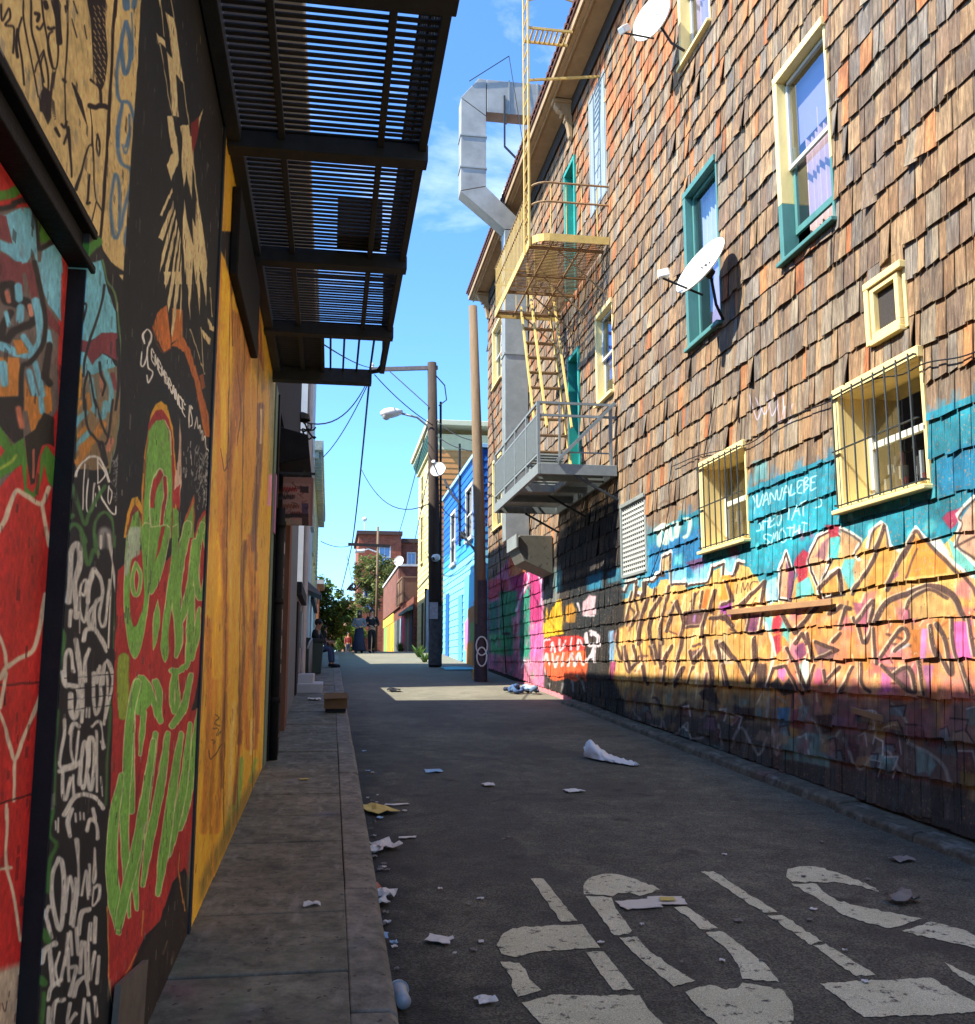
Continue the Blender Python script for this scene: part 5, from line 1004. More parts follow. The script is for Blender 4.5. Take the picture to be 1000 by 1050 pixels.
MT['mural_door'], _, _ = M_canvas('mural_door', cvD, (120, 40, 34), .6, .25, .2, .25, gain=1.9)
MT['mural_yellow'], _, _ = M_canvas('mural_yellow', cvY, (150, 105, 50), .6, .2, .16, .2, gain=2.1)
MT['dark_wall'] = M('dark_painted_wall', (46, 45, 43), .85, .2, 3, .3, 60)
MT['black_paint'] = M('black_flat_paint', (34, 32, 30), .7, .3, 9, .3, 50, spec=.2, wear=(70, 62, 54), wear_amt=.56)

bl = thing('painted_building', 'black and ochre mural covered building with a red garage door at left', 'building', (XL, 3, 0))
m = MB()
m.box(XL - .5, XL, 2.40, 2.86, -.4, 2.6715); m.build('pillar', MT['mural_left'], bl)
m = MB(); m.box(XL - .5, XL - .0015, 2.39, 2.3985, -.4, 2.55); m.build('door_jamb', MT['black_paint'], bl)
m = MB(); m.box(XL - .45, XL - .042, -1.5, 2.388, -.4, 2.556); m.build('garage_door', MT['mural_door'], bl)
m = MB()
m.box(XL - .4, XL + .010, -3, 2.44, 2.558, 2.578); m.box(XL - .4, XL - .015, -3, 2.44, 2.578, 2.648); m.box(XL - .4, XL + .010, -3, 2.44, 2.648, 2.671)
m.build('lintel', MT['black_paint'], bl, bevel=.004)
m = MB(); m.box(XL - 5, XL, -3, 2.86, 2.672, 4.4); m.build('wall', MT['mural_left'], bl)
m = MB(); m.box(XL - 5, XL - .004, 2.86, 4.87, -.4, 4.4)
wl_ = m.build('wall', MT['mural_left'], bl); wl_['label'] = 'black wall panel with lime green lettering'
m = MB(); m.box(XL - 5, XL, 4.93, 9.78, -.4, 4.4); m.build('wall', MT['mural_yellow'], bl)['label'] = 'ochre yellow painted wall panel'
m = MB(); m.box(XL - .02, XL + .006, 4.872, 4.928, -.2, 4.4); m.build('metal_strip', MT['black_steel'], bl)
m = MB(); m.box(XL - 5, XL, -3, 17.25, 4.403, 6.85); m.build('upper_wall', MT['dark_wall'], bl)
m = MB(); m.box(XL - 5, -.33, -3, 17.25, 6.85, 7.08); m.build('cornice', MT['plaster_white'], bl, bevel=.02)
m = MB(); m.box(XL - 5, XL - .42, 9.78, 17.2, -.4, 4.4); m.build('wall', MT['dark_wall'], bl)['label'] = 'set back wall behind the doorway posts'
# small board propped at the foot of the wall
bp = at_x(150, 1000, XL)
m = MB(); m.prism([(XL + .006, 3.12, gz(3.1) + .115), (XL + .006, 3.62, gz(3.6) + .115), (XL + .006, 3.66, .60), (XL + .006, 3.2, .66)], (.018, 0, 0))
tag(m.build('weathered_board', M('grey_board', (112, 104, 90), .9, .25, 9, .3, 60)), 'small grey weathered board fixed low on the black wall by the pavement', 'board')
# recessed doorways beyond the ochre panel: posts, pipe, poster-covered jambs
MT['post_wood'] = M('post_wood', (128, 88, 68), .85, .25, 9, .3, 50, stretch=(1, 1, .2), wear=(70, 56, 48), wear_amt=.55)
MT['pale_green'] = M('pale_green_paint', (120, 140, 124), .8, .15, 5, .15, 50)
MT['grey_blue'] = M('grey_blue_paint', (118, 128, 134), .8, .15, 5, .15, 50)
cvP = Canvas('y', 10.35, XL - .02, XL + .2, .6, 3.1, .006, (40, 37, 36), wob=0)
for k in range(150):
    a, b = RNG.uniform(0, cvP.w), RNG.uniform(0, cvP.h); ww, hh = RNG.uniform(3, 12), RNG.uniform(4, 22)
    cvP.a[int(b):int(b + hh), int(a):int(a + ww), :3] = np.array(random.choice([(190, 186, 176), (120, 114, 108), (60, 54, 52), (158, 150, 140), (30, 28, 28), (140, 110, 96)])) / 255
MT['posters'], _, _ = M_canvas('pasted_posters', cvP, (40, 38, 36), .8, .4)
m = MB(); m.box(XL - .4, XL + .015, 9.79, 10.12, -.4, 4.4); m.build('door_jamb', MT['pale_green'], bl)
m = MB(); m.box(XL - .4, XL + .03, 10.2, 10.4, -.4, 4.4); m.build('door_jamb', MT['black_paint'], bl)
m = MB(); m.box(XL - .3, XL + .10, 10.6, 10.78, -.4, 3.0); m.build('door_jamb', MT['posters'], bl)['label'] = 'jamb pasted over with torn black and white posters'
m = MB(); m.box(XL - .3, XL + .05, 11.7, 11.95, -.4, 3.6); m.build('door_jamb', MT['dark_wood'], bl)
m = MB(); m.box(XL - .3, XL + .07, 12.7, 13.3, -.4, 4.4); m.build('door_post', MT['post_wood'], bl)
m = MB(); m.box(XL - .4, XL + .02, 13.5, 17.2, -.4, 4.4); m.build('wall', MT['grey_blue'], bl)['label'] = 'grey blue wall beyond the doorway'
m = MB(); m.box(XL - .42, XL - .34, 10.45, 12.7, .2, 2.9); dr = m.build('door', MT['dark_wood'], bl)
m = MB(); m.tube([(XL - .30, 12.45, 1.75), (XL - .30, 12.45, 1.95)], .02); m.build('handle', MT['grey_steel'], dr)
m = MB(); m.tube([(XL + .07, 10.28, gz(10.3) + .12), (XL + .07, 10.28, 3.2)], .045, 12)
for z in (1.2, 2.2, 3.0): m.tube([(XL + .07, 10.28, z), (XL + .07, 10.28, z + .06)], .058, 12)
tag(m.build('drain_pipe', MT['black_paint'], smooth=True), 'black drain pipe at the end of the ochre wall by the pavement', 'pipe')
# pink strip of paint / banner
m = MB(); m.box(XL + .016, XL + .03, 9.9, 10.1, 2.9, 3.5)
tag(m.build('pink_panel', M('pink_panel', (196, 140, 176), .7, .12, 6, .1)), 'narrow pink panel on the jamb beside the hanging sign', 'panel')
# awning
aw = thing('awning', 'black box awning over the doorway past the ochre wall', 'awning', (XL, 11.8, 4))
m = MB(); m.prism([(XL, 10.8, 3.78), (XL, 10.8, 4.2), (-.30, 10.8, 4.12), (-.27, 10.8, 3.86)], (0, 2.0, 0)); m.build('cover', MT['black_paint'], aw, bevel=.01)
for yy in (11.2, 12.4): m = MB(); m.bar((XL, yy, 3.45), (-.33, yy, 3.80), .025); m.build('bracket', MT['black_steel'], aw)
# hanging sign
cvS = Canvas('y', 10.4, -.55, -.2, 3.0, 3.62, .0025, (150, 112, 100), wob=.2)
sgn = cr(255, 420, 7.5)
cvS.poly(sgn((247, 565), (478, 570), (470, 915), (240, 910)), (168, 128, 116))
for (a, b, c2_, k) in ((252, 600, 372, (150, 24, 22)), (256, 660, 350, (40, 26, 24)), (258, 730, 390, (120, 60, 36)), (318, 790, 400, (96, 44, 40))):
    for q in range(6):
        u = a + (c2_ - a) * q / 6; cvS.stroke(sgn((u, b + 28), (u + 6, b - 4), (u + 14, b + 26), (u + 20, b + 4)), .7, k)
for a, b, c, d, k in ((395, 590, 460, 640, (40, 32, 34)), (410, 720, 458, 800, (72, 60, 92)), (245, 800, 320, 900, (180, 160, 120)), (325, 850, 400, 905, (160, 140, 120)), (410, 830, 460, 900, (52, 40, 36)), (245, 800, 460, 830, (44, 34, 32))):
    cvS.poly(sgn((a, b), (c, b), (c, d), (a, d)), k, .85, soft=.4)
for q in range(26):
    a, b = random.uniform(250, 450), random.uniform(580, 900); cvS.stroke(sgn((a, b), (a + random.uniform(-30, 30), b + random.uniform(-20, 20)), (a + random.uniform(-30, 30), b + random.uniform(-25, 25))), .5, random.choice([(30, 24, 24), (190, 170, 150), (90, 40, 40)]), .8)
MT['sign'], _, _ = M_canvas('sign_face', cvS, (150, 112, 100), .6, .3)
sg = thing('hanging_sign', 'small rusty hand lettered sign hanging below the black awning', 'sign', (-.38, 10.4, 3.3))
m = MB(); m.box(-.537, -.215, 10.40, 10.425, 3.04, 3.56); m.build('sign_board', MT['sign'], sg, bevel=.008)
m = MB(); m.bar((XL + .03, 10.412, 3.60), (-.2, 10.412, 3.60), .025); m.bar((-.50, 10.412, 3.55), (-.50, 10.412, 3.61), .012); m.bar((-.25, 10.412, 3.55), (-.25, 10.412, 3.61), .012)
m.build('bracket', MT['black_steel'], sg)
# dark box high on the wall under the fire escape
m = MB(); m.box(XL, XL + .05, 5.35, 6.9, 3.75, 4.28)
tag(m.build('signboard_box', MT['black_paint'], bevel=.01), 'black painted box fixed on the ochre wall beneath the fire escape', 'box')

# ------------------------------------------------------------------ LEFT fire escape
FZ, FO = 4.42, .46
fe = thing('fire_escape', 'black slatted iron fire escape platform overhead at upper left', 'fire escape', (XL, 5.5, FZ))
m = MB(); y = 1.3
while y < 8.02:
    m.bar((XL + .05, y, FZ + .02), (FO - .03, y, FZ + .02 + random.uniform(-.003, .003)), .028, .007); y += .0545
y = 8.12
while y < 9.3:
    m.bar((XL + .05, y, FZ + .02), (-.13, y, FZ + .02), .046, .008); y += .0545
m.build('deck_slats', MT['black_steel'], fe)
for yb, w in ((2.5, .12), (3.72, .12), (5.06, .11), (6.57, .11), (8.05, .11)):
    m = MB(); m.box(XL, FO + .01, yb - w / 2, yb + w / 2, FZ - .085, FZ + .012); m.build('cross_beam', MT['black_steel'], fe, bevel=.005)
m = MB(); m.box(XL, FO - .12, 9.28, 9.40, FZ - .12, FZ + .02); m.build('cross_beam', MT['black_steel'], fe, bevel=.005)
for q in ((XL + .003, XL + .075, 1.3, 9.28, FZ - .06, FZ + .05), (FO - .045, FO, 1.3, 9.25, FZ - .03, FZ + .09), (XL + .27, XL + .305, 1.3, 9.28, FZ - .03, FZ + .01), (FO - .27, FO - .235, 1.3, 8.1, FZ - .03, FZ + .01), (-.145, -.115, 8.0, 9.3, FZ - .03, FZ + .02)):
    m = MB(); m.box(*q); m.build('stringer', MT['black_steel'], fe, bevel=.004)
m = MB()
for xx in (-.06, .06, .19, .32, .42): m.tube([(xx, 8.05, FZ), (xx, 9.3, FZ)], .011, 6)
m.tube([(.43, 8.05, FZ), (.43, 9.05, FZ), (.40, 9.25, FZ), (.28, 9.34, FZ), (.1, 9.36, FZ)], .022, 8)
m.build('hatch_bars', MT['black_steel'], fe)
m = MB()
for z in (.5, .95): m.tube([(FO - .02, 1.3, FZ + z), (FO - .02, 9.3, FZ + z)], .016, 6)
y = 1.4
while y < 9.3: m.tube([(FO - .02, y, FZ + .05), (FO - .02, y, FZ + .95)], .008, 5); y += .14
m.tube([(FO - .02, 9.3, FZ + .95), (XL, 9.3, FZ + .95)], .016, 6)
m.build('railing', MT['black_steel'], fe)
m = MB(); m.prism([(-.02, 6.25, FZ + .03), (.28, 6.25, FZ + .03), (.28, 6.5, FZ + .03), (-.02, 6.5, FZ + .03)], (0, 0, .26))
tag(m.build('planter_box', M('planter_grey', (70, 76, 84), .8, .2, 6, .1)), 'grey planter box standing on the black fire escape deck', 'planter')
# ------------------------------------------------------------------ RIGHT: shingled house
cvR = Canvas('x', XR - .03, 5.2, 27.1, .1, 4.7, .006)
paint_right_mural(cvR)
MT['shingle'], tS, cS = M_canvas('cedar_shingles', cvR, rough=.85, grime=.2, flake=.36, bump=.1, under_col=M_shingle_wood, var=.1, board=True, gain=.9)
tS.bump(tS.noise(14, 10, .75, tS.mapping((1, 6, .5))), .55, .012)
rb = thing('shingled_house', 'tall brown cedar shingled house with a graffiti covered lower wall', 'house', (XR, 14, 0))
WIN = dict(big=(7.62, 8.60, 5.54, 7.48), teal=(10.2, 11.2, 5.5, 7.53), top=(10.2, 11.15, 9.30, 11.25), top2=(7.62, 8.6, 9.3, 11.25), small=(6.65, 7.15, 4.18, 4.70), bar1=(6.51, 7.76, 2.92, 3.96), bar2=(9.71, 10.95, 2.92, 3.96),
           vent=(13.12, 14.24, 2.87, 3.97), shut=(14.70, 15.70, 9.35, 11.55), updoor=(16.75, 17.55, 8.50, 11.1), lowdoor=(16.65, 17.45, 4.55, 7.3), blue=(14.55, 15.45, 5.9, 7.42), far1=(24.9, 26.2, 9.2, 10.9), far2=(24.9, 26.2, 5.2, 7.1))
HOLES = list(WIN.values())
Y0R, Y1R, ZT = -2.0, 27.2, 12.3
m = MB(); m.wall('x', XR, Y0R, Y1R, -.4, ZT, HOLES)
m.wall('y', Y1R, XR, XR + 9, -.4, ZT); m.wall('y', Y0R, XR, XR + 9, -.4, ZT); m.wall('x', XR + 1.1, Y0R, Y1R, -.4, ZT)
m.build('sheathing', MT['dark_wood'], rb)

sh = MB(); BASE = [(128, 103, 77), (140, 113, 83), (122, 99, 78), (114, 98, 82), (142, 111, 80), (134, 119, 99), (104, 88, 73), (150, 121, 89), (126, 97, 70), (124, 113, 100), (108, 98, 88)]
rs = random.Random(5)
def shingle(y0, y1, z0, z1, full):
    lift = rs.uniform(.018, .036); e = [rs.gauss(0, .003) for _ in range(4)]
    curl = rs.random()
    if curl < .08 and z0 > 3: e[rs.choice((0, 1))] += rs.uniform(.012, .04)
    x0a, x0b = XR - lift - e[0], XR - lift - e[1]; x1 = XR - .004 - (lift * (1 - min(1, (z1 - z0) / .31)))
    t = .012
    zj = [z0 + rs.gauss(0, .007), z0 + rs.gauss(0, .007)]
    if rs.random() < .05 and z0 > 3: zj[0] += rs.uniform(-.03, .02); zj[1] = zj[0] + rs.uniform(-.01, .01)
    k = rs.choice(BASE); yc, zc = (y0 + y1) / 2, (z0 + z1) / 2
    p_or = .04 + (.45 if zc > 9.8 and 10 < yc < 17 else 0) + (.5 if 7.3 < yc < 8.4 and 5.1 < zc < 5.55 else 0) + (.12 if zc > 8 else 0)
    if rs.random() < p_or: k = rs.choice([(160, 98, 58), (150, 90, 54), (166, 110, 68)])
    if rs.random() < .05: k = (108, 88, 72)
    f = rs.uniform(.82, 1.14) ; c = tuple(min(1, v * f) for v in lin(k))
    g = rs.uniform(.002, .006)
    V = [(x0a, y0 + g, zj[0]), (x0b, y1 - g, zj[1]), (x1, y1 - g, z1), (x1, y0 + g, z1), (x0a + t, y0 + g, zj[0] + .001), (x0b + t, y1 - g, zj[1] + .001)]
    sh.add(V, [(0, 3, 2, 1), (0, 1, 5, 4), (0, 4, 3), (1, 2, 5)], c)
z = .48 - .29
while z < ZT - .02:
    y = Y0R + rs.uniform(0, .1); z1 = min(z + .315, ZT)
    while y < Y1R:
        w = rs.choice((.07, .09, .11, .13, .15, .17, .2)) * rs.uniform(.9, 1.1) * (1.15 if z < 3.2 else 1)
        a, b = y, min(y + w, Y1R); y += w
        if z1 < gz(a) + .12: continue
        z0 = max(z, gz(b) + .1) if z < gz(b) + .1 else z
        rects = [(a, b, z0, z1)]
        for h in HOLES:
            out = []
            for (p, q, u, v) in rects:
                H = (h[0] - .02, h[1] + .02, h[2] - .02, h[3] + .02)
                if q <= H[0] or p >= H[1] or v <= H[2] or u >= H[3]: out.append((p, q, u, v)); continue
                if p < H[0]: out.append((p, H[0], u, v))
                if q > H[1]: out.append((H[1], q, u, v))
                pp, qq = max(p, H[0]), min(q, H[1])
                if u < H[2]: out.append((pp, qq, u, H[2]))
                if v > H[3]: out.append((pp, qq, H[3], v))
            rects = out
        for R_ in rects:
            if R_[1] - R_[0] > .012 and R_[3] - R_[2] > .02: shingle(*R_, True)
    z += .29
sh.build('shingle_cladding', MT['shingle'], rb)
m = MB(); m.box(XR - .012, XR - .003, 17.6, 27.2, .2, 1.15 + .02); m.build('plinth', M('pink_plinth', (196, 116, 120), .85, .2, 6, .2, wear=(120, 84, 74)), rb)

# eave, frieze, tiles, roof
EX, EZ = 3.84, 12.42
m = MB(); m.prism([(XR, Y0R, ZT), (EX + .05, Y0R, ZT + .02), (EX, Y0R, EZ - .02), (EX, Y0R, EZ + .12), (XR, Y0R, EZ + .25)], (0, Y1R + .4 - Y0R, 0)); m.build('eave', MT['soffit'], rb, bevel=.01)
m = MB(); m.box(EX - .004, EX + .022, Y0R, Y1R + .4, EZ - .10, EZ - .03); m.box(EX + .13, EX + .16, Y0R, Y1R + .4, ZT - .022, ZT + .01); m.build('eave_moulding', MT['soffit'], rb)
m = MB(); m.box(XR - .06, XR - .038, Y0R, Y1R, ZT - .32, ZT); m.build('frieze', MT['dark_wood'], rb)
m = MB(); y = Y0R
while y < Y1R + .4:
    pts = []
    for k in range(7):
        t = math.pi * k / 6; pts.append((math.cos(t) * .085, math.sin(t) * .085))
    v = [(EX - .06 + s * 2.2, y + .1 + a, EZ + .13 + b + s * 1.0) for s in (0, 1) for a, b in pts]
    m.add(v, [(i, i + 1, 8 + i, 7 + i) for i in range(6)] + [tuple(range(7))]); y += .205
m.box(EX - .03, EX + .2, Y0R, Y1R + .4, EZ + .06, EZ + .125)
m.build('roof_tiles', MT['tile'], rb)
m = MB(); m.poly([(EX + .1, Y0R, EZ + .13), (EX + .1, Y1R + .4, EZ + .13), (XR + 5, Y1R + .4, EZ + 2.4), (XR + 5, Y0R, EZ + 2.4)]); m.build('roof', MT['tile'], rb)
for yc in (4.8, 10.8, 16.9, 22.9, 26.9):
    m = MB()
    m.prism([(XR - .04, yc - .07, ZT - .02), (XR - .38, yc - .07, ZT - .02), (XR - .38, yc - .07, ZT - .14), (XR - .30, yc - .07, ZT - .24), (XR - .20, yc - .07, ZT - .30), (XR - .13, yc - .07, ZT - .55), (XR - .10, yc - .07, ZT - .75), (XR - .04, yc - .07, ZT - .8)], (0, .14, 0))
    m.box(XR - .42, XR - .04, yc - .11, yc + .11, ZT - .08, ZT - .015)
    for q in range(3): m.tube([(XR - .30 + q * .07, yc - .085, ZT - .2 - q * .1), (XR - .30 + q * .07, yc + .085, ZT - .2 - q * .1)], .035, 8)
    m.build('corbel', MT['soffit'], rb, bevel=.008)


def casing(h, mat, w=.08, proud=.05, sill=True, sillmat=None, split=None, depth=.12):
    """outer casing boards and sill of a window; returns the window part"""
    a, b, z0, z1 = h; x0, x1 = XR - proud, XR + depth
    m = MB()
    zc = split if split else z0
    for ya, yb in ((a - .012, a + .024), (b - w + .02, b + .02)): m.box(x0 if yb > b else XR - .02, x1, ya, yb, zc, z1 - w + .02)
    m.box(x0 - .004, x1, a - .02, b + .02, z1 - w + .02, z1 + .02)
    if not split: m.box(x0 - .002, x1, a - .02 + w, b + .02 - w, z0 - .01, z0 + .035)
    o = m.build('window', mat, rb, bevel=.006)
    return o


def sash_window(h, fmat, smat, curtain, split=None, lower=None, cur_span=None, raised=0.0, folds=9):
    a, b, z0, z1 = h; win = casing(h, fmat, split=split)
    if lower:
        for ya, yb in ((a - .012, a + .024), (b - .06, b + .02)): m = MB(); m.box(XR - (.05 if yb > b else .02), XR + .12, ya, yb, z0, split); m.build('lower_casing', lower, win, bevel=.006)
    m = MB(); m.box(XR - .085, XR + .1, a - .06, b + .06, z0 - .055, z0 - .012); m.build('sill', lower or fmat, win, bevel=.008)
    mid = (z0 + z1) / 2 - .02; A, B = a + .026, b - .062
    m = MB(); x = XR + .045
    m.box(x, x + .03, A, A + .04, mid + .022, z1 - .066); m.box(x, x + .03, B - .04, B, mid + .022, z1 - .066); m.box(x, x + .03, A, B, z1 - .105, z1 - .066); m.box(x - .002, x + .03, A, B, mid - .022, mid + .022)
    m.build('sash', smat, win, bevel=.004)
    m = MB(); x2 = XR + .085; zb = z0 + raised
    m.box(x2, x2 + .03, A, A + .045, zb + .10, mid + raised); m.box(x2, x2 + .03, B - .045, B, zb + .10, mid + raised); m.box(x2 - .002, x2 + .03, A, B, zb + .03, zb + .10)
    m.build('sash', lower or smat, win, bevel=.004)
    m = MB(); m.poly([(x + .015, A + .04, mid + .02), (x + .015, B - .04, mid + .02), (x + .015, B - .04, z1 - .1), (x + .015, A + .04, z1 - .1)]); m.build('pane', MT['glass'], win)
    m = MB(); m.poly([(x2 + .015, A + .04, zb + .1), (x2 + .015, B - .04, zb + .1), (x2 + .015, B - .04, mid), (x2 + .015, A + .04, mid)]); m.build('pane', MT['glass'], win)
    m = MB(); m.box(XR + .6, XR + .62, a - .3, b + .3, z0 - .3, z1 + .3); m.box(XR + .121, XR + .6, a - .3, b + .3, z1 + .28, z1 + .3); m.build('room_backing', MT['interior'], win)
    if curtain:
        ca, cb, cz0, cz1 = cur_span or (A, B, z0 + .05, z1 - .08)
        m = MB(); n = folds * 6; P = []
        for i in range(n + 1):
            t = i / n; P.append((XR + .2 + .025 * math.sin(t * folds * 6.28) + .01 * math.sin(t * 17), ca + (cb - ca) * t))
        for i in range(n):
            wob = .04 * math.sin(i * .7)
            m.poly([(P[i][0], P[i][1], cz0 + wob), (P[i + 1][0], P[i + 1][1], cz0 + .04 * math.sin((i + 1) * .7)), (P[i + 1][0], P[i + 1][1], cz1), (P[i][0], P[i][1], cz1)])
        m.build('curtain', curtain, win, smooth=True)
    return win
WHT_PAINT = M('white_sash_paint', (186, 186, 176), .5, .1, 8, .1, 60, wear=(140, 134, 120), wear_amt=.58)
w = sash_window(WIN['big'], MT['yellow_paint'], WHT_PAINT, MT['curtain_pink'], split=6.12, lower=MT['teal_paint'], cur_span=(7.68, 8.42, 5.75, 6.95), raised=.22)
w['label'] = 'tall sash window half yellow half teal'
m = MB(); m.box(XR + .17, XR + .175, 7.66, 8.56, 6.75, 7.42); m.build('blind', M('lilac_blind', (150, 142, 168), .9, .06, 3), w)
w = sash_window(WIN['teal'], MT['teal_paint'], MT['teal_paint'], MT['curtain_grey'], cur_span=(10.27, 11.13, 6.45, 7.45)); w['label'] = 'teal framed sash window behind the dish'
m = MB(); m.prism([(XR + .15, 10.26, 5.55), (XR + .15, 10.9, 5.55), (XR + .15, 10.75, 6.4), (XR + .15, 10.26, 6.5)], (.02, 0, 0)); m.build('curtain', MT['curtain'], w)
w = sash_window(WIN['top'], MT['yellow_paint'], WHT_PAINT, MT['curtain']); w = sash_window(WIN['top2'], MT['yellow_paint'], WHT_PAINT, MT['curtain'])
w = sash_window(WIN['blue'], MT['yellow_paint'], WHT_PAINT, None); m = MB(); m.box(XR + .16, XR + .17, 14.6, 15.4, 6.3, 7.35); m.build('curtain', M('blue_blind', (44, 96, 178), .7, .08, 4), w)
for k in ('far1', 'far2'): sash_window(WIN[k], MT['yellow_paint'], WHT_PAINT, MT['curtain_grey'])
# small hatch window
h = WIN['small']; win = casing(h, MT['yellow_paint'], w=.06, proud=.06)
m = MB()
for (a, b, c, d) in ((h[0] + .05, h[0] + .10, h[2] + .09, h[3] - .09), (h[1] - .10, h[1] - .05, h[2] + .09, h[3] - .09), (h[0] + .05, h[1] - .05, h[3] - .09, h[3] - .045), (h[0] + .05, h[1] - .05, h[2] + .04, h[2] + .09)): m.box(XR - .045, XR + .03, a, b, c, d)
m.build('sash', MT['yellow_paint'], win, bevel=.004)
m = MB(); m.box(XR + .0, XR + .01, h[0] + .08, h[1] - .08, h[2] + .07, h[3] - .07); m.build('screen', M('fly_screen', (58, 52, 48), .8, .3, 60, .4, 200), win)
# barred windows
def barred(h):
    a, b, z0, z1 = h; win = casing(h, MT['yellow_paint'], w=.09, proud=.05, depth=.02)
    m = MB(); m.box(XR - .10, XR + .02, a - .05, b + .05, z0 - .05, z0 - .012); m.build('sill', MT['yellow_paint'], win, bevel=.008)
    D = .27; i0, i1, j0, j1 = a + .07, b - .07, z0 + .04, z1 - .07
    m = MB()
    m.box(XR + .021, XR + D, i0 - .03, i0, j0, j1); m.box(XR + .021, XR + D, i1, i1 + .03, j0, j1); m.box(XR + .021, XR + D, i0 - .03, i1 + .03, j1, j1 + .03); m.box(XR + .021, XR + D, i0 - .03, i1 + .03, j0 - .03, j0)
    m.build('reveal', MT['yellow_paint'], win)
    m = MB(); x = XR + D - .05; mid = (j0 + j1) / 2 + .03
    for (p, q, u, v) in ((i0, i0 + .05, j0, j1), (i1 - .05, i1, j0, j1), (i0 + .05, i1 - .05, mid - .03, mid + .03), (i0 + .05, i1 - .05, j0, j0 + .05)): m.box(x, x + .04, p, q, u, v)
    m.build('sash', WHT_PAINT, win, bevel=.004)
    m = MB(); m.poly([(x + .02, i0 + .05, j0 + .05), (x + .02, i1 - .05, j0 + .05), (x + .02, i1 - .05, j1), (x + .02, i0 + .05, j1)]); m.build('pane', MT['glass'], win)
    m = MB(); m.box(XR + .7, XR + .72, a - .3, b + .3, z0 - .3, z1 + .3); m.build('room_backing', MT['interior'], win)
    m = MB()
    for q in range(16):                                       # jumble of things on the sill inside
        yy, zz = rs.uniform(i0 + .1, i1 - .12), rs.uniform(j0 + .05, mid - .1); s_ = rs.uniform(.02, .06)
        m.box(x + .06, x + .06 + s_, yy, yy + s_, j0 + .03 if rs.random() < .5 else zz, zz + s_ * 2, lin(rs.choice([(190, 190, 186), (150, 150, 150), (70, 66, 64), (120, 60, 54), (140, 134, 120)])))
    m.build('clutter', M('sill_clutter', (255, 255, 255), .7, .1, 8, tint=True), win)
    m = MB(); X_ = XR - .09
    n = 8
    for i in range(n):
        yy = a + .05 + (b - a - .1) * i / (n - 1); m.tube([(X_, yy, z0 + .0), (X_, yy, z1 - .03)], .0085, 6)
    for zz in (z0 + .02, (z0 + z1) / 2 - .02, z1 - .05):
        m.bar((X_ + .012, a - .01, zz), (X_ + .012, b + .01, zz), .022, .008)
    for yy in (a - .005, b + .005):
        for zz in (z0 + .03, z1 - .05): m.bar((X_, yy, zz), (XR - .02, yy, zz), .012)
    m.build('security_bars', MT['black_steel'], win)
    return win
barred(WIN['bar1'])['label'] = 'larger barred window with clutter behind the glass'; barred(WIN['bar2'])
# vent panel
h = WIN['vent']; win = casing(h, MT['galv_dull'], w=.06, proud=.05)
m = MB(); a, b, z0, z1 = h; m.box(XR + .05, XR + .06, a, b, z0, z1, (.10, .11, .11))
n = 11
for i in range(n + 1): m.box(XR - .02, XR - .008, a + .04 + (b - a - .08) * i / n - .014, a + .04 + (b - a - .08) * i / n + .014, z0 + .04, z1 - .04, (.42, .42, .38))
for i in range(15): zz = z0 + .05 + (z1 - z0 - .1) * i / 14; m.box(XR - .026, XR - .0205, a + .03, b - .03, zz - .018, zz + .018, (.45, .45, .40))
m.build('vent_grille', M('vent_grille', (255, 255, 255), .6, .1, 8, tint=True), win)
# boarded opening
h = WIN['shut']; win = casing(h, MT['galv_dull'], w=.07, proud=.03)
m = MB(); m.box(XR - .02, XR + .0, h[0] + .05, h[1] - .05, h[2] + .03, h[3] - .05); m.build('board', M('pale_board', (132, 142, 142), .7, .2, 5, .2, 60, wear=(170, 168, 156), wear_amt=.5, stretch=(1, 1, .3)), win)
# fire doors
for k in ('updoor', 'lowdoor'):
    h = WIN[k]; m = MB(); a, b, z0, z1 = h
    for yy in (a - .02, b - .06): m.box(XR - .05, XR + .25, yy, yy + .08, z0, z1 - .06)
    m.box(XR - .054, XR + .25, a - .02, b + .02, z1 - .06, z1 + .02); d_ = m.build('door', MT['teal_door'], rb, bevel=.006)
    m = MB(); m.box(XR + .12, XR + .16, a + .06, b - .06, z0 + .02, z1 - .75); m.build('door_leaf', MT['teal_door'], d_, bevel=.006)
    m = MB(); m.box(XR + .11, XR + .118, a + .16, b - .16, z0 + 1.0, z1 - .95); m.build('pane', M('dark_pane', (30, 50, 52), .15, .1, 4, 0, spec=.6), d_)
    m = MB(); m.box(XR + .14, XR + .15, a + .06, b - .06, z1 - .74, z1 - .06); m.build('transom', M('dark_pane2', (26, 44, 46), .15, .1, 4, 0, spec=.6), d_)
# rough wooden battens nailed across the mural
m = MB()
for (x0, y0, x1, y1, w_) in ((746, 628, 853, 617, .055), (874, 728, 905, 737, .05)):
    p, q = at_x(x0, y0, XR - .055), at_x(x1, y1, XR - .055); m.bar(p, q, .02, w_)
m.build('batten', M('bare_batten', (150, 112, 78), .85, .25, 9, .3, 60, stretch=(1, .3, 1)), rb, bevel=.003)
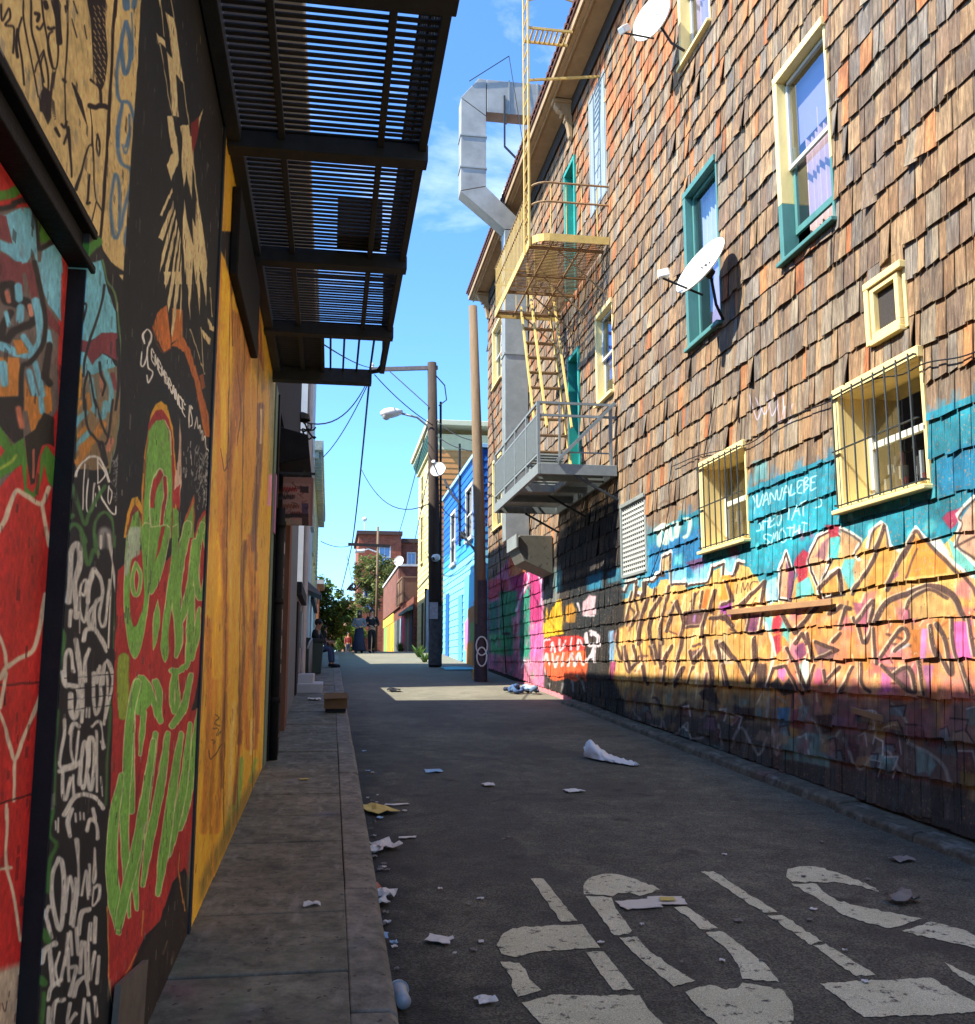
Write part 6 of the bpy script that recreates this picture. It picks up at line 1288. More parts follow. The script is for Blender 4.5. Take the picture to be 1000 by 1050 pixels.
# cables stapled to the shingles
def cable_on_wall(pts, label, r=.006, X0=XR - .05):
    P = catmull(pts, 5); m = MB(); m.tube([tuple(at_x(x, y, X0)) for x, y in P], r, 5)
    return tag(m.build('wall_cable', MT['wire'], smooth=True), label, 'cable', 'cables fixed to the shingled wall')
cable_on_wall([(1012, 356), (985, 366), (950, 372), (925, 384), (900, 388), (872, 400), (850, 412), (800, 432), (768, 455), (720, 466), (690, 478)], 'thin cable drooping across the shingles above the barred windows')
cable_on_wall([(690, 470), (686, 500), (686, 520), (678, 560), (664, 600)], 'thin cable hanging down beside the grey vent grille')
cable_on_wall([(737, 345), (735, 380), (729, 430), (722, 468)], 'thin cable hanging from the lower dish bracket down the shingles')
cable_on_wall([(503, 395), (510, 520), (514, 600), (519, 690)], 'pale conduit running down the far pink corner of the shingled wall', .014)
# chimney box on the roof
m = MB(); m.box(XR + .2, XR + 1.1, 25.2, 26.3, EZ, 14.6); m.box(XR + .12, XR + 1.18, 25.12, 26.38, 14.6, 14.75)
tag(m.build('chimney', MT['plaster_white'], rb))
# ------------------------------------------------------------------ yellow fire escape
UX, UY0, UY1, UZ = 3.08, 14.6, 18.25, 8.43
ye = thing('fire_escape', 'yellow rusty fire escape balcony with ladders on the shingled wall', 'fire escape', (XR, 16.4, UZ))
def rounded(x0, y0, y1, x1, z, r=.28):
    pts = [(x1, y0, z), (x0 + r, y0, z)]
    for k in range(1, 5): t = math.pi / 2 * k / 5; pts.append((x0 + r - r * math.sin(t), y0 + r - r * math.cos(t), z))
    pts += [(x0, y0 + r, z), (x0, y1, z)]
    return pts
m = MB()
P = rounded(UX, UY0, UY1, XR - .02, UZ)
for a, b in zip(P[:-1], P[1:]): m.bar(a, b, .02, .13)
m.bar((UX, UY1, UZ), (XR - .02, UY1, UZ), .02, .13)
m.build('edge_band', MT['yellow_steel'], ye)
m = MB(); y = UY0 + .06
while y < UY1 - .02:
    x0 = UX + .02 if y > UY0 + .28 else UX + .2
    if 17.0 < y < 18.0: m.bar((3.98, y, UZ), (XR - .04, y, UZ), .034, .007)
    else: m.bar((x0, y, UZ), (XR - .04, y, UZ), .034, .007)
    y += .062
m.build('deck_slats', MT['rust_steel'], ye)
for yy in (14.95, 16.1, 16.95, 18.05): m = MB(); m.bar((UX + .02, yy, UZ - .04), (XR - .02, yy, UZ - .04), .05, .04); m.build('joist', MT['rust_steel'], ye)
for xx in (UX + .35, 3.95): m = MB(); m.bar((xx, UY0 + .05, UZ - .025), (xx, UY1 - .03, UZ - .025), .03, .03); m.build('joist', MT['rust_steel'], ye)
for yy in (14.95, 16.1, 17.0, 18.05): m = MB(); m.bar((UX + .5, yy, UZ - .06), (XR - .02, yy, UZ - .75), .022, .022); m.build('brace', MT['rust_steel'], ye)
m = MB()
for dz in (.62, .95):
    m.tube([(p[0], p[1], UZ + dz) for p in P], .018, 7); m.tube([(UX, UY1, UZ + dz), (XR - .02, UY1, UZ + dz)], .018, 7)
m.build('rail', MT['rust_steel'], ye)
m = MB(); y = UY0 + .3
while y < UY1: m.tube([(UX, y, UZ + .05), (UX, y, UZ + .95)], .009, 5); y += .125
for xx in np.arange(UX + .3, XR, .26): m.tube([(xx, UY0, UZ + .05), (xx, UY0, UZ + .95)], .010, 5)
for xx in np.arange(UX + .2, XR, .22): m.tube([(xx, UY1, UZ + .05), (xx, UY1, UZ + .95)], .009, 5)
m.build('balusters', MT['yellow_steel'], ye)
m = MB()                                                       # roof ladder, gooseneck above the eave
for yy in (14.78, 15.16): m.bar((UX - .02, yy, UZ - .1), (UX - .02, yy, 13.15), .028, .055); m.tube([(UX - .02, yy, 13.1), (UX + .05, yy, 13.22), (UX + .3, yy, 13.26), (EX + .15, yy, 13.1), (EX + .25, yy, EZ + .25)], .02, 6)
z = UZ + .15
while z < 13.0: m.tube([(UX - .02, 14.78, z), (UX - .02, 15.16, z)], .012, 5); z += .3
for x_ in np.arange(UX + .08, EX - .05, .085): m.bar((x_, 14.78, 12.25), (x_, 15.16, 12.25), .03, .02)
m.bar((UX - .02, 14.78, 12.25), (EX, 14.78, 12.25), .03, .04); m.bar((UX - .02, 15.16, 12.25), (EX, 15.16, 12.25), .03, .04); m.bar((UX, 14.78, 12.75), (EX + .05, 14.78, 13.05), .014); m.bar((UX, 14.97, 11.4), (XR - .03, 14.97, 11.6), .035)
m.build('roof_ladder', MT['yellow_steel'], ye)
m = MB()                                                       # steep stair down to the grey balcony
T0, T1 = np.array((0, 17.75, UZ - .02)), np.array((0, 16.1, 4.75))
for xx in (3.50, 3.62, 4.06):
    m.bar((xx, T0[1], T0[2] + (.9 if xx == 3.62 else 0)), (xx, T1[1], T1[2] + (.9 if xx == 3.62 else 0)), .03, .075)
m.bar((4.06, T0[1], T0[2] + .9), (4.06, T1[1], T1[2] + .9), .03, .05)
m.build('stair_stringer', MT['yellow_steel'], ye)
for k in range(11):
    m = MB(); p = T0 + (T1 - T0) * (k + .5) / 11; m.bar((3.50, p[1], p[2]), (4.06, p[1], p[2]), .14, .02); m.build('tread', MT['rust_steel'], ye)
m = MB(); m.box(3.52, 3.95, 16.55, 16.60, UZ + .05, UZ + .75); m.build('gate_panel', MT['yellow_steel'], ye)

# ------------------------------------------------------------------ grey balcony
BX, BY0, BY1, BZ = 3.08, 14.38, 18.4, 4.47
gb = thing('balcony', 'grey steel balcony with mesh panels below the yellow fire escape', 'balcony', (XR, 16.4, BZ))
m = MB(); m.box(BX, BX + .05, BY0, BY1, BZ, BZ + .17); m.box(BX + .05, XR - .035, BY0, BY0 + .05, BZ, BZ + .17); m.box(BX + .05, XR - .035, BY1 - .05, BY1, BZ, BZ + .17); m.box(XR - .085, XR - .035, BY0 + .05, BY1 - .05, BZ, BZ + .15)
m.build('channel_frame', MT['grey_steel'], gb, bevel=.006)
m = MB(); y = BY0 + .09
while y < BY1 - .08:
    if not 15.0 < y < 16.0: m.bar((BX + .05, y, BZ + .13), (XR - .09, y, BZ + .13), .05, .012)
    else: m.bar((BX + .65, y, BZ + .13), (XR - .09, y, BZ + .13), .05, .012)
    y += .058
m.build('deck_slats', MT['grey_steel'], gb)
for yy in (15.0, 16.0, 17.1): m = MB(); m.box(BX + .05, XR - .085, yy - .025, yy + .025, BZ + .01, BZ + .115); m.build('joist', MT['grey_steel'], gb)
m = MB(); m.box(BX + .62, BX + .66, 15.03, 15.97, BZ + .01, BZ + .115); m.build('joist', MT['grey_steel'], gb)
for yy in (BY0 + .04, 16.3, BY1 - .04): m = MB(); m.bar((BX + .6, yy, BZ + .0), (XR - .03, yy, BZ - .36), .035, .035); m.build('brace', MT['black_steel'], gb)
RT = BZ + 1.14
for xx, yy, w_ in [(BX + .025, v, .045) for v in (BY0 + .03, 15.3, 16.3, 17.3, BY1 - .03)] + [(XR - .12, BY0 + .03, .045), (BX + .36, BY0 + .03, .03)]:
    m = MB(); m.bar((xx, yy, BZ + .1), (xx, yy, RT), w_); m.build('post', MT['grey_steel'], gb)
m = MB()
for zz in (RT, BZ + .95, BZ + .32):
    m.bar((BX + .025, BY0 + .03, zz), (BX + .025, BY1, zz), .035)
for zz in (RT, BZ + .94): m.bar((BX, BY0 + .03, zz), (XR - .02, BY0 + .03, zz), .035)
m.bar((BX + .4, BY0 + .03, BZ + .36), (XR - .12, BY0 + .03, BZ + .36), .022)
m.bar((BX + .30, BY0 - .01, BZ + .2), (XR - .06, BY0 - .01, RT + .02), .06, .05)
for q in range(5): xx = BX + .5 + q * .17; m.bar((xx, BY0 + .03, BZ + .36), (xx, BY0 + .03, BZ + .94 if q != 2 else RT), .012)
m.build('rail', MT['grey_steel'], gb)
m = MB()
for a, b in ((BY0 + .06, 15.27), (15.33, 16.27), (16.33, 17.27), (17.33, BY1 - .06)):
    y = a
    while y < b: m.box(BX + .02, BX + .03, y, y + .014, BZ + .34, BZ + .935); y += .024
    z = BZ + .36
    while z < BZ + .93: m.box(BX + .012, BX + .0195, a, b, z, z + .014); z += .026
m.build('mesh_panel', MT['grey_steel'], gb)
m = MB(); m.box(3.5, 4.1, 16.95, 17.3, BZ + .16, BZ + .9)
for q in range(14): m.box(3.48, 4.12, 16.925, 16.948, BZ + .2 + q * .05, BZ + .225 + q * .05)
tag(m.build('air_conditioner', MT['galv_dull'], bevel=.01), 'small grey louvred machine standing on the grey balcony', 'appliance')

# ------------------------------------------------------------------ exhaust duct
DY0, DY1 = 21.2, 21.62
ed = thing('exhaust_duct', 'shiny square sheet metal exhaust duct bending around the eave', 'duct', (4.1, 21.4, 3.3))
def duct(outline, name, mat, y0=DY0, y1=DY1):
    m = MB(); m.prism([(x, y0, z) for x, z in outline], (0, y1 - y0, 0)); return m.build(name, mat, ed, bevel=.006)
duct([(3.80, 4.3), (4.34, 4.3), (4.34, 11.62), (3.80, 11.62)], 'riser', MT['galv_dull'])
duct([(3.80, 11.64), (4.34, 11.64), (4.34, 11.72), (3.36, 12.66), (2.76, 12.50)], 'elbow', MT['galv'], DY0 - .003, DY1 + .003)
duct([(2.76, 12.52), (3.36, 12.68), (3.36, 14.44), (2.76, 14.86)], 'offset', MT['galv'])
duct([(2.76, 14.88), (3.36, 14.46), (3.36, 15.40), (3.18, 15.40)], 'elbow', MT['galv'], DY0 - .003, DY1 + .003)
duct([(3.38, 14.56), (5.6, 14.56), (5.6, 15.40), (3.38, 15.40)], 'top_run', MT['galv'])
m = MB()
for z in (13.1, 13.9): m.box(2.74, 3.38, DY0 - .02, DY1 + .02, z, z + .035)
for z in (6.0, 8.6, 10.4): m.box(3.78, 4.36, DY0 - .02, DY1 + .02, z, z + .04)
for x in (3.9, 4.6): m.box(x, x + .035, DY0 - .02, DY1 + .02, 14.54, 15.42)
m.build('flange', MT['galv_dull'], ed)
m = MB(); m.tube([(2.95, DY0 - .02, 15.3), (3.9, DY0 - .1, 16.0)], .012, 5); m.tube([(3.9, DY0 - .1, 16.0), (4.3, DY0 - .1, 13.3)], .010, 5); m.bar((3.8, DY0 - .03, 15.0), (3.8, DY0 - .03, 13.7), .04); m.bar((3.8, DY0 - .03, 13.7), (4.3, DY0 - .03, 13.2), .04)
m.build('support_stay', MT['black_steel'], ed)
hd = thing('vent_hood', 'pale sheet metal vent hood under the grey balcony above the pink mural', 'hood', (4.1, 19.6, 3.4))
m = MB(); m.prism([(XR - .035, 18.9, 4.12), (3.68, 18.9, 4.12), (3.64, 18.9, 3.88), (3.76, 18.9, 3.6), (XR - .035, 18.9, 3.35)], (0, 1.0, 0)); m.build('hood_shell', M('hood_paint', (104, 100, 90), .6, .2, 5, .1, 40, wear=(70, 64, 58)), hd, bevel=.01)
m = MB(); m.box(3.60, 3.637, 18.86, 19.94, 3.87, 4.14); m.build('flange', MT['galv_dull'], hd)

# ------------------------------------------------------------------ satellite dishes
def dish(name, label, c, face, mount, R_, lnb, arm_r=.018, group='satellite dishes'):
    c, n = Vector(c), Vector(face).normalized(); t = thing(name, label, 'satellite dish', tuple(mount), group)
    m = MB(); prof = [(R_ * k / 7, -.22 * R_ * (1 - (k / 7) ** 2)) for k in range(8)]; prof[0] = (.001, prof[0][1])
    m.lathe(prof + [(R_ * 1.02, .008), (R_ * 1.02, -.012)] + [(r * 1.0, h - .012) for r, h in prof[::-1]], c, n, 28); m.build('reflector', MT['white_plastic'], t, smooth=True)
    back = c - n * (.22 * R_ + .02)
    m = MB(); m.tube([tuple(back), tuple(back - n * .08)], .06, 8); m.tube([tuple(back - n * .06), tuple((back * .45 + Vector(mount) * .55) + Vector((0, 0, -.08))), tuple(mount)], arm_r, 8); m.build('mount_arm', MT['dark_plastic'], t, smooth=True)
    lnb = Vector(lnb); ux = n.cross(Vector((0, 0, 1))).normalized(); uz = ux.cross(n)
    m = MB()
    for q in range(7): o = c + n * (.012 - .19 * R_) + ux * R_ * (.07 * q - .22) + uz * R_ * (.10 + .04 * math.sin(q * 2.1)); m.bar(tuple(o), tuple(o + ux * R_ * .035 + uz * R_ * .10), R_ * .035, .004, tuple(n))
    m.build('maker_mark', MT['dark_plastic'], t)
    low = c + Vector((0, 0, -1)) * R_ * .9 - n * .03
    m = MB(); m.tube([tuple(low), tuple(lnb + Vector((0, 0, -.05)))], arm_r * .8, 6); m.build('feed_arm', MT['dark_plastic'], t)
    m = MB(); d = (c - lnb).normalized(); m.bar(tuple(lnb - d * .06), tuple(lnb + d * .07), .10, .09); m.build('feed_horn', MT['white_plastic'], t, bevel=.01)
    return t
def px3(x, y, X0): return Vector(at_x(x, y, X0))
c2 = px3(718, 272, 4.02); dish('satellite_dish', 'white satellite dish tilted edge on over the teal framed window', c2, (-.835, -.22, .50), px3(742, 328, XR - .06), .37, px3(680, 281, 3.62))
c1 = px3(668, 18, 3.95); dish('satellite_dish', 'white satellite dish high under the eave beside a yellow window', c1, (-.8, -.45, .15), px3(702, 52, XR - .06), .31, px3(640, 30, 3.5))

# ------------------------------------------------------------------ poles, lamp, wires
GP = at_g(446, 684); PXp, PYp = GP[0], GP[1]
up = thing('utility_pole', 'dark timber utility pole with a crossarm beside the blue house', 'utility pole', (PXp, PYp, gz(PYp)))
topP = at_y(443, 372, PYp)
m = MB(); m.tube([(PXp, PYp, gz(PYp) - .2), ((PXp + topP[0]) / 2 + .02, PYp, 6), (topP[0], PYp, topP[2])], [.185, .17, .14], 14); m.build('shaft', MT['pole_dark'], up, smooth=True)
ca = at_y(380, 379, PYp); cb = at_y(449, 377, PYp)
m = MB(); m.bar(ca, cb, .1, .12); m.bar(at_y(400, 381, PYp - .1), at_y(441, 418, PYp - .1), .045, .02); m.build('crossarm', M('weathered_arm', (128, 116, 108), .9, .25, 9, .3), up)
m = MB()
for t in (.03, .2): p = ca + (cb - ca) * t; m.lathe([(.03, 0), (.045, .03), (.03, .06), (.05, .1), (.02, .16)], p + np.array((0, 0, .05)), (0, 0, 1), 10)
m.build('insulator', MT['plaster_white'], up)
m = MB(); m.tube([at_y(452, 372 + 40, PYp), at_y(452, 683, PYp)], .035, 8); m.tube([at_y(447, 385, PYp - .2), at_y(456, 395, PYp - .2), at_y(458, 410, PYp - .2), at_y(450, 416, PYp - .2)], .02, 5); m.build('conduit', MT['wire'], up)
m = MB(); m.box(PXp - .2, PXp + .05, PYp - .26, PYp - .24, 2.9, 3.4); m.build('notice_board', M('flyer_bundle', (176, 176, 176), .8, .35, 12, .2, wear=(70, 66, 66), wear_amt=.5), up)
m = MB(); m.tube([(PXp, PYp, 1.55), (PXp, PYp, 3.3)], [.200, .197], 14, caps=False); m.build('painted_band', M('pole_posters', (84, 80, 78), .85, .5, 9, .3, wear=(120, 120, 124), wear_amt=.54), up, smooth=True)
m = MB(); p = at_y(447, 572, PYp - .25); m.lathe([(.03, -.12), (.1, -.1), (.12, .05), (.06, .16)], p, (-.4, -.5, -.2), 12); m.build('floodlight', MT['white_plastic'], up)
lp = thing('street_lamp', 'pale cobra head street lamp on the dark utility pole', 'street lamp', tuple(at_y(447, 446, PYp)))
m = MB(); m.tube([tuple(at_y(x, y, PYp)) for x, y in ((447, 450), (440, 438), (428, 428), (412, 424))], .035, 8); m.build('arm', MT['grey_steel'], lp, smooth=True)
hA, hB = Vector(at_y(413, 422.5, PYp)), Vector(at_y(390, 424, PYp))
m = MB(); m.tube([hA + (hB - hA) * t for t in (0, .25, .5, .8, 1)], [.06, .13, .17, .15, .05], 12); m.build('lamp_head', MT['white_plastic'], lp, smooth=True)
m = MB(); q = hA + (hB - hA) * .72; m.lathe([(.14, 0), (.12, -.08), (.06, -.13), (.002, -.14)], q + Vector((0, 0, -.08)), (0, 0, 1), 12); m.build('lens', M('lamp_lens', (200, 196, 176), .3, .05, 3, 0, spec=.6), lp, smooth=True)
TP = at_g(493, 699); tY = TP[1]
tp = thing('utility_pole', 'tan timber pole tagged with paint at the corner of the shingled house', 'utility pole', (TP[0], tY, gz(tY)))
tt = at_y(485, 314, tY)
m = MB(); m.tube([(TP[0], tY, gz(tY) - .2), (TP[0] - .03, tY, 5), (tt[0], tY, tt[2])], [.15, .135, .105], 14); m.build('shaft', MT['pole_tan'], tp, smooth=True)
m = MB(); m.tube([(TP[0], tY, gz(tY)), (TP[0], tY, 3.55)], [.158, .150], 14, caps=False); m.build('painted_band', M('pole_graffiti', (62, 54, 58), .85, .5, 7, .3, wear=(150, 160, 158), wear_amt=.56), tp, smooth=True)
m = MB()
for r0, zc in ((.15, 2.0), (.13, 1.75)):
    m.tube([(TP[0] + r0 * math.sin(t) * .9, tY - .165, zc + .22 * math.cos(t)) for t in np.linspace(0, 6.28, 14)], .018, 5, caps=False)
m.build('white_tag', M('white_spray', (200, 198, 190), .8, .1, 6), tp)
dish('satellite_dish', 'small white satellite dish bolted on the dark utility pole', at_y(449, 481, PYp - .5), (-.4, -.8, .35), at_y(453, 492, PYp - .1), .24, at_y(445, 474, PYp - .8))
gw = at_g(433, 668)


def wire(a, b, sag, label, r=.014, n=14):
    a, b = np.array(a), np.array(b); m = MB()
    m.tube([tuple(a + (b - a) * t + np.array((0, 0, -4 * sag * t * (1 - t)))) for t in np.linspace(0, 1, n)], r, 5)
    return tag(m.build('overhead_wire', MT['wire'], smooth=True), label, 'wire', 'overhead wires across the alley')
FPY = 62.0
far_end = at_y(361, 559, FPY)
wire(at_y(379, 388, PYp), far_end, .5, 'thick bundled wire running down the alley from the crossarm tip', .035)
wire(at_y(380, 384, PYp), at_y(309, 432, 17.0), .55, 'drooping wire from the crossarm to a bracket on the left wall', .016)
wire(at_y(380, 388, PYp), at_y(330, 470, 40.0), .3, 'wire slanting from the crossarm to the left cornice', .018)
wire(at_y(384, 384, PYp), at_y(444, 436, PYp - .2), .12, 'short wire slanting back from the crossarm tip to the pole', .016)
wire(at_y(371, 482, 45.0), at_y(446, 513, PYp), .9, 'slack wire looping from the bundled wire to the dark pole', .018)
wire(at_y(447, 430, PYp), at_y(487, 452, tY), .12, 'upper wire between the dark pole and the tan pole', .013)
wire(at_y(447, 446, PYp), at_y(487, 463, tY), .1, 'lower wire between the dark pole and the tan pole', .013)
wire(at_y(380, 377, PYp), at_y(285, 320, 9.0), .1, 'wire passing over the fire escape hatch from the crossarm', .012)
wire(at_y(447, 440, PYp), at_y(424, 560, 46), .2, 'steep wire falling from the dark pole past the cream house', .016)
wire(at_y(447, 400, PYp), at_y(405, 560, 60), .3, 'long wire dropping from the dark pole toward the brick building', .018)
wire(at_y(443, 500, PYp), at_y(470, 530, 32), .3, 'service wire from the dark pole down to the blue house', .014)
wire(far_end, at_y(329, 555, 50), .2, 'far wire from the distant crossarm to the left wall', .02)
wire(far_end, at_y(340, 640, 75), .3, 'distant wire falling beyond the far crossarm', .03)
wb = thing('cable_bracket', 'dark bracket with a tangle of cable on the left wall above the awning', 'bracket', tuple(at_y(308, 428, 17.0)))
m = MB(); p = Vector(at_y(309, 428, 16.9)); m.lathe([(.16, -.05), (.14, .05), (.05, .09)], p, (0, 0, 1), 12); m.bar(p, (XL - .1, p.y, p.z), .06); m.build('housing', MT['black_steel'], wb)
m = MB(); rk_ = random.Random(4)
for q in range(3): m.tube([tuple(p + Vector((.02 + q * .08 + .08 * math.sin(t * 2 + q), .05 * q, -.12 - .07 * t + .05 * math.cos(3 * t + q)))) for t in np.linspace(0, 3.6, 12)], .016, 5)
m.build('cable_loops', MT['wire'], wb, smooth=True)
# far pole with crossarm in mid-alley view
fp = thing('utility_pole', 'distant thin utility pole with a dark crossarm in front of the brick building', 'utility pole', (at_y(386, 640, FPY)[0], FPY, 2.07))
bx = at_y(386, 640, FPY)[0]
m = MB(); m.tube([(bx, FPY, 2.0), (bx, FPY, at_y(386, 540, FPY)[2])], [.09, .07], 10); m.build('shaft', MT['pole_tan'], fp, smooth=True)
m = MB(); m.bar(at_y(357, 558, FPY), at_y(400, 560, FPY), .14, .18); m.build('crossarm', MT['dark_wood'], fp)
m = MB(); m.tube([tuple(at_y(x, y, FPY)) for x, y in ((386, 566), (378, 563), (368, 565))], .05, 6); m.tube([tuple(at_y(x, y, FPY)) for x, y in ((374, 564.5), (364, 565.5))], .12, 8); m.build('lamp_head', MT['white_plastic'], fp)
# line of sneakers / cable tangle hanging on the far wire
m = MB(); p = Vector(at_y(362, 602, 60)); 
for q in range(4): m.tube([tuple(p + Vector((.25 * math.cos(t + q) - .1 + .1 * q, 0, .2 * math.sin(t * 1.5 + q)))) for t in np.linspace(0, 3, 8)], .06, 5)
m.tube([tuple(p), tuple(Vector(at_y(356, 570, 60)))], .015, 4)
tag(m.build('hanging_shoes', MT['wire']), 'dark bundle dangling from a far wire against the sky', 'bundle')
# ------------------------------------------------------------------ generic siding / windows for the other houses
def lap(m, axis, c, u0, u1, z0, z1, step, holes=(), sgn=-1, t=.022, colf=None):
    z = z0
    while z < z1 - .01:
        zb = min(z + step, z1); segs = [(u0, u1)]
        for h in holes:
            if h[2] < zb - .02 and h[3] > z + .02:
                segs = [s for a, b in segs for s in ((a, min(b, h[0])), (max(a, h[1]), b)) if s[1] - s[0] > .02]
        col = colf(z) if colf else None
        for a, b in segs:
            if axis == 'x': m.prism([(c, a, z), (c + sgn * t, a, z), (c + sgn * .004, a, zb), (c, a, zb)], (0, b - a, 0), col)
            else: m.prism([(a, c, z), (a, c + sgn * t, z), (a, c + sgn * .004, zb), (a, c, zb)], (b - a, 0, 0), col)
        z += step
    return m


def simple_window(root, axis, c, h, fmat, gmat, sgn=-1, w=.09, proud=.05, bars=1, curtain=None):
    a, b, z0, z1 = h; m = MB()
    B = (lambda p, q, r, s, d0, d1: m.box(min(c + sgn * d0, c + sgn * d1), max(c + sgn * d0, c + sgn * d1), p, q, r, s)) if axis == 'x' else (lambda p, q, r, s, d0, d1: m.box(p, q, min(c + sgn * d0, c + sgn * d1), max(c + sgn * d0, c + sgn * d1), r, s))
    B(a - w, a, z0, z1, -.05, proud); B(b, b + w, z0, z1, -.05, proud); B(a - w, b + w, z1, z1 + w, -.05, proud + .003); B(a - w - .03, b + w + .03, z0 - w, z0, -.05, proud + .04)
    f = m.build('window', fmat, root, bevel=.006)
    m = MB()
    for k in range(bars): zz = z0 + (z1 - z0) * (k + 1) / (bars + 1); B(a, b, zz - .03, zz + .03, -.03, .01)
    B((a + b) / 2 - .02, (a + b) / 2 + .02, z0, z1, -.028, .008)
    m.build('sash', fmat, f)
    m = MB(); B(a, b, z0, z1, -.035, -.031); m.build('pane', gmat, f)
    return f
MT['pane_far'] = M('far_pane', (44, 54, 66), .08, .2, 3, 0, spec=.8)

# ------------------------------------------------------------------ LEFT, further up the alley
l2 = thing('low_building', 'low grey blue shed wall on the left beyond the doorways', 'building', (XL, 19, .9))
m = MB(); m.box(XL - 5, XL, 17.25, 21, -.3, 2.8); m.build('wall', MT['grey_blue'], l2); m = MB(); m.box(XL - 5, XL + .1, 17.25, 21, 2.8, 3.0); m.build('roof', MT['dark_wall'], l2)
m = MB(); m.box(XL, XL + .03, 18.0, 18.9, gz(18) + .1, 2.7); m.build('door', MT['dark_wood'], l2); m = MB(); m.box(XL, XL + .05, 19.5, 20.3, 1.9, 2.6); m.build('shutter', MT['grey_steel'], l2)
l3 = thing('white_building', 'tall white plastered building on the left seen past the fire escape', 'building', (XL, 25, 1.2))
H3 = [(22.2, 23.2, 5.4, 7.2), (24.6, 25.6, 5.4, 7.2), (27.2, 28.2, 5.4, 7.2)]
m = MB(); m.wall('x', XL, 21, 29.8, -.3, 10.2, H3, -.1); m.wall('y', 21, XL - 5, XL, -.3, 10.2); m.wall('y', 29.8, XL - 5, XL, -.3, 10.2); m.build('wall', MT['plaster_white'], l3)
m = MB(); m.box(XL - 5, XL + .14, 20.9, 29.9, 10.2, 10.5); m.build('cornice', MT['plaster_white'], l3, bevel=.03)
for h in H3: simple_window(l3, 'x', XL, h, WHT_PAINT, MT['pane_far'], 1)
m = MB(); m.box(XL, XL + .04, 23, 24, 1.2, 3.6); m.build('door', MT['grey_blue'], l3); m = MB(); m.tube([(XL + .05, 21.4, 1.2), (XL + .05, 21.4, 10.1)], .05, 8); m.build('downpipe', MT['plaster_white'], l3)
m = MB(); m.prism([(XL, 26.0, 3.5), (XL, 26.0, 3.72), (XL + .35, 26.0, 3.42), (XL + .35, 26.0, 3.36)], (0, 2.2, 0)); m.build('canopy', MT['grey_blue'], l3)
l4 = thing('low_building', 'low grey building on the left behind the seated person', 'building', (XL, 34, 1.7))
m = MB(); m.box(XL - 5, XL - .02, 29.8, 38.5, 0, 3.5); m.build('wall', MT['grey_blue'], l4); m = MB(); m.box(XL - 5, XL + .1, 29.8, 38.5, 3.5, 3.7); m.build('roof', MT['dark_wall'], l4)
m = MB(); m.box(XL - .02, XL + .02, 31, 33.4, 1.6, 3.4); m.build('garage_door', MT['plaster_white'], l4)
l5 = thing('corniced_house', 'pale green boarded house with a heavy cornice far along the left side', 'house', (-.85, 45, 2))
GRNS = M('pale_green_boards', (168, 174, 146), .75, .12, 5, .15, 60, wear=(140, 144, 122), wear_amt=.58)
H5 = [(41, 42.2, 6.2, 8.2), (45, 46.2, 6.2, 8.2), (49, 50.2, 6.2, 8.2), (53, 54.2, 6.2, 8.2)]
m = MB(); m.wall('x', -.85, 38.5, 58, 1.5, 10, H5, -.1); m.wall('y', 38.5, -6, -.85, 1.5, 10); m.wall('y', 58, -6, -.85, 1.5, 10); m.build('wall', GRNS, l5)
m = lap(MB(), 'x', -.852, 38.5, 58, 2, 9.6, .22, [(h[0] - .1, h[1] + .1, h[2] - .1, h[3] + .1) for h in H5], 1); lap(m, 'y', 38.498, -6, -.85, 2, 9.6, .22); m.build('siding', GRNS, l5)
for h in H5: simple_window(l5, 'x', -.85, h, GRNS, MT['pane_far'], 1)
m = MB(); m.box(-6, -.45, 38.2, 58.2, 9.9, 10.3); m.box(-6, -.62, 38.35, 58.1, 9.62, 9.9)
for q in range(28): y = 38.7 + q * .7; m.box(-.83, -.5, y, y + .16, 9.5, 9.9)
m.build('cornice', M('cornice_paint', (150, 152, 134), .8, .15, 5, .2, wear=(104, 106, 96)), l5, bevel=.02)
l6 = thing('terracotta_house', 'small terracotta house in front of the trees at the far left', 'house', (-.8, 64, 2))
m = MB(); m.box(-6, -.75, 59.5, 68, 1.5, 6.3); m.build('wall', M('terracotta', (186, 118, 80), .8, .15, 4, .15), l6); m = MB(); m.box(-6, -.45, 59.3, 68.2, 6.3, 6.55); m.build('roof', MT['plaster_white'], l6)
stp = thing('stoop', 'pale concrete doorstep jutting onto the left pavement', 'steps', (-.35, 20, 1))
m = MB(); m.box(XL, -.12, 18.6, 21.2, .8, gz(19) + .26); m.build('lower_step', MT['plaster_white'], stp, bevel=.015); m = MB(); m.box(XL, -.3, 19.2, 21.2, .8, gz(19) + .43); m.build('upper_step', MT['plaster_white'], stp, bevel=.015)
m = MB()
for yy in (21.4, 22.6, 23.8): m.tube([(XL + .18, yy, gz(yy) + .1), (XL + .18, yy, gz(yy) + .95)], .02, 6)
m.tube([(XL + .18, 19.4, gz(19.4) + .9), (XL + .18, 21.4, gz(21.4) + .97), (XL + .18, 23.8, gz(23.8) + .97)], .02, 6)
tag(m.build('handrail', MT['grey_steel'], smooth=True), 'thin grey handrail beside the doorstep on the left pavement', 'railing')
bn = thing('bin', 'dark green lidded bin against the left wall near the seated person', 'bin', (-.38, 24.4, gz(24.4)))
m = MB(); z = gz(24.4) + .12; m.prism([(-.58, 24.1, z), (-.2, 24.1, z), (-.16, 24.1, z + .75), (-.6, 24.1, z + .75)], (0, .6, 0)); m.build('bin_body', M('bin_green', (62, 78, 66), .6, .15, 5, .1), bn, bevel=.02)
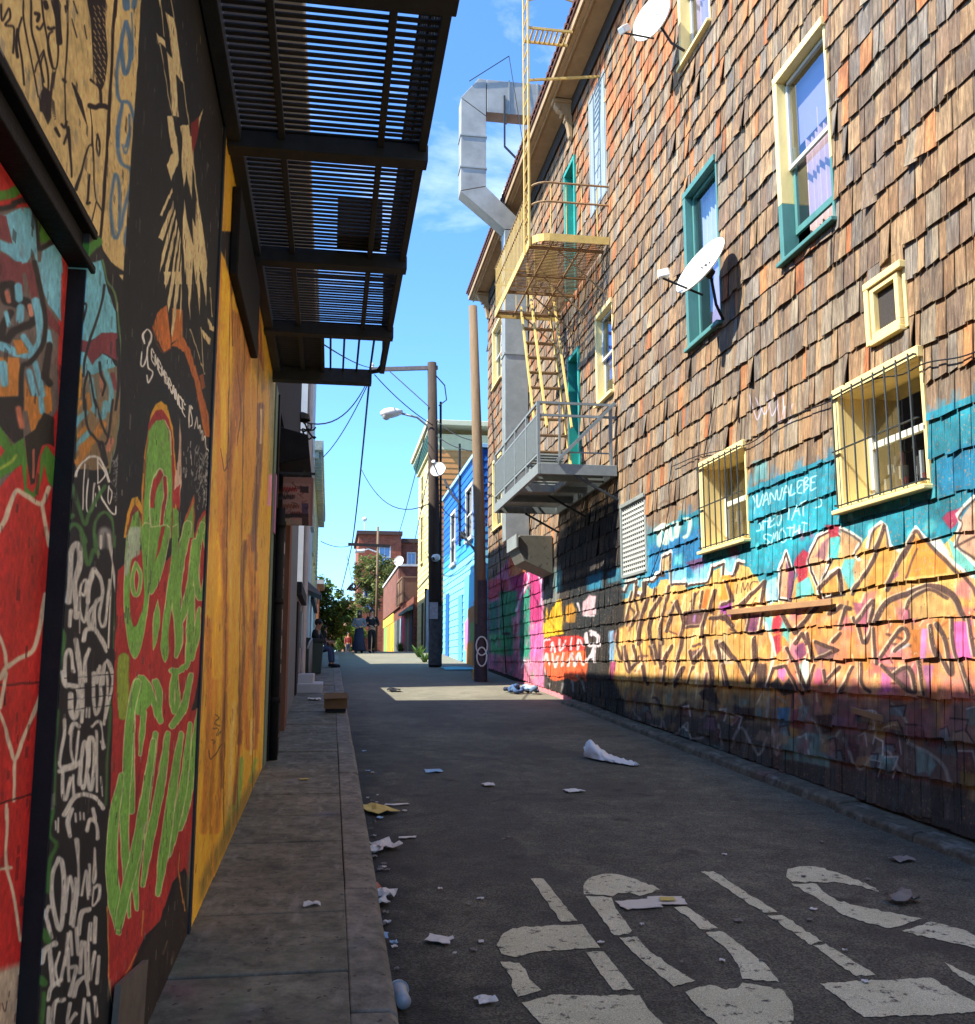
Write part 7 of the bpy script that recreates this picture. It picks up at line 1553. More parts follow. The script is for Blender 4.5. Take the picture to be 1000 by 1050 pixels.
m = MB(); m.prism([(-.62, 24.06, z + .75), (-.13, 24.06, z + .75), (-.16, 24.06, z + .82), (-.6, 24.06, z + .86)], (0, .68, 0)); m.build('lid', M('bin_lid', (52, 60, 56), .6, .15, 5, .1), bn, bevel=.01)

# ------------------------------------------------------------------ RIGHT: blue house
bh = thing('blue_house', 'bright blue boarded house between the two timber poles', 'house', (XR, 33, 1.6))
HB = [(30.3, 31.7, 5.6, 7.2), (34.6, 35.8, 5.2, 7.0)]
BLUM = M('blue_board_paint', (255, 255, 255), .6, .1, 4, .12, 60, tint=True)
def blue_rows(z):
    return lin((36, 104, 186)) if z > 5.6 else (lin((62, 150, 214)) if z > 4.9 else lin((120, 196, 222)))
m = MB(); m.wall('x', XR + .02, 28.6, 38.5, .6, 8.1, HB, .1, lin((60, 140, 200))); m.wall('y', 28.6, XR + .02, 10, .6, 8.1, (), 0, lin((60, 140, 200))); m.wall('y', 38.5, XR + .02, 10, .6, 8.1, (), 0, lin((60, 140, 200))); m.build('wall', BLUM, bh)
m = lap(MB(), 'x', XR + .018, 28.6, 38.5, gz(29), 8.0, .24, [(h[0] - .1, h[1] + .1, h[2] - .1, h[3] + .1) for h in HB], -1, .024, blue_rows); lap(m, 'y', 28.598, XR + .02, 10, gz(28), 8.0, .24, (), -1, .024, blue_rows); m.build('siding', BLUM, bh)
m = MB(); m.box(XR - .06, 10, 28.5, 38.6, 8.05, 8.18); m.box(XR - .03, XR + .02, 28.56, 28.66, 1.4, 8.05); m.build('fascia', M('blue_trim', (150, 196, 226), .6, .1, 5, .1), bh, bevel=.01)
for h in HB: simple_window(bh, 'x', XR + .02, h, MT['plaster_white'], MT['pane_far'], -1, .12, .06)
m = MB(); m.box(XR - .035, XR - .008, 32.6, 33.6, gz(33), 3.9); m.build('door', M('light_blue_door', (86, 150, 214), .55, .12, 5, .1), bh, bevel=.01)
m = MB(); m.box(XR - .03, XR - .008, 36.4, 37.4, gz(36), 4.2); m.build('door', M('blue_door', (40, 96, 170), .55, .12, 5, .1), bh)
cvB = Canvas('x', XR - .02, 29.0, 32.0, 1.2, 4.4, .02)
for P, k in (([(480, 625), (487, 620), (487, 690), (478, 690)], (150, 92, 44)), ([(487, 612), (491, 604), (492, 660), (488, 690)], (96, 150, 214)), ([(476, 640), (481, 632), (482, 660), (477, 668)], (206, 130, 180)), ([(486, 618), (489, 610), (490, 630)], (206, 60, 60)), ([(479, 660), (484, 655), (486, 690), (479, 692)], (196, 120, 40)), ([(482, 640), (486, 636), (486, 655), (483, 660)], (90, 140, 70))): cvB.poly(P, k, soft=.6)
mm, _, _ = M_canvas('house_mural', cvB, (96, 180, 214), .7, .2)
m = MB(); m.box(XR - .028, XR - .0075, 29.0, 32.0, 1.25, 4.4); m.build('mural_panel', mm, bh)
m = MB(); m.tube([tuple(at_x(x, y, XR - .3)) for x, y in ((458, 500), (456, 492), (464, 508), (471, 516), (471, 535))], .04, 6); m.tube([tuple(at_x(x, y, XR - .3)) for x, y in ((472, 545), (477, 552), (484, 560), (489, 566))], .035, 6); m.tube([tuple(at_x(471.5, y, XR - .05)) for y in (455, 500, 560)], .04, 6)
m.build('service_mast', MT['wire'], bh)
m = MB(); m.lathe([(.05, -.08), (.14, -.05), (.12, .06), (.05, .1)], at_x(475, 549, XR - .15), (-1, 0, 0), 10); m.build('meter_box', MT['dark_plastic'], bh)
gtz = thing('garden_gate', 'narrow gap gate plastered with grey graffiti beside the dark pole', 'gate', (XR - .3, 39.6, 2))
m = MB(); m.box(XR - .45, XR - .4, 38.6, 40.9, 1.9, 4.6); m.build('gate_boards', M('graffiti_grey', (150, 156, 164), .8, .4, 3, .2, wear=(70, 80, 110), wear_amt=.52), gtz); m = MB(); m.box(XR - .5, XR - .38, 38.52, 38.6, 1.9, 4.7); m.box(XR - .5, XR - .38, 40.9, 40.98, 1.9, 4.7); m.build('post', MT['dark_wood'], gtz)

# ------------------------------------------------------------------ cream corniced building
CXB = 4.3
cb_ = thing('cream_building', 'tall cream building with a green striped cornice behind the dark pole', 'building', (CXB, 45, 2))
CRM_ = M('cream_boards', (214, 196, 140), .75, .1, 4, .12, 60, wear=(190, 166, 112), wear_amt=.6)
HC = [(42.6, 43.6, 6.4, 8.6), (46.3, 47.3, 6.4, 8.6), (42.6, 43.6, 9.2, 10.6), (46.3, 47.3, 9.2, 10.6)]
m = MB(); m.wall('x', CXB, 41, 49, 1.5, 11.4, HC, .1); m.wall('y', 41, CXB, 12, 1.5, 11.4); m.wall('y', 49, CXB, 12, 1.5, 11.4); m.build('wall', CRM_, cb_)
m = lap(MB(), 'x', CXB - .002, 41, 49, 2, 11, .26, [(h[0] - .1, h[1] + .1, h[2] - .1, h[3] + .1) for h in HC]); m.build('siding', CRM_, cb_)
m = lap(MB(), 'y', 40.998, CXB, 12, 2, 10.7, .24); m.build('side_siding', M('orange_boards', (190, 128, 72), .8, .15, 4, .2, 60, wear=(150, 100, 60), wear_amt=.56), cb_)
m = MB(); m.box(CXB - .015, 12, 40.97, 41.0, 10.72, 11.4); m.build('parapet_band', M('tan_plaster', (206, 186, 140), .85, .1, 4, .1), cb_)
for h in HC: simple_window(cb_, 'x', CXB, h, CRM_, MT['pane_far'])
m = MB(); m.box(3.88, 12, 40.6, 49.3, 11.72, 11.95); m.box(3.98, CXB, 40.7, 49.2, 11.56, 11.72); m.box(CXB - .12, CXB, 40.9, 49.1, 11.0, 11.1); m.build('cornice', M('cornice_cream', (196, 184, 148), .75, .1, 5, .1), cb_, bevel=.02)
m = MB()
for q in range(15): y = 40.95 + q * .56; m.prism([(CXB - .005, y, 11.1), (CXB - .14, y, 11.15), (4.0, y, 11.45), (4.0, y, 11.555), (CXB - .005, y, 11.555)], (0, .2, 0))
m.build('cornice_brackets', M('cornice_green', (70, 112, 106), .7, .15, 5, .1), cb_)
m = MB(); m.box(CXB - .035, CXB - .026, 45.6, 46.6, gz(45), 4.4); m.build('door', MT['dark_wood'], cb_); m = MB(); m.box(CXB - .05, CXB - .026, 42.2, 44.4, gz(45), 4.3)
for q in range(7): m.box(CXB - .07, CXB - .0505, 42.2, 44.4, 2.2 + q * .3, 2.4 + q * .3)
m.build('garage_door', MT['plaster_white'], cb_)

# ------------------------------------------------------------------ painted garages, lattice deck, far brick building
gr = thing('painted_garages', 'row of low garages with bright painted doors far up on the right', 'building', (4.25, 62, 2))
BRK = M_brick('brick_red')
m = MB(); m.box(4.22, 12, 50.5, 80, 1.5, 5.0); m.build('wall', BRK, gr)
cols = [(60, 66, 72), (70, 84, 110), (196, 120, 70), (52, 130, 110), (206, 56, 84), (214, 70, 90), (150, 170, 170), (52, 58, 60), (90, 96, 92), (214, 160, 40), (196, 134, 50), (120, 160, 70)]
ws = [1.0, 1.0, 1.0, 1.4, 1.6, 1.6, 1.4, 2.6, 2.6, 4.2, 4.2, 4.0]; y = 50.9
for c, w in zip(cols, ws):
    m = MB(); m.box(4.17, 4.22, y, y + w - .08, 2.0, 4.3); m.build('garage_door', M('painted_door', c, .7, .25, 3, .2, 50, wear=tuple(int(k * .7) for k in c), wear_amt=.58), gr); y += w
m = MB(); m.prism([(4.2, 50.6, 4.35), (3.85, 50.6, 4.25), (3.85, 50.6, 4.4), (4.2, 50.6, 4.6)], (0, 6, 0)); m.build('canopy', M('green_canopy', (120, 150, 140), .7, .15, 4, .1), gr)
m = MB(); m.box(4.16, 4.22, 66, 79, 4.35, 4.95); m.build('sign_band', M('yellow_band', (206, 176, 60), .7, .2, 3, .1, wear=(120, 120, 60), wear_amt=.55), gr)
ub = thing('brick_house', 'brick upper storey with a wooden lattice deck above the painted garages', 'house', (4.6, 60, 5))
m = MB(); m.box(4.1, 12, 60, 78, 5.004, 7.5); m.build('wall', M_brick('brick_brown', (136, 84, 64), (112, 66, 52)), ub); m = MB(); m.box(4.02, 12, 59.9, 78.1, 7.5, 7.64); m.build('roof', MT['plaster_white'], ub)
LAT = M('lattice_wood', (128, 100, 78), .85, .2, 6, .2)
m = MB()
for q in range(60):
    a = q * .16 - 1.4
    for d in (1, -1):
        p = [(a, 0), (a + 1.35 * 1, 1.35)] if d > 0 else [(a + 1.35, 0), (a, 1.35)]
        (ya, za), (yb, zb_) = p
        if ya < 0: za += (-ya) * (1 if d > 0 else -1) * 1; ya = 0
        if yb < 0: zb_ = 1.35 - (-yb); yb = 0
        if 0 <= min(ya, yb) and max(ya, yb) <= 4.4: m.bar((4.0, 55.5 + ya, 5.05 + za), (4.0, 55.5 + yb, 5.05 + zb_), .02, .045)
        if 0 <= min(ya, yb) and max(ya, yb) <= 3.4: m.bar((4.05 + ya, 55.48, 5.05 + za), (4.05 + yb, 55.48, 5.05 + zb_), .02, .045)
for yy in (55.5, 57.7, 59.9): m.bar((4.0, yy, 5.0), (4.0, yy, 6.4), .1)
m.bar((4.0, 55.5, 6.45), (4.0, 59.9, 6.45), .1, .08); m.bar((4.0, 55.48, 6.45), (7.5, 55.48, 6.45), .1, .08)
m.build('lattice_railing', LAT, ub)
dish('satellite_dish', 'round white satellite dish standing on the distant lattice deck', at_y(453 - 44, 575, 57), (-.5, -.85, .2), (at_y(409, 575, 57)[0], 57.4, 6.5), .30, at_y(405, 576, 56.2))
fb = thing('brick_building', 'distant red brick building with a flat parapet above the tree', 'building', (3, 92, 2))
HF = [(at_y(389, 600, 92)[0], at_y(399, 600, 92)[0], 10.6, 12.4), (at_y(419, 600, 92)[0], at_y(426, 600, 92)[0], 9.0, 12.0), (at_y(374, 600, 92)[0], at_y(382, 600, 92)[0], 6.6, 8.6)]
fx0 = at_y(367, 600, 92)[0]; fx1 = at_y(411, 600, 92)[0]
m = MB(); m.wall('y', 92, fx0, fx1, 1, 13.6, HF, .15); m.wall('x', fx0, 92, 104, 1, 13.6); m.build('wall', M_brick('brick_orange', (150, 80, 54), (128, 64, 46), scale=.6), fb)
m = MB(); m.wall('y', 93, fx1, 14, 1, 13.0, HF, .15); m.build('wall', BRK, fb)
m = MB(); m.box(fx0 - .2, fx1 + .1, 91.75, 104, 13.6, 13.95); m.box(fx1 + .1, 14, 92.75, 104, 13.0, 13.4); m.build('parapet', M('parapet_dark', (72, 54, 48), .85, .2, 4, .1), fb)
for h in HF: simple_window(fb, 'y', 92.05 if h[0] < fx1 else 93.05, h, MT['plaster_white'], M('blue_pane', (96, 130, 170), .1, .2, 2, 0, spec=.8), -1, .12, .06)
m = MB(); m.tube([(at_y(374, 545, 93)[0], 93, 13.9), (at_y(374, 533, 93)[0], 93, 15.2)], .05, 6); m.lathe([(.001, .25), (.2, .15), (.25, 0), (.15, -.15), (.001, -.2)], (at_y(374, 533, 93)[0], 93, 15.2), (0, 0, 1), 10); m.build('roof_vent', MT['white_plastic'], fb)
ob = thing('pale_house', 'pale orange house front at the very end of the alley', 'house', (1.5, 100, 2))
m = MB(); m.box(.9, 2.4, 98, 110, 1, 7.5); m.build('wall', M('pale_orange', (206, 160, 120), .8, .1, 3, .1), ob); m = MB(); m.box(.8, 2.45, 97.9, 110, 7.5, 7.75); m.build('roof', MT['tile'], ob)

# ------------------------------------------------------------------ trees and weeds
LEAF = M_leaf('foliage_green', (58, 84, 34), (98, 122, 52)); LEAF2 = M_leaf('foliage_olive', (80, 92, 48), (122, 126, 66)); BARK = M('bark', (86, 70, 58), .9, .3, 8, .5, 40)
def tree(label, base, blobs, n, size, mat, trunk_r, flowers=0, seed=1, group='trees at the end of the alley'):
    rt = random.Random(seed); t = thing('tree', label, 'tree', tuple(base), group)
    base = Vector(base); m = MB(); cen = sum((Vector(b[0]) for b in blobs), Vector()) / len(blobs)
    fork = base + (cen - base) * .45; m.tube([tuple(base - Vector((0, 0, .2))), tuple(base + (fork - base) * .5 + Vector((.05, 0, 0))), tuple(fork)], [trunk_r, trunk_r * .8, trunk_r * .65], 9)
    for b in blobs:
        e = Vector(b[0]); mid = (fork + e) / 2 + Vector((rt.uniform(-.2, .2), rt.uniform(-.2, .2), .1)); m.tube([tuple(fork), tuple(mid), tuple(e)], [trunk_r * .5, trunk_r * .3, trunk_r * .1], 6)
        for q in range(4): d = Vector((rt.gauss(0, 1), rt.gauss(0, 1), rt.gauss(.2, .8))).normalized() * b[1] * .8; m.tube([tuple(mid), tuple(e + d * .4), tuple(e + d)], [trunk_r * .2, trunk_r * .12, .01], 5)
    m.build('trunk', BARK, t, smooth=True)
    m = MB(); tot = sum(b[1] ** 2 for b in blobs)
    for c, r_, sq in blobs:
        k = int(n * r_ ** 2 / tot); c = Vector(c)
        subs = []
        for q in range(26):
            d = Vector((rt.gauss(0, 1), rt.gauss(0, 1), rt.gauss(0, 1))).normalized(); d.z *= sq
            subs.append((c + d * r_ * rt.uniform(.55, 1.0), r_ * rt.uniform(.18, .38), rt.uniform(.55, 1.35)))
        for q in range(k):
            sc_, sr, br = rt.choice(subs); d = Vector((rt.gauss(0, 1), rt.gauss(0, 1), rt.gauss(0, .8))).normalized() * sr * rt.random() ** .4; p = sc_ + d
            a = Vector((rt.gauss(0, 1), rt.gauss(0, 1), rt.gauss(0, .6))).normalized(); b = a.cross(Vector((rt.gauss(0, 1), rt.gauss(0, 1), rt.gauss(0, 1)))).normalized(); s_ = size * rt.uniform(.5, 1.2)
            g = br * rt.uniform(.75, 1.25); col = (g, g, g * .9)
            if flowers and rt.random() < flowers: col = (5.5, 4.2, 6)
            m.poly([p - a * s_, p + b * s_ * .45, p + a * s_, p - b * s_ * .45], col)
    m.build('crown', mat, t)
    return t
def tp3(x, y, Y): return tuple(at_y(x, y, Y))
tree('bushy green tree nearest the left houses at the end of the alley', (tp3(337, 660, 66)[0], 66, 2.0), [(tp3(336, 618, 66), 1.3, 1), (tp3(330, 640, 66), 1.2, 1), (tp3(343, 636, 66), 1.3, .9), (tp3(332, 604, 66), .8, 1.1)], 6000, .16, LEAF, .16, .012, 3)
tree('lower rounded tree with pale blossom right of the taller green tree', (tp3(354, 660, 74)[0], 74, 2.0), [(tp3(351, 642, 74), 1.3, .9), (tp3(359, 652, 74), 1.1, .9), (tp3(344, 650, 74), 1.2, .9)], 5000, .16, LEAF, .14, .03, 5)
tree('olive leaved tree in front of the distant brick building', (tp3(382, 660, 84)[0], 84, 2.0), [(tp3(384, 590, 84), 1.7, 1), (tp3(374, 592, 84), 1.2, 1), (tp3(396, 585, 84), 1.3, .8), (tp3(380, 612, 84), 1.2, 1.2), (tp3(371, 622, 84), 1.0, 1.1)], 5200, .17, LEAF2, .14, .01, 8)
tree('bushy green tree filling the gap behind the distant people', (tp3(345, 660, 92)[0], 92, 2.0), [(tp3(338, 645, 92), 1.8, .8), (tp3(350, 655, 92), 1.6, .8), (tp3(360, 660, 92), 1.5, .8), (tp3(366, 650, 92), 1.0, .9)], 4200, .2, LEAF, .14, 0, 9)
def weed(label, p, h, n, seed):
    rt = random.Random(seed); m = MB(); p = Vector(p)
    for q in range(n):
        a = rt.uniform(0, 6.28); r_ = rt.uniform(.05, .45); e = p + Vector((r_ * math.cos(a), r_ * math.sin(a), h * rt.uniform(.4, 1))); b = p + Vector((rt.uniform(-.06, .06), rt.uniform(-.06, .06), 0)); s_ = Vector((-math.sin(a), math.cos(a), 0)) * .03; mid = (b + e) / 2 + Vector((0, 0, h * .12)); g = rt.uniform(.7, 1.4)
        m.poly([b - s_ * .5, b + s_ * .5, mid + s_, mid - s_], (g, g, g)); m.poly([mid - s_, mid + s_, e], (g, g, g))
    tag(m.build('weed', LEAF), label, 'plant', 'weeds along the wall foot')
q = at_g(436, 679); weed('tuft of weeds growing beside the foot of the dark pole', q, .35, 40, 1); q = at_g(430, 674); weed('tall weeds against the cream garage door', q, .5, 40, 2)
q = (3.9, 55, 2.07); weed('weeds sprouting by the painted garages', q, .8, 50, 3)

# ------------------------------------------------------------------ people
SKIN = M('skin_tone', (176, 128, 100), .55, .06, 6, .03, 60); HAIR = M('dark_hair', (34, 28, 26), .6, .2, 20, .3, 80)
def skin_mesh(name, V, E, R_, mat, parent, sub=2, root=0):
    me = bpy.data.meshes.new(name); me.from_pydata([tuple(v) for v in V], E, []); me.materials.append(mat)
    o = bpy.data.objects.new(name, me); COL.objects.link(o); o.parent = parent
    sk = o.modifiers.new('skin', 'SKIN')
    for i, d in enumerate(me.skin_vertices[0].data):
        r_ = R_[i]; d.radius = r_ if isinstance(r_, tuple) else (r_, r_); d.use_root = (i == root)
    sk.use_smooth_shade = True; s_ = o.modifiers.new('sub', 'SUBSURF'); s_.levels = sub; s_.render_levels = sub
    return o
def person(label, loc, rz, J, top, bottom, skirt=False, hat=None, hair_long=False, scale=1.0, group=None, simple=False):
    """J: joints in local metres, facing -Y: pelvis, chest, neck, head, (shoulder, elbow, wrist, hip, knee, ankle, toe) for l and r"""
    t = thing('person', label, 'person', loc, group, rz); t.scale = (scale,) * 3
    g = {k: Vector(v) for k, v in J.items()}
    names = ['pelvis', 'belly', 'chest', 'neck', 'skull', 'crown', 'nose']
    V = [g['pelvis'], (g['pelvis'] * .55 + g['chest'] * .45), g['chest'], g['neck'], g['head'], g['head'] + Vector((0, .01, .09)), g['head'] + Vector((0, -.10, -.01))]
    R_ = [(.13, .10), (.115, .09), (.15, .10), .052, (.078, .092), (.07, .08), .016]
    E = [(0, 1), (1, 2), (2, 3), (3, 4), (4, 5), (4, 6)]
    for s in 'lr':
        i = len(V); V += [g['sho_' + s], g['elb_' + s], g['wri_' + s]]; R_ += [.058, .042, .028]; E += [(2, i), (i, i + 1), (i + 1, i + 2)]
        d = (g['wri_' + s] - g['elb_' + s]).normalized(); side = d.cross(Vector((0, -1, .2))).normalized(); pal = g['wri_' + s] + d * .075
        k = len(V); V.append(pal); R_.append((.036, .018)); E.append((i + 2, k))
        for f in range(4):
            b = len(V); off = side * (.024 - .016 * f); L = (.075, .085, .078, .06)[f]
            V += [pal + off + d * .02, pal + off * 1.15 + d * (.02 + L * .55) + Vector((0, -.01, 0)), pal + off * 1.2 + d * (.02 + L) + Vector((0, -.03, 0))]; R_ += [.010, .009, .007]; E += [(k, b), (b, b + 1), (b + 1, b + 2)]
        b = len(V); V += [g['wri_' + s] + d * .03 + side * .03, g['wri_' + s] + d * .075 + side * .055]; R_ += [.012, .009]; E += [(k, b), (b, b + 1)]
        i = len(V); V += [g['hip_' + s], g['kne_' + s], g['ank_' + s], g['toe_' + s]]; R_ += [.085, .055, .038, .036]; E += [(0, i), (i, i + 1), (i + 1, i + 2), (i + 2, i + 3)]
    skin_mesh('body', V, E, R_, SKIN, t, 1)
    V = [g['pelvis'] + Vector((0, 0, .02)), (g['pelvis'] * .55 + g['chest'] * .45), g['chest'], g['chest'] + (g['neck'] - g['chest']) * .55]; R_ = [(.165, .13), (.145, .118), (.178, .128), (.085, .08)]; E = [(0, 1), (1, 2), (2, 3)]
    for s in 'lr': i = len(V); V += [g['sho_' + s], g['elb_' + s], g['elb_' + s] + (g['wri_' + s] - g['elb_' + s]) * .9]; R_ += [.078, .060, .045]; E += [(2, i), (i, i + 1), (i + 1, i + 2)]
    skin_mesh('jacket', V, E, R_, top, t, 1)
    if skirt:
        m = MB(); p = g['pelvis']; m.lathe([(.15, .12), (.19, -.05), (.22, -.4), (.30, -.82), (.29, -.83), (.2, -.5)], p, (0, 0, 1), 18); m.build('skirt', bottom, t, smooth=True, local=True)
    else:
        V = [g['pelvis'] + Vector((0, 0, .06)), g['pelvis'] + Vector((0, 0, -.04))]; R_ = [(.155, .12), (.15, .12)]; E = [(0, 1)]
        for s in 'lr': i = len(V); V += [g['hip_' + s], g['kne_' + s], g['ank_' + s] + (g['kne_' + s] - g['ank_' + s]) * .06]; R_ += [.105, .076, .062]; E += [(1, i), (i, i + 1), (i + 1, i + 2)]
        skin_mesh('trousers', V, E, R_, bottom, t, 1)
    for s in 'lr':
        a, b = g['ank_' + s], g['toe_' + s]; d = (b - a).normalized()
        m = MB(); m.tube([a - d * .06 + Vector((0, 0, -.02)), a + Vector((0, 0, -.02)), b + Vector((0, 0, .005)), b + d * .03], [.045, .052, .046, .02], 8); m.build('shoe', MT['wire'], t, smooth=True, local=True)
    h = g['head']; m = MB()
    prof = [(.001, .105), (.06, .095), (.092, .05), (.101, 0), (.096, -.04)] + ([(.1, -.12), (.09, -.22), (.03, -.25)] if hair_long else [(.07, -.075)])
    m.lathe(prof, h + Vector((0, .022, .045)), (0, .12 if not hair_long else .05, 1), 14); m.build('hair', hat or HAIR, t, smooth=True, local=True)
    m = MB()
    for sx in (-.033, .033): m.lathe([(.001, .012), (.01, .006), (.012, 0)], h + Vector((sx, -.084, .012)), (0, -1, 0), 8)
    m.bar(h + Vector((-.025, -.09, -.052)), h + Vector((.025, -.09, -.052)), .012, .008); m.build('face_features', HAIR, t, local=True)
    m = MB()
    for sx in (-1, 1): m.lathe([(.001, .012), (.022, .004), (.026, -.006)], h + Vector((sx * .082, .01, -.005)), (sx, 0, 0), 8)
    m.build('ears', SKIN, t, local=True)
    return t
STAND = dict(pelvis=(0, 0, .93), chest=(0, .01, 1.32), neck=(0, .01, 1.48), head=(0, -.01, 1.62))
for s, k in (('l', -1), ('r', 1)):
    STAND.update({'sho_' + s: (.17 * k, .01, 1.40), 'elb_' + s: (.23 * k, .03, 1.12), 'wri_' + s: (.22 * k, -.06, .88), 'hip_' + s: (.09 * k, 0, .88), 'kne_' + s: (.10 * k, -.02, .49), 'ank_' + s: (.10 * k, .02, .08), 'toe_' + s: (.12 * k, -.15, .03)})
WALK = dict(STAND); WALK.update(kne_l=(-.10, -.12, .50), ank_l=(-.10, -.12, .08), toe_l=(-.11, -.29, .04), kne_r=(.10, .04, .49), ank_r=(.10, .24, .14), toe_r=(.11, .10, .03), wri_l=(-.10, -.24, 1.06), wri_r=(.12, -.26, 1.08), elb_l=(-.27, .0, 1.13), elb_r=(.27, .0, 1.13))
SIT = dict(pelvis=(0, 0, .50), chest=(0, -.05, .90), neck=(0, -.08, 1.05), head=(0, -.12, 1.18))
for s, k in (('l', -1), ('r', 1)):
    SIT.update({'sho_' + s: (.17 * k, -.05, .98), 'elb_' + s: (.22 * k, -.16, .74), 'wri_' + s: (.10 * k, -.38, .70), 'hip_' + s: (.09 * k, -.02, .48), 'kne_' + s: (.11 * k, -.46, .52), 'ank_' + s: (.11 * k, -.50, .09), 'toe_' + s: (.12 * k, -.67, .04)})
BLKC = M('black_cloth', (24, 24, 26), .85, .2, 8, .2, 60); GRYC = M('grey_knit', (104, 104, 106), .9, .2, 9, .2, 60); NAVY = M('navy_cloth', (34, 36, 54), .85, .2, 8, .2, 60); REDC = M('red_cloth', (140, 62, 60), .85, .2, 8, .2, 60); OLV = M('dark_jacket', (46, 46, 44), .85, .2, 8, .2, 60); WHC = M('white_cap', (206, 204, 198), .8, .05, 8, .1); JEAN = M('jeans', (62, 74, 100), .85, .2, 9, .2, 60)
q = at_g(381, 669.5); person('person in black jacket and black trousers walking on the right of a pair', (q[0], q[1], gz(q[1])), 0.15, WALK, BLKC, BLKC, scale=1.0)
q = at_g(368, 669.8); person('person in grey knit top and long dark skirt walking on the left of a pair', (q[0], q[1], gz(q[1])), -.1, WALK, GRYC, NAVY, skirt=True, hair_long=True, scale=.96)
person('person in dark jacket seated low against the left wall', (-.42, 27.2, gz(27.2) + .10), math.radians(75), SIT, OLV, JEAN)
m = MB(); m.box(-.60, -.22, 27.0, 27.42, gz(27.2) + .1, gz(27.2) + .50)
tag(m.build('crate', MT['dark_wood'], bevel=.01), 'dark crate used as a seat by the person on the left pavement', 'crate')
for x, Y, a, tp_, bt_, lb, ht in ((340, 70, .4, GRYC, BLKC, 'distant person with a white cap and grey top at the end of the alley', WHC), (348.5, 76, -.4, BLKC, BLKC, 'distant person all in black standing between two others', None), (357, 72, .2, REDC, JEAN, 'distant person in a red top nearest the walking pair', None), (333.5, 60, 1.3, OLV, JEAN, 'distant person in a dark jacket close to the left houses', None)):
    person(lb, (at_y(x, 660, Y)[0], Y, 2.07), a, STAND, tp_, bt_, hat=ht)

# ------------------------------------------------------------------ litter on the ground
def gp(x, y, h=0.0): v = at_g(x, y, h); return Vector((v[0], v[1], v[2] + .006))
def scrap(label, x, y, w, d, mat, rz=0, lift=.03, seed=0, on=0.0, name='paper_scrap', cat='litter', group='scraps of litter on the ground'):
    rt = random.Random(seed * 77 + int(x)); p = gp(x, y, on); m = MB(); n = 5
    g = [[p + Vector((math.cos(rz) * (i / n - .5) * w - math.sin(rz) * (j / n - .5) * d, math.sin(rz) * (i / n - .5) * w + math.cos(rz) * (j / n - .5) * d, 0)) for i in range(n + 1)] for j in range(n + 1)]
    V = []
    for j in range(n + 1):
        for i in range(n + 1):
            q = g[j][i]; q.z = SLOPE * q.y + on + .006 + lift * (.35 * rt.random() ** 2 + .5 * (.5 + .5 * math.sin(i * 1.3 + int(x)) * math.cos(j * 1.1 + int(y)))); edge = i in (0, n) or j in (0, n)
            V.append(q + (Vector((rt.gauss(0, w * .04), rt.gauss(0, d * .04), 0)) if edge else Vector()))
    top = len(V); V += [v + Vector((0, 0, .003)) for v in V]; F = []
    for j in range(n):
        for i in range(n):
            a = j * (n + 1) + i; F.append((a, a + n + 1, a + n + 2, a + 1)); F.append((top + a, top + a + 1, top + a + n + 2, top + a + n + 1))
    m.add(V, F); return tag(m.build(name, mat), label, cat, group)
PW, PY_, PB, PO, PGR = MT['paper'], M('yellow_paper', (206, 186, 104), .8, .1, 12, .1), M('blue_packet', (150, 186, 214), .5, .25, 10, .05), M('orange_wrapper', (190, 100, 66), .6, .2, 10, .05), M('grey_paper', (130, 124, 116), .8, .15, 12, .1)
FLY = M('printed_flyer', (214, 208, 190), .7, .06, 4, .03, wear=(170, 160, 140), wear_amt=.6)
scrap('printed white flyer lying flat on the letter O of the road legend', 655, 929, .22, .16, FLY, .1, .006, 1); t_ = scrap('white and yellow flyer overlapping the top of the letter O', 684, 925, .20, .15, FLY, -.1, .006, 2)
m = MB(); p = gp(684, 925); m.poly([p + Vector((a, b, .0125 + SLOPE * b)) for a, b in ((-.05, -.03), (.04, -.04), (.05, .03), (-.03, .04))]); m.build('yellow_print', PY_, t_)
scrap('blue and white packet in the middle of the road', 444, 791.5, .17, .18, PB, .1, .02, 3); scrap('yellow paper by the left kerb', 386, 832, .21, .36, PY_, .5, .05, 4); scrap('white crumpled paper by the kerb below the yellow paper', 395, 870, .16, .2, PW, .4, .07, 5)
scrap('small white paper tucked at the kerb edge', 381, 875, .14, .12, PW, 0, .06, 6); scrap('orange wrapper in the gutter pile', 383, 915, .10, .14, PO, .3, .06, 7); scrap('crumpled white wrapper in the gutter pile', 393, 921, .13, .12, PW, .9, .07, 8); scrap('torn white paper at the front of the gutter pile', 387, 928, .12, .12, PW, .2, .05, 9)
scrap('bluish paper scrap in the gutter below the pile', 389, 963, .09, .08, PB, 0, .03, 10); scrap('white scrap on the road left of the road legend', 450, 966, .13, .10, PW, -.5, .02, 11); scrap('white scrap at the bottom of the picture near the letter P', 498, 1029, .08, .07, PW, .3, .03, 12)
scrap('white scrap high on the road right of the blue packet', 501, 806, .10, .14, PW, 0, .03, 13); scrap('white folded scrap in the road below the white bag', 588, 812, .16, .14, PW, .2, .02, 14); scrap('long white straw paper beside the yellow paper', 407, 826, .20, .05, PW, .1, .01, 15); scrap('thin white scrap on the road below the yellow paper', 418, 860, .12, .05, PW, .1, .01, 16)
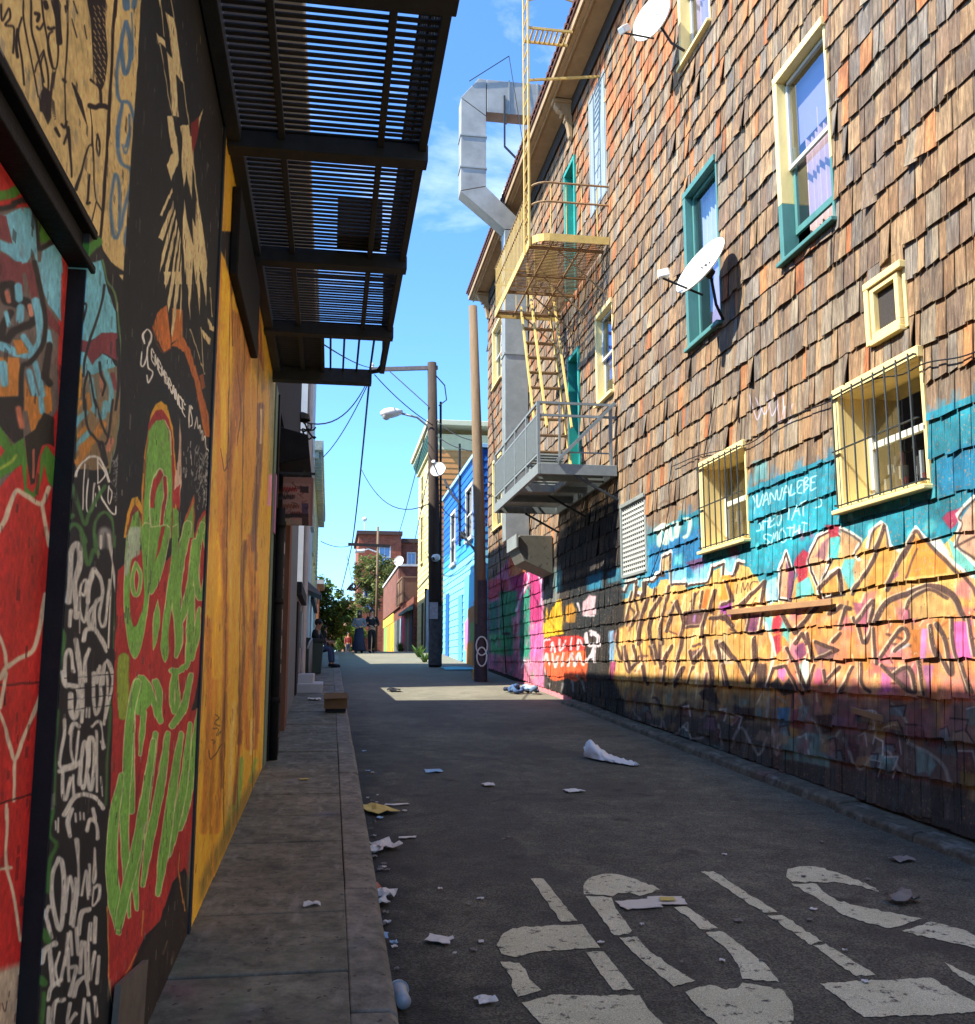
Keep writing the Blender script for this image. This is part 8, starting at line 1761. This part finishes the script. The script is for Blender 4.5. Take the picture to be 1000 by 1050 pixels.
scrap('grey crumpled paper near the letter S', 926, 925, .17, .12, PGR, .4, .08, 17); scrap('pale plastic scrap at the foot of the right kerb', 925, 883, .14, .10, PGR, .2, .03, 18); scrap('white scrap on the pavement beside the cardboard box', 322, 718, .2, .3, PW, 0, .05, 19, .12); scrap('white paper heap at the end of the doorstep', 308, 704, .3, .5, PW, 0, .1, 20, .12); scrap('dark lump in the sunlit patch of road', 404, 709, .26, .4, MT['wire'], 0, .1, 21)
scrap('white wrapper against the kerb past the box', 326, 710, .22, .4, PW, .2, .08, 22, .05); scrap('pale leaf on the pavement near the yellow wall', 312, 800, .08, .05, PY_, 0, .01, 23, .12); scrap('crushed pale cup lid on the pavement', 319, 930, .08, .05, PW, .3, .03, 24, .12); scrap('turquoise card lying by the blue house', 470, 686, .9, 1.4, M('cyan_card', (110, 190, 196), .8, .1, 4), 0, .05, 25)
rt = random.Random(31)
for q in range(34):
    x, y = rt.uniform(380, 900), rt.uniform(800, 1010)
    if y < 800 + (x - 640) * .27: continue
    s_ = rt.uniform(.015, .04); scrap('tiny pale paper fleck on the dark road', x, y, s_, s_ * rt.uniform(.6, 1.2), rt.choice([PW, PGR]), rt.uniform(0, 3), .008, 40 + q, name='paper_fleck', group='tiny paper flecks on the road')
rt = random.Random(32)
for q in range(26):
    x = 374 + rt.uniform(0, 12); y = rt.uniform(770, 1000); x += (y - 800) * .11
    s_ = rt.uniform(.015, .05); scrap('tiny pale scrap in the dirt of the left gutter', x, y, s_, s_, rt.choice([PW, PGR, PB]), rt.uniform(0, 3), .012, 90 + q, name='gutter_scrap', group='tiny scraps in the left gutter')
# the white plastic bag
m = MB(); pa = gp(600, 776); pb = gp(653, 786); nU, nV = 26, 14; V = []
for i in range(nU + 1):
    t = i / nU; c = pa.lerp(pb, t); wd = .26 * math.sin(min(1, t * 2.4 + .25) * 1.57) * (1 - t * .86); hh = (.15 * math.exp(-(t * 3.0) ** 2) + .04 * (1 - t) + .012) * min(1, .45 + t * 5)
    for j in range(nV + 1):
        a = math.pi * j / nV; wr = .018 * math.sin(i * 1.3 + j * 1.9) + .014 * math.sin(i * .7 - j * 2.7)
        V.append(c + Vector((-.04 * math.cos(a), -wd * math.cos(a) + wr, max(.004, (hh + wr) * math.sin(a) ** .8 + .006))))
m.add(V, [(i * (nV + 1) + j, i * (nV + 1) + j + 1, (i + 1) * (nV + 1) + j + 1, (i + 1) * (nV + 1) + j) for i in range(nU) for j in range(nV)])
tag(m.build('plastic_bag', M('bag_white', (226, 226, 222), .45, .05, 6, .4, 14), smooth=True), 'white plastic bag lying crumpled on the road near the right kerb', 'bag')
# cup by the kerb
ct = thing('plastic_cup', 'clear crushed plastic cup with lid lying by the left kerb', 'cup', tuple(gp(415, 1036)))
p, e = gp(408, 1028) + Vector((0, 0, .04)), gp(418, 1046) + Vector((0, 0, .035)); d = e - p
m = MB(); m.lathe([(.040, 0), (.038, .03), (.030, .07), (.030, .115), (.001, .118)], p, d, 16); m.build('cup_body', M('cloudy_plastic', (150, 160, 166), .25, .15, 12, .1, spec=.6), ct, smooth=True)
m = MB(); m.lathe([(.044, -.004), (.046, .006), (.03, -.012), (.001, -.014)], p, d, 16); m.build('lid', M('cup_lid', (176, 182, 186), .3, .12, 14, .1, spec=.6), ct, smooth=True)
# cardboard box at the end of the pavement
bx_ = thing('cardboard_box', 'brown open cardboard box on the far end of the left pavement', 'box', tuple(gp(344, 729, .12)))
p = gp(344, 730, .12)
m = MB()
for (a, b, c, d) in ((-.17, .17, -.13, -.12), (-.17, .17, .12, .13), (-.17, -.16, -.12, .12), (.16, .17, -.12, .12)): m.box(p.x + a, p.x + b, p.y + c, p.y + d, p.z + .05, p.z + .27)
m.box(p.x - .16, p.x + .16, p.y - .12, p.y + .12, p.z + .045, p.z + .055); m.build('carton', MT['cardboard'], bx_)
m = MB(); m.prism([(p.x - .17, p.y - .135, p.z + .265), (p.x + .17, p.y - .135, p.z + .265), (p.x + .19, p.y - .24, p.z + .20), (p.x - .18, p.y - .25, p.z + .19)], (0, 0, .006)); m.build('flap', MT['cardboard'], bx_)
m = MB(); m.box(p.x - .15, p.x + .15, p.y - .11, p.y + .11, p.z - .0, p.z + .044); m.build('dark_base', MT['wire'], bx_)
# leaning yellow board, clothes heap
ly = thing('leaning_pallet', 'yellow slatted wooden board leaning against the tan pole', 'board', tuple(gp(496, 700)))
m = MB(); a, b = Vector((TP[0] - .02, tY + .3, gz(tY))), Vector((TP[0] + .12, tY + .28, gz(tY) + 1.45))
for q in range(4): off = Vector((0, .26 * q, 0)); m.bar(a + off, b + off, .03, .2, (0, 1, 0))
m.build('slat', M('ochre_board', (206, 156, 60), .75, .15, 6, .2, 60), ly)
m = MB()
for t in (.15, .85): m.bar(a.lerp(b, t) + Vector((-.03, -.1, 0)), a.lerp(b, t) + Vector((-.03, .9, 0)), .03, .09)
m.build('cross_batten', M('ochre_batten', (190, 140, 54), .75, .15, 6, .2, 60), ly)
p = gp(534, 711); m = MB(); rt = random.Random(8)
for q in range(7):
    c = p + Vector((rt.uniform(-.2, .2), rt.uniform(-.25, .25), .03)); k = rt.choice([(60, 84, 120), (40, 46, 60), (150, 170, 190), (70, 90, 110)]); pts = [c + Vector((rt.uniform(-.2, .2), rt.uniform(-.2, .2), rt.uniform(0, .12))) for _ in range(4)]
    m.tube([tuple(v) for v in catmull(pts, 4)], [rt.uniform(.025, .05) for _ in catmull(pts, 4)], 7, lin(k))
tag(m.build('clothes_heap', M('heap_cloth', (255, 255, 255), .9, .15, 9, .3, 40, tint=True), smooth=True), 'heap of blue and grey clothes on the sunlit road by the pink wall', 'clothes')
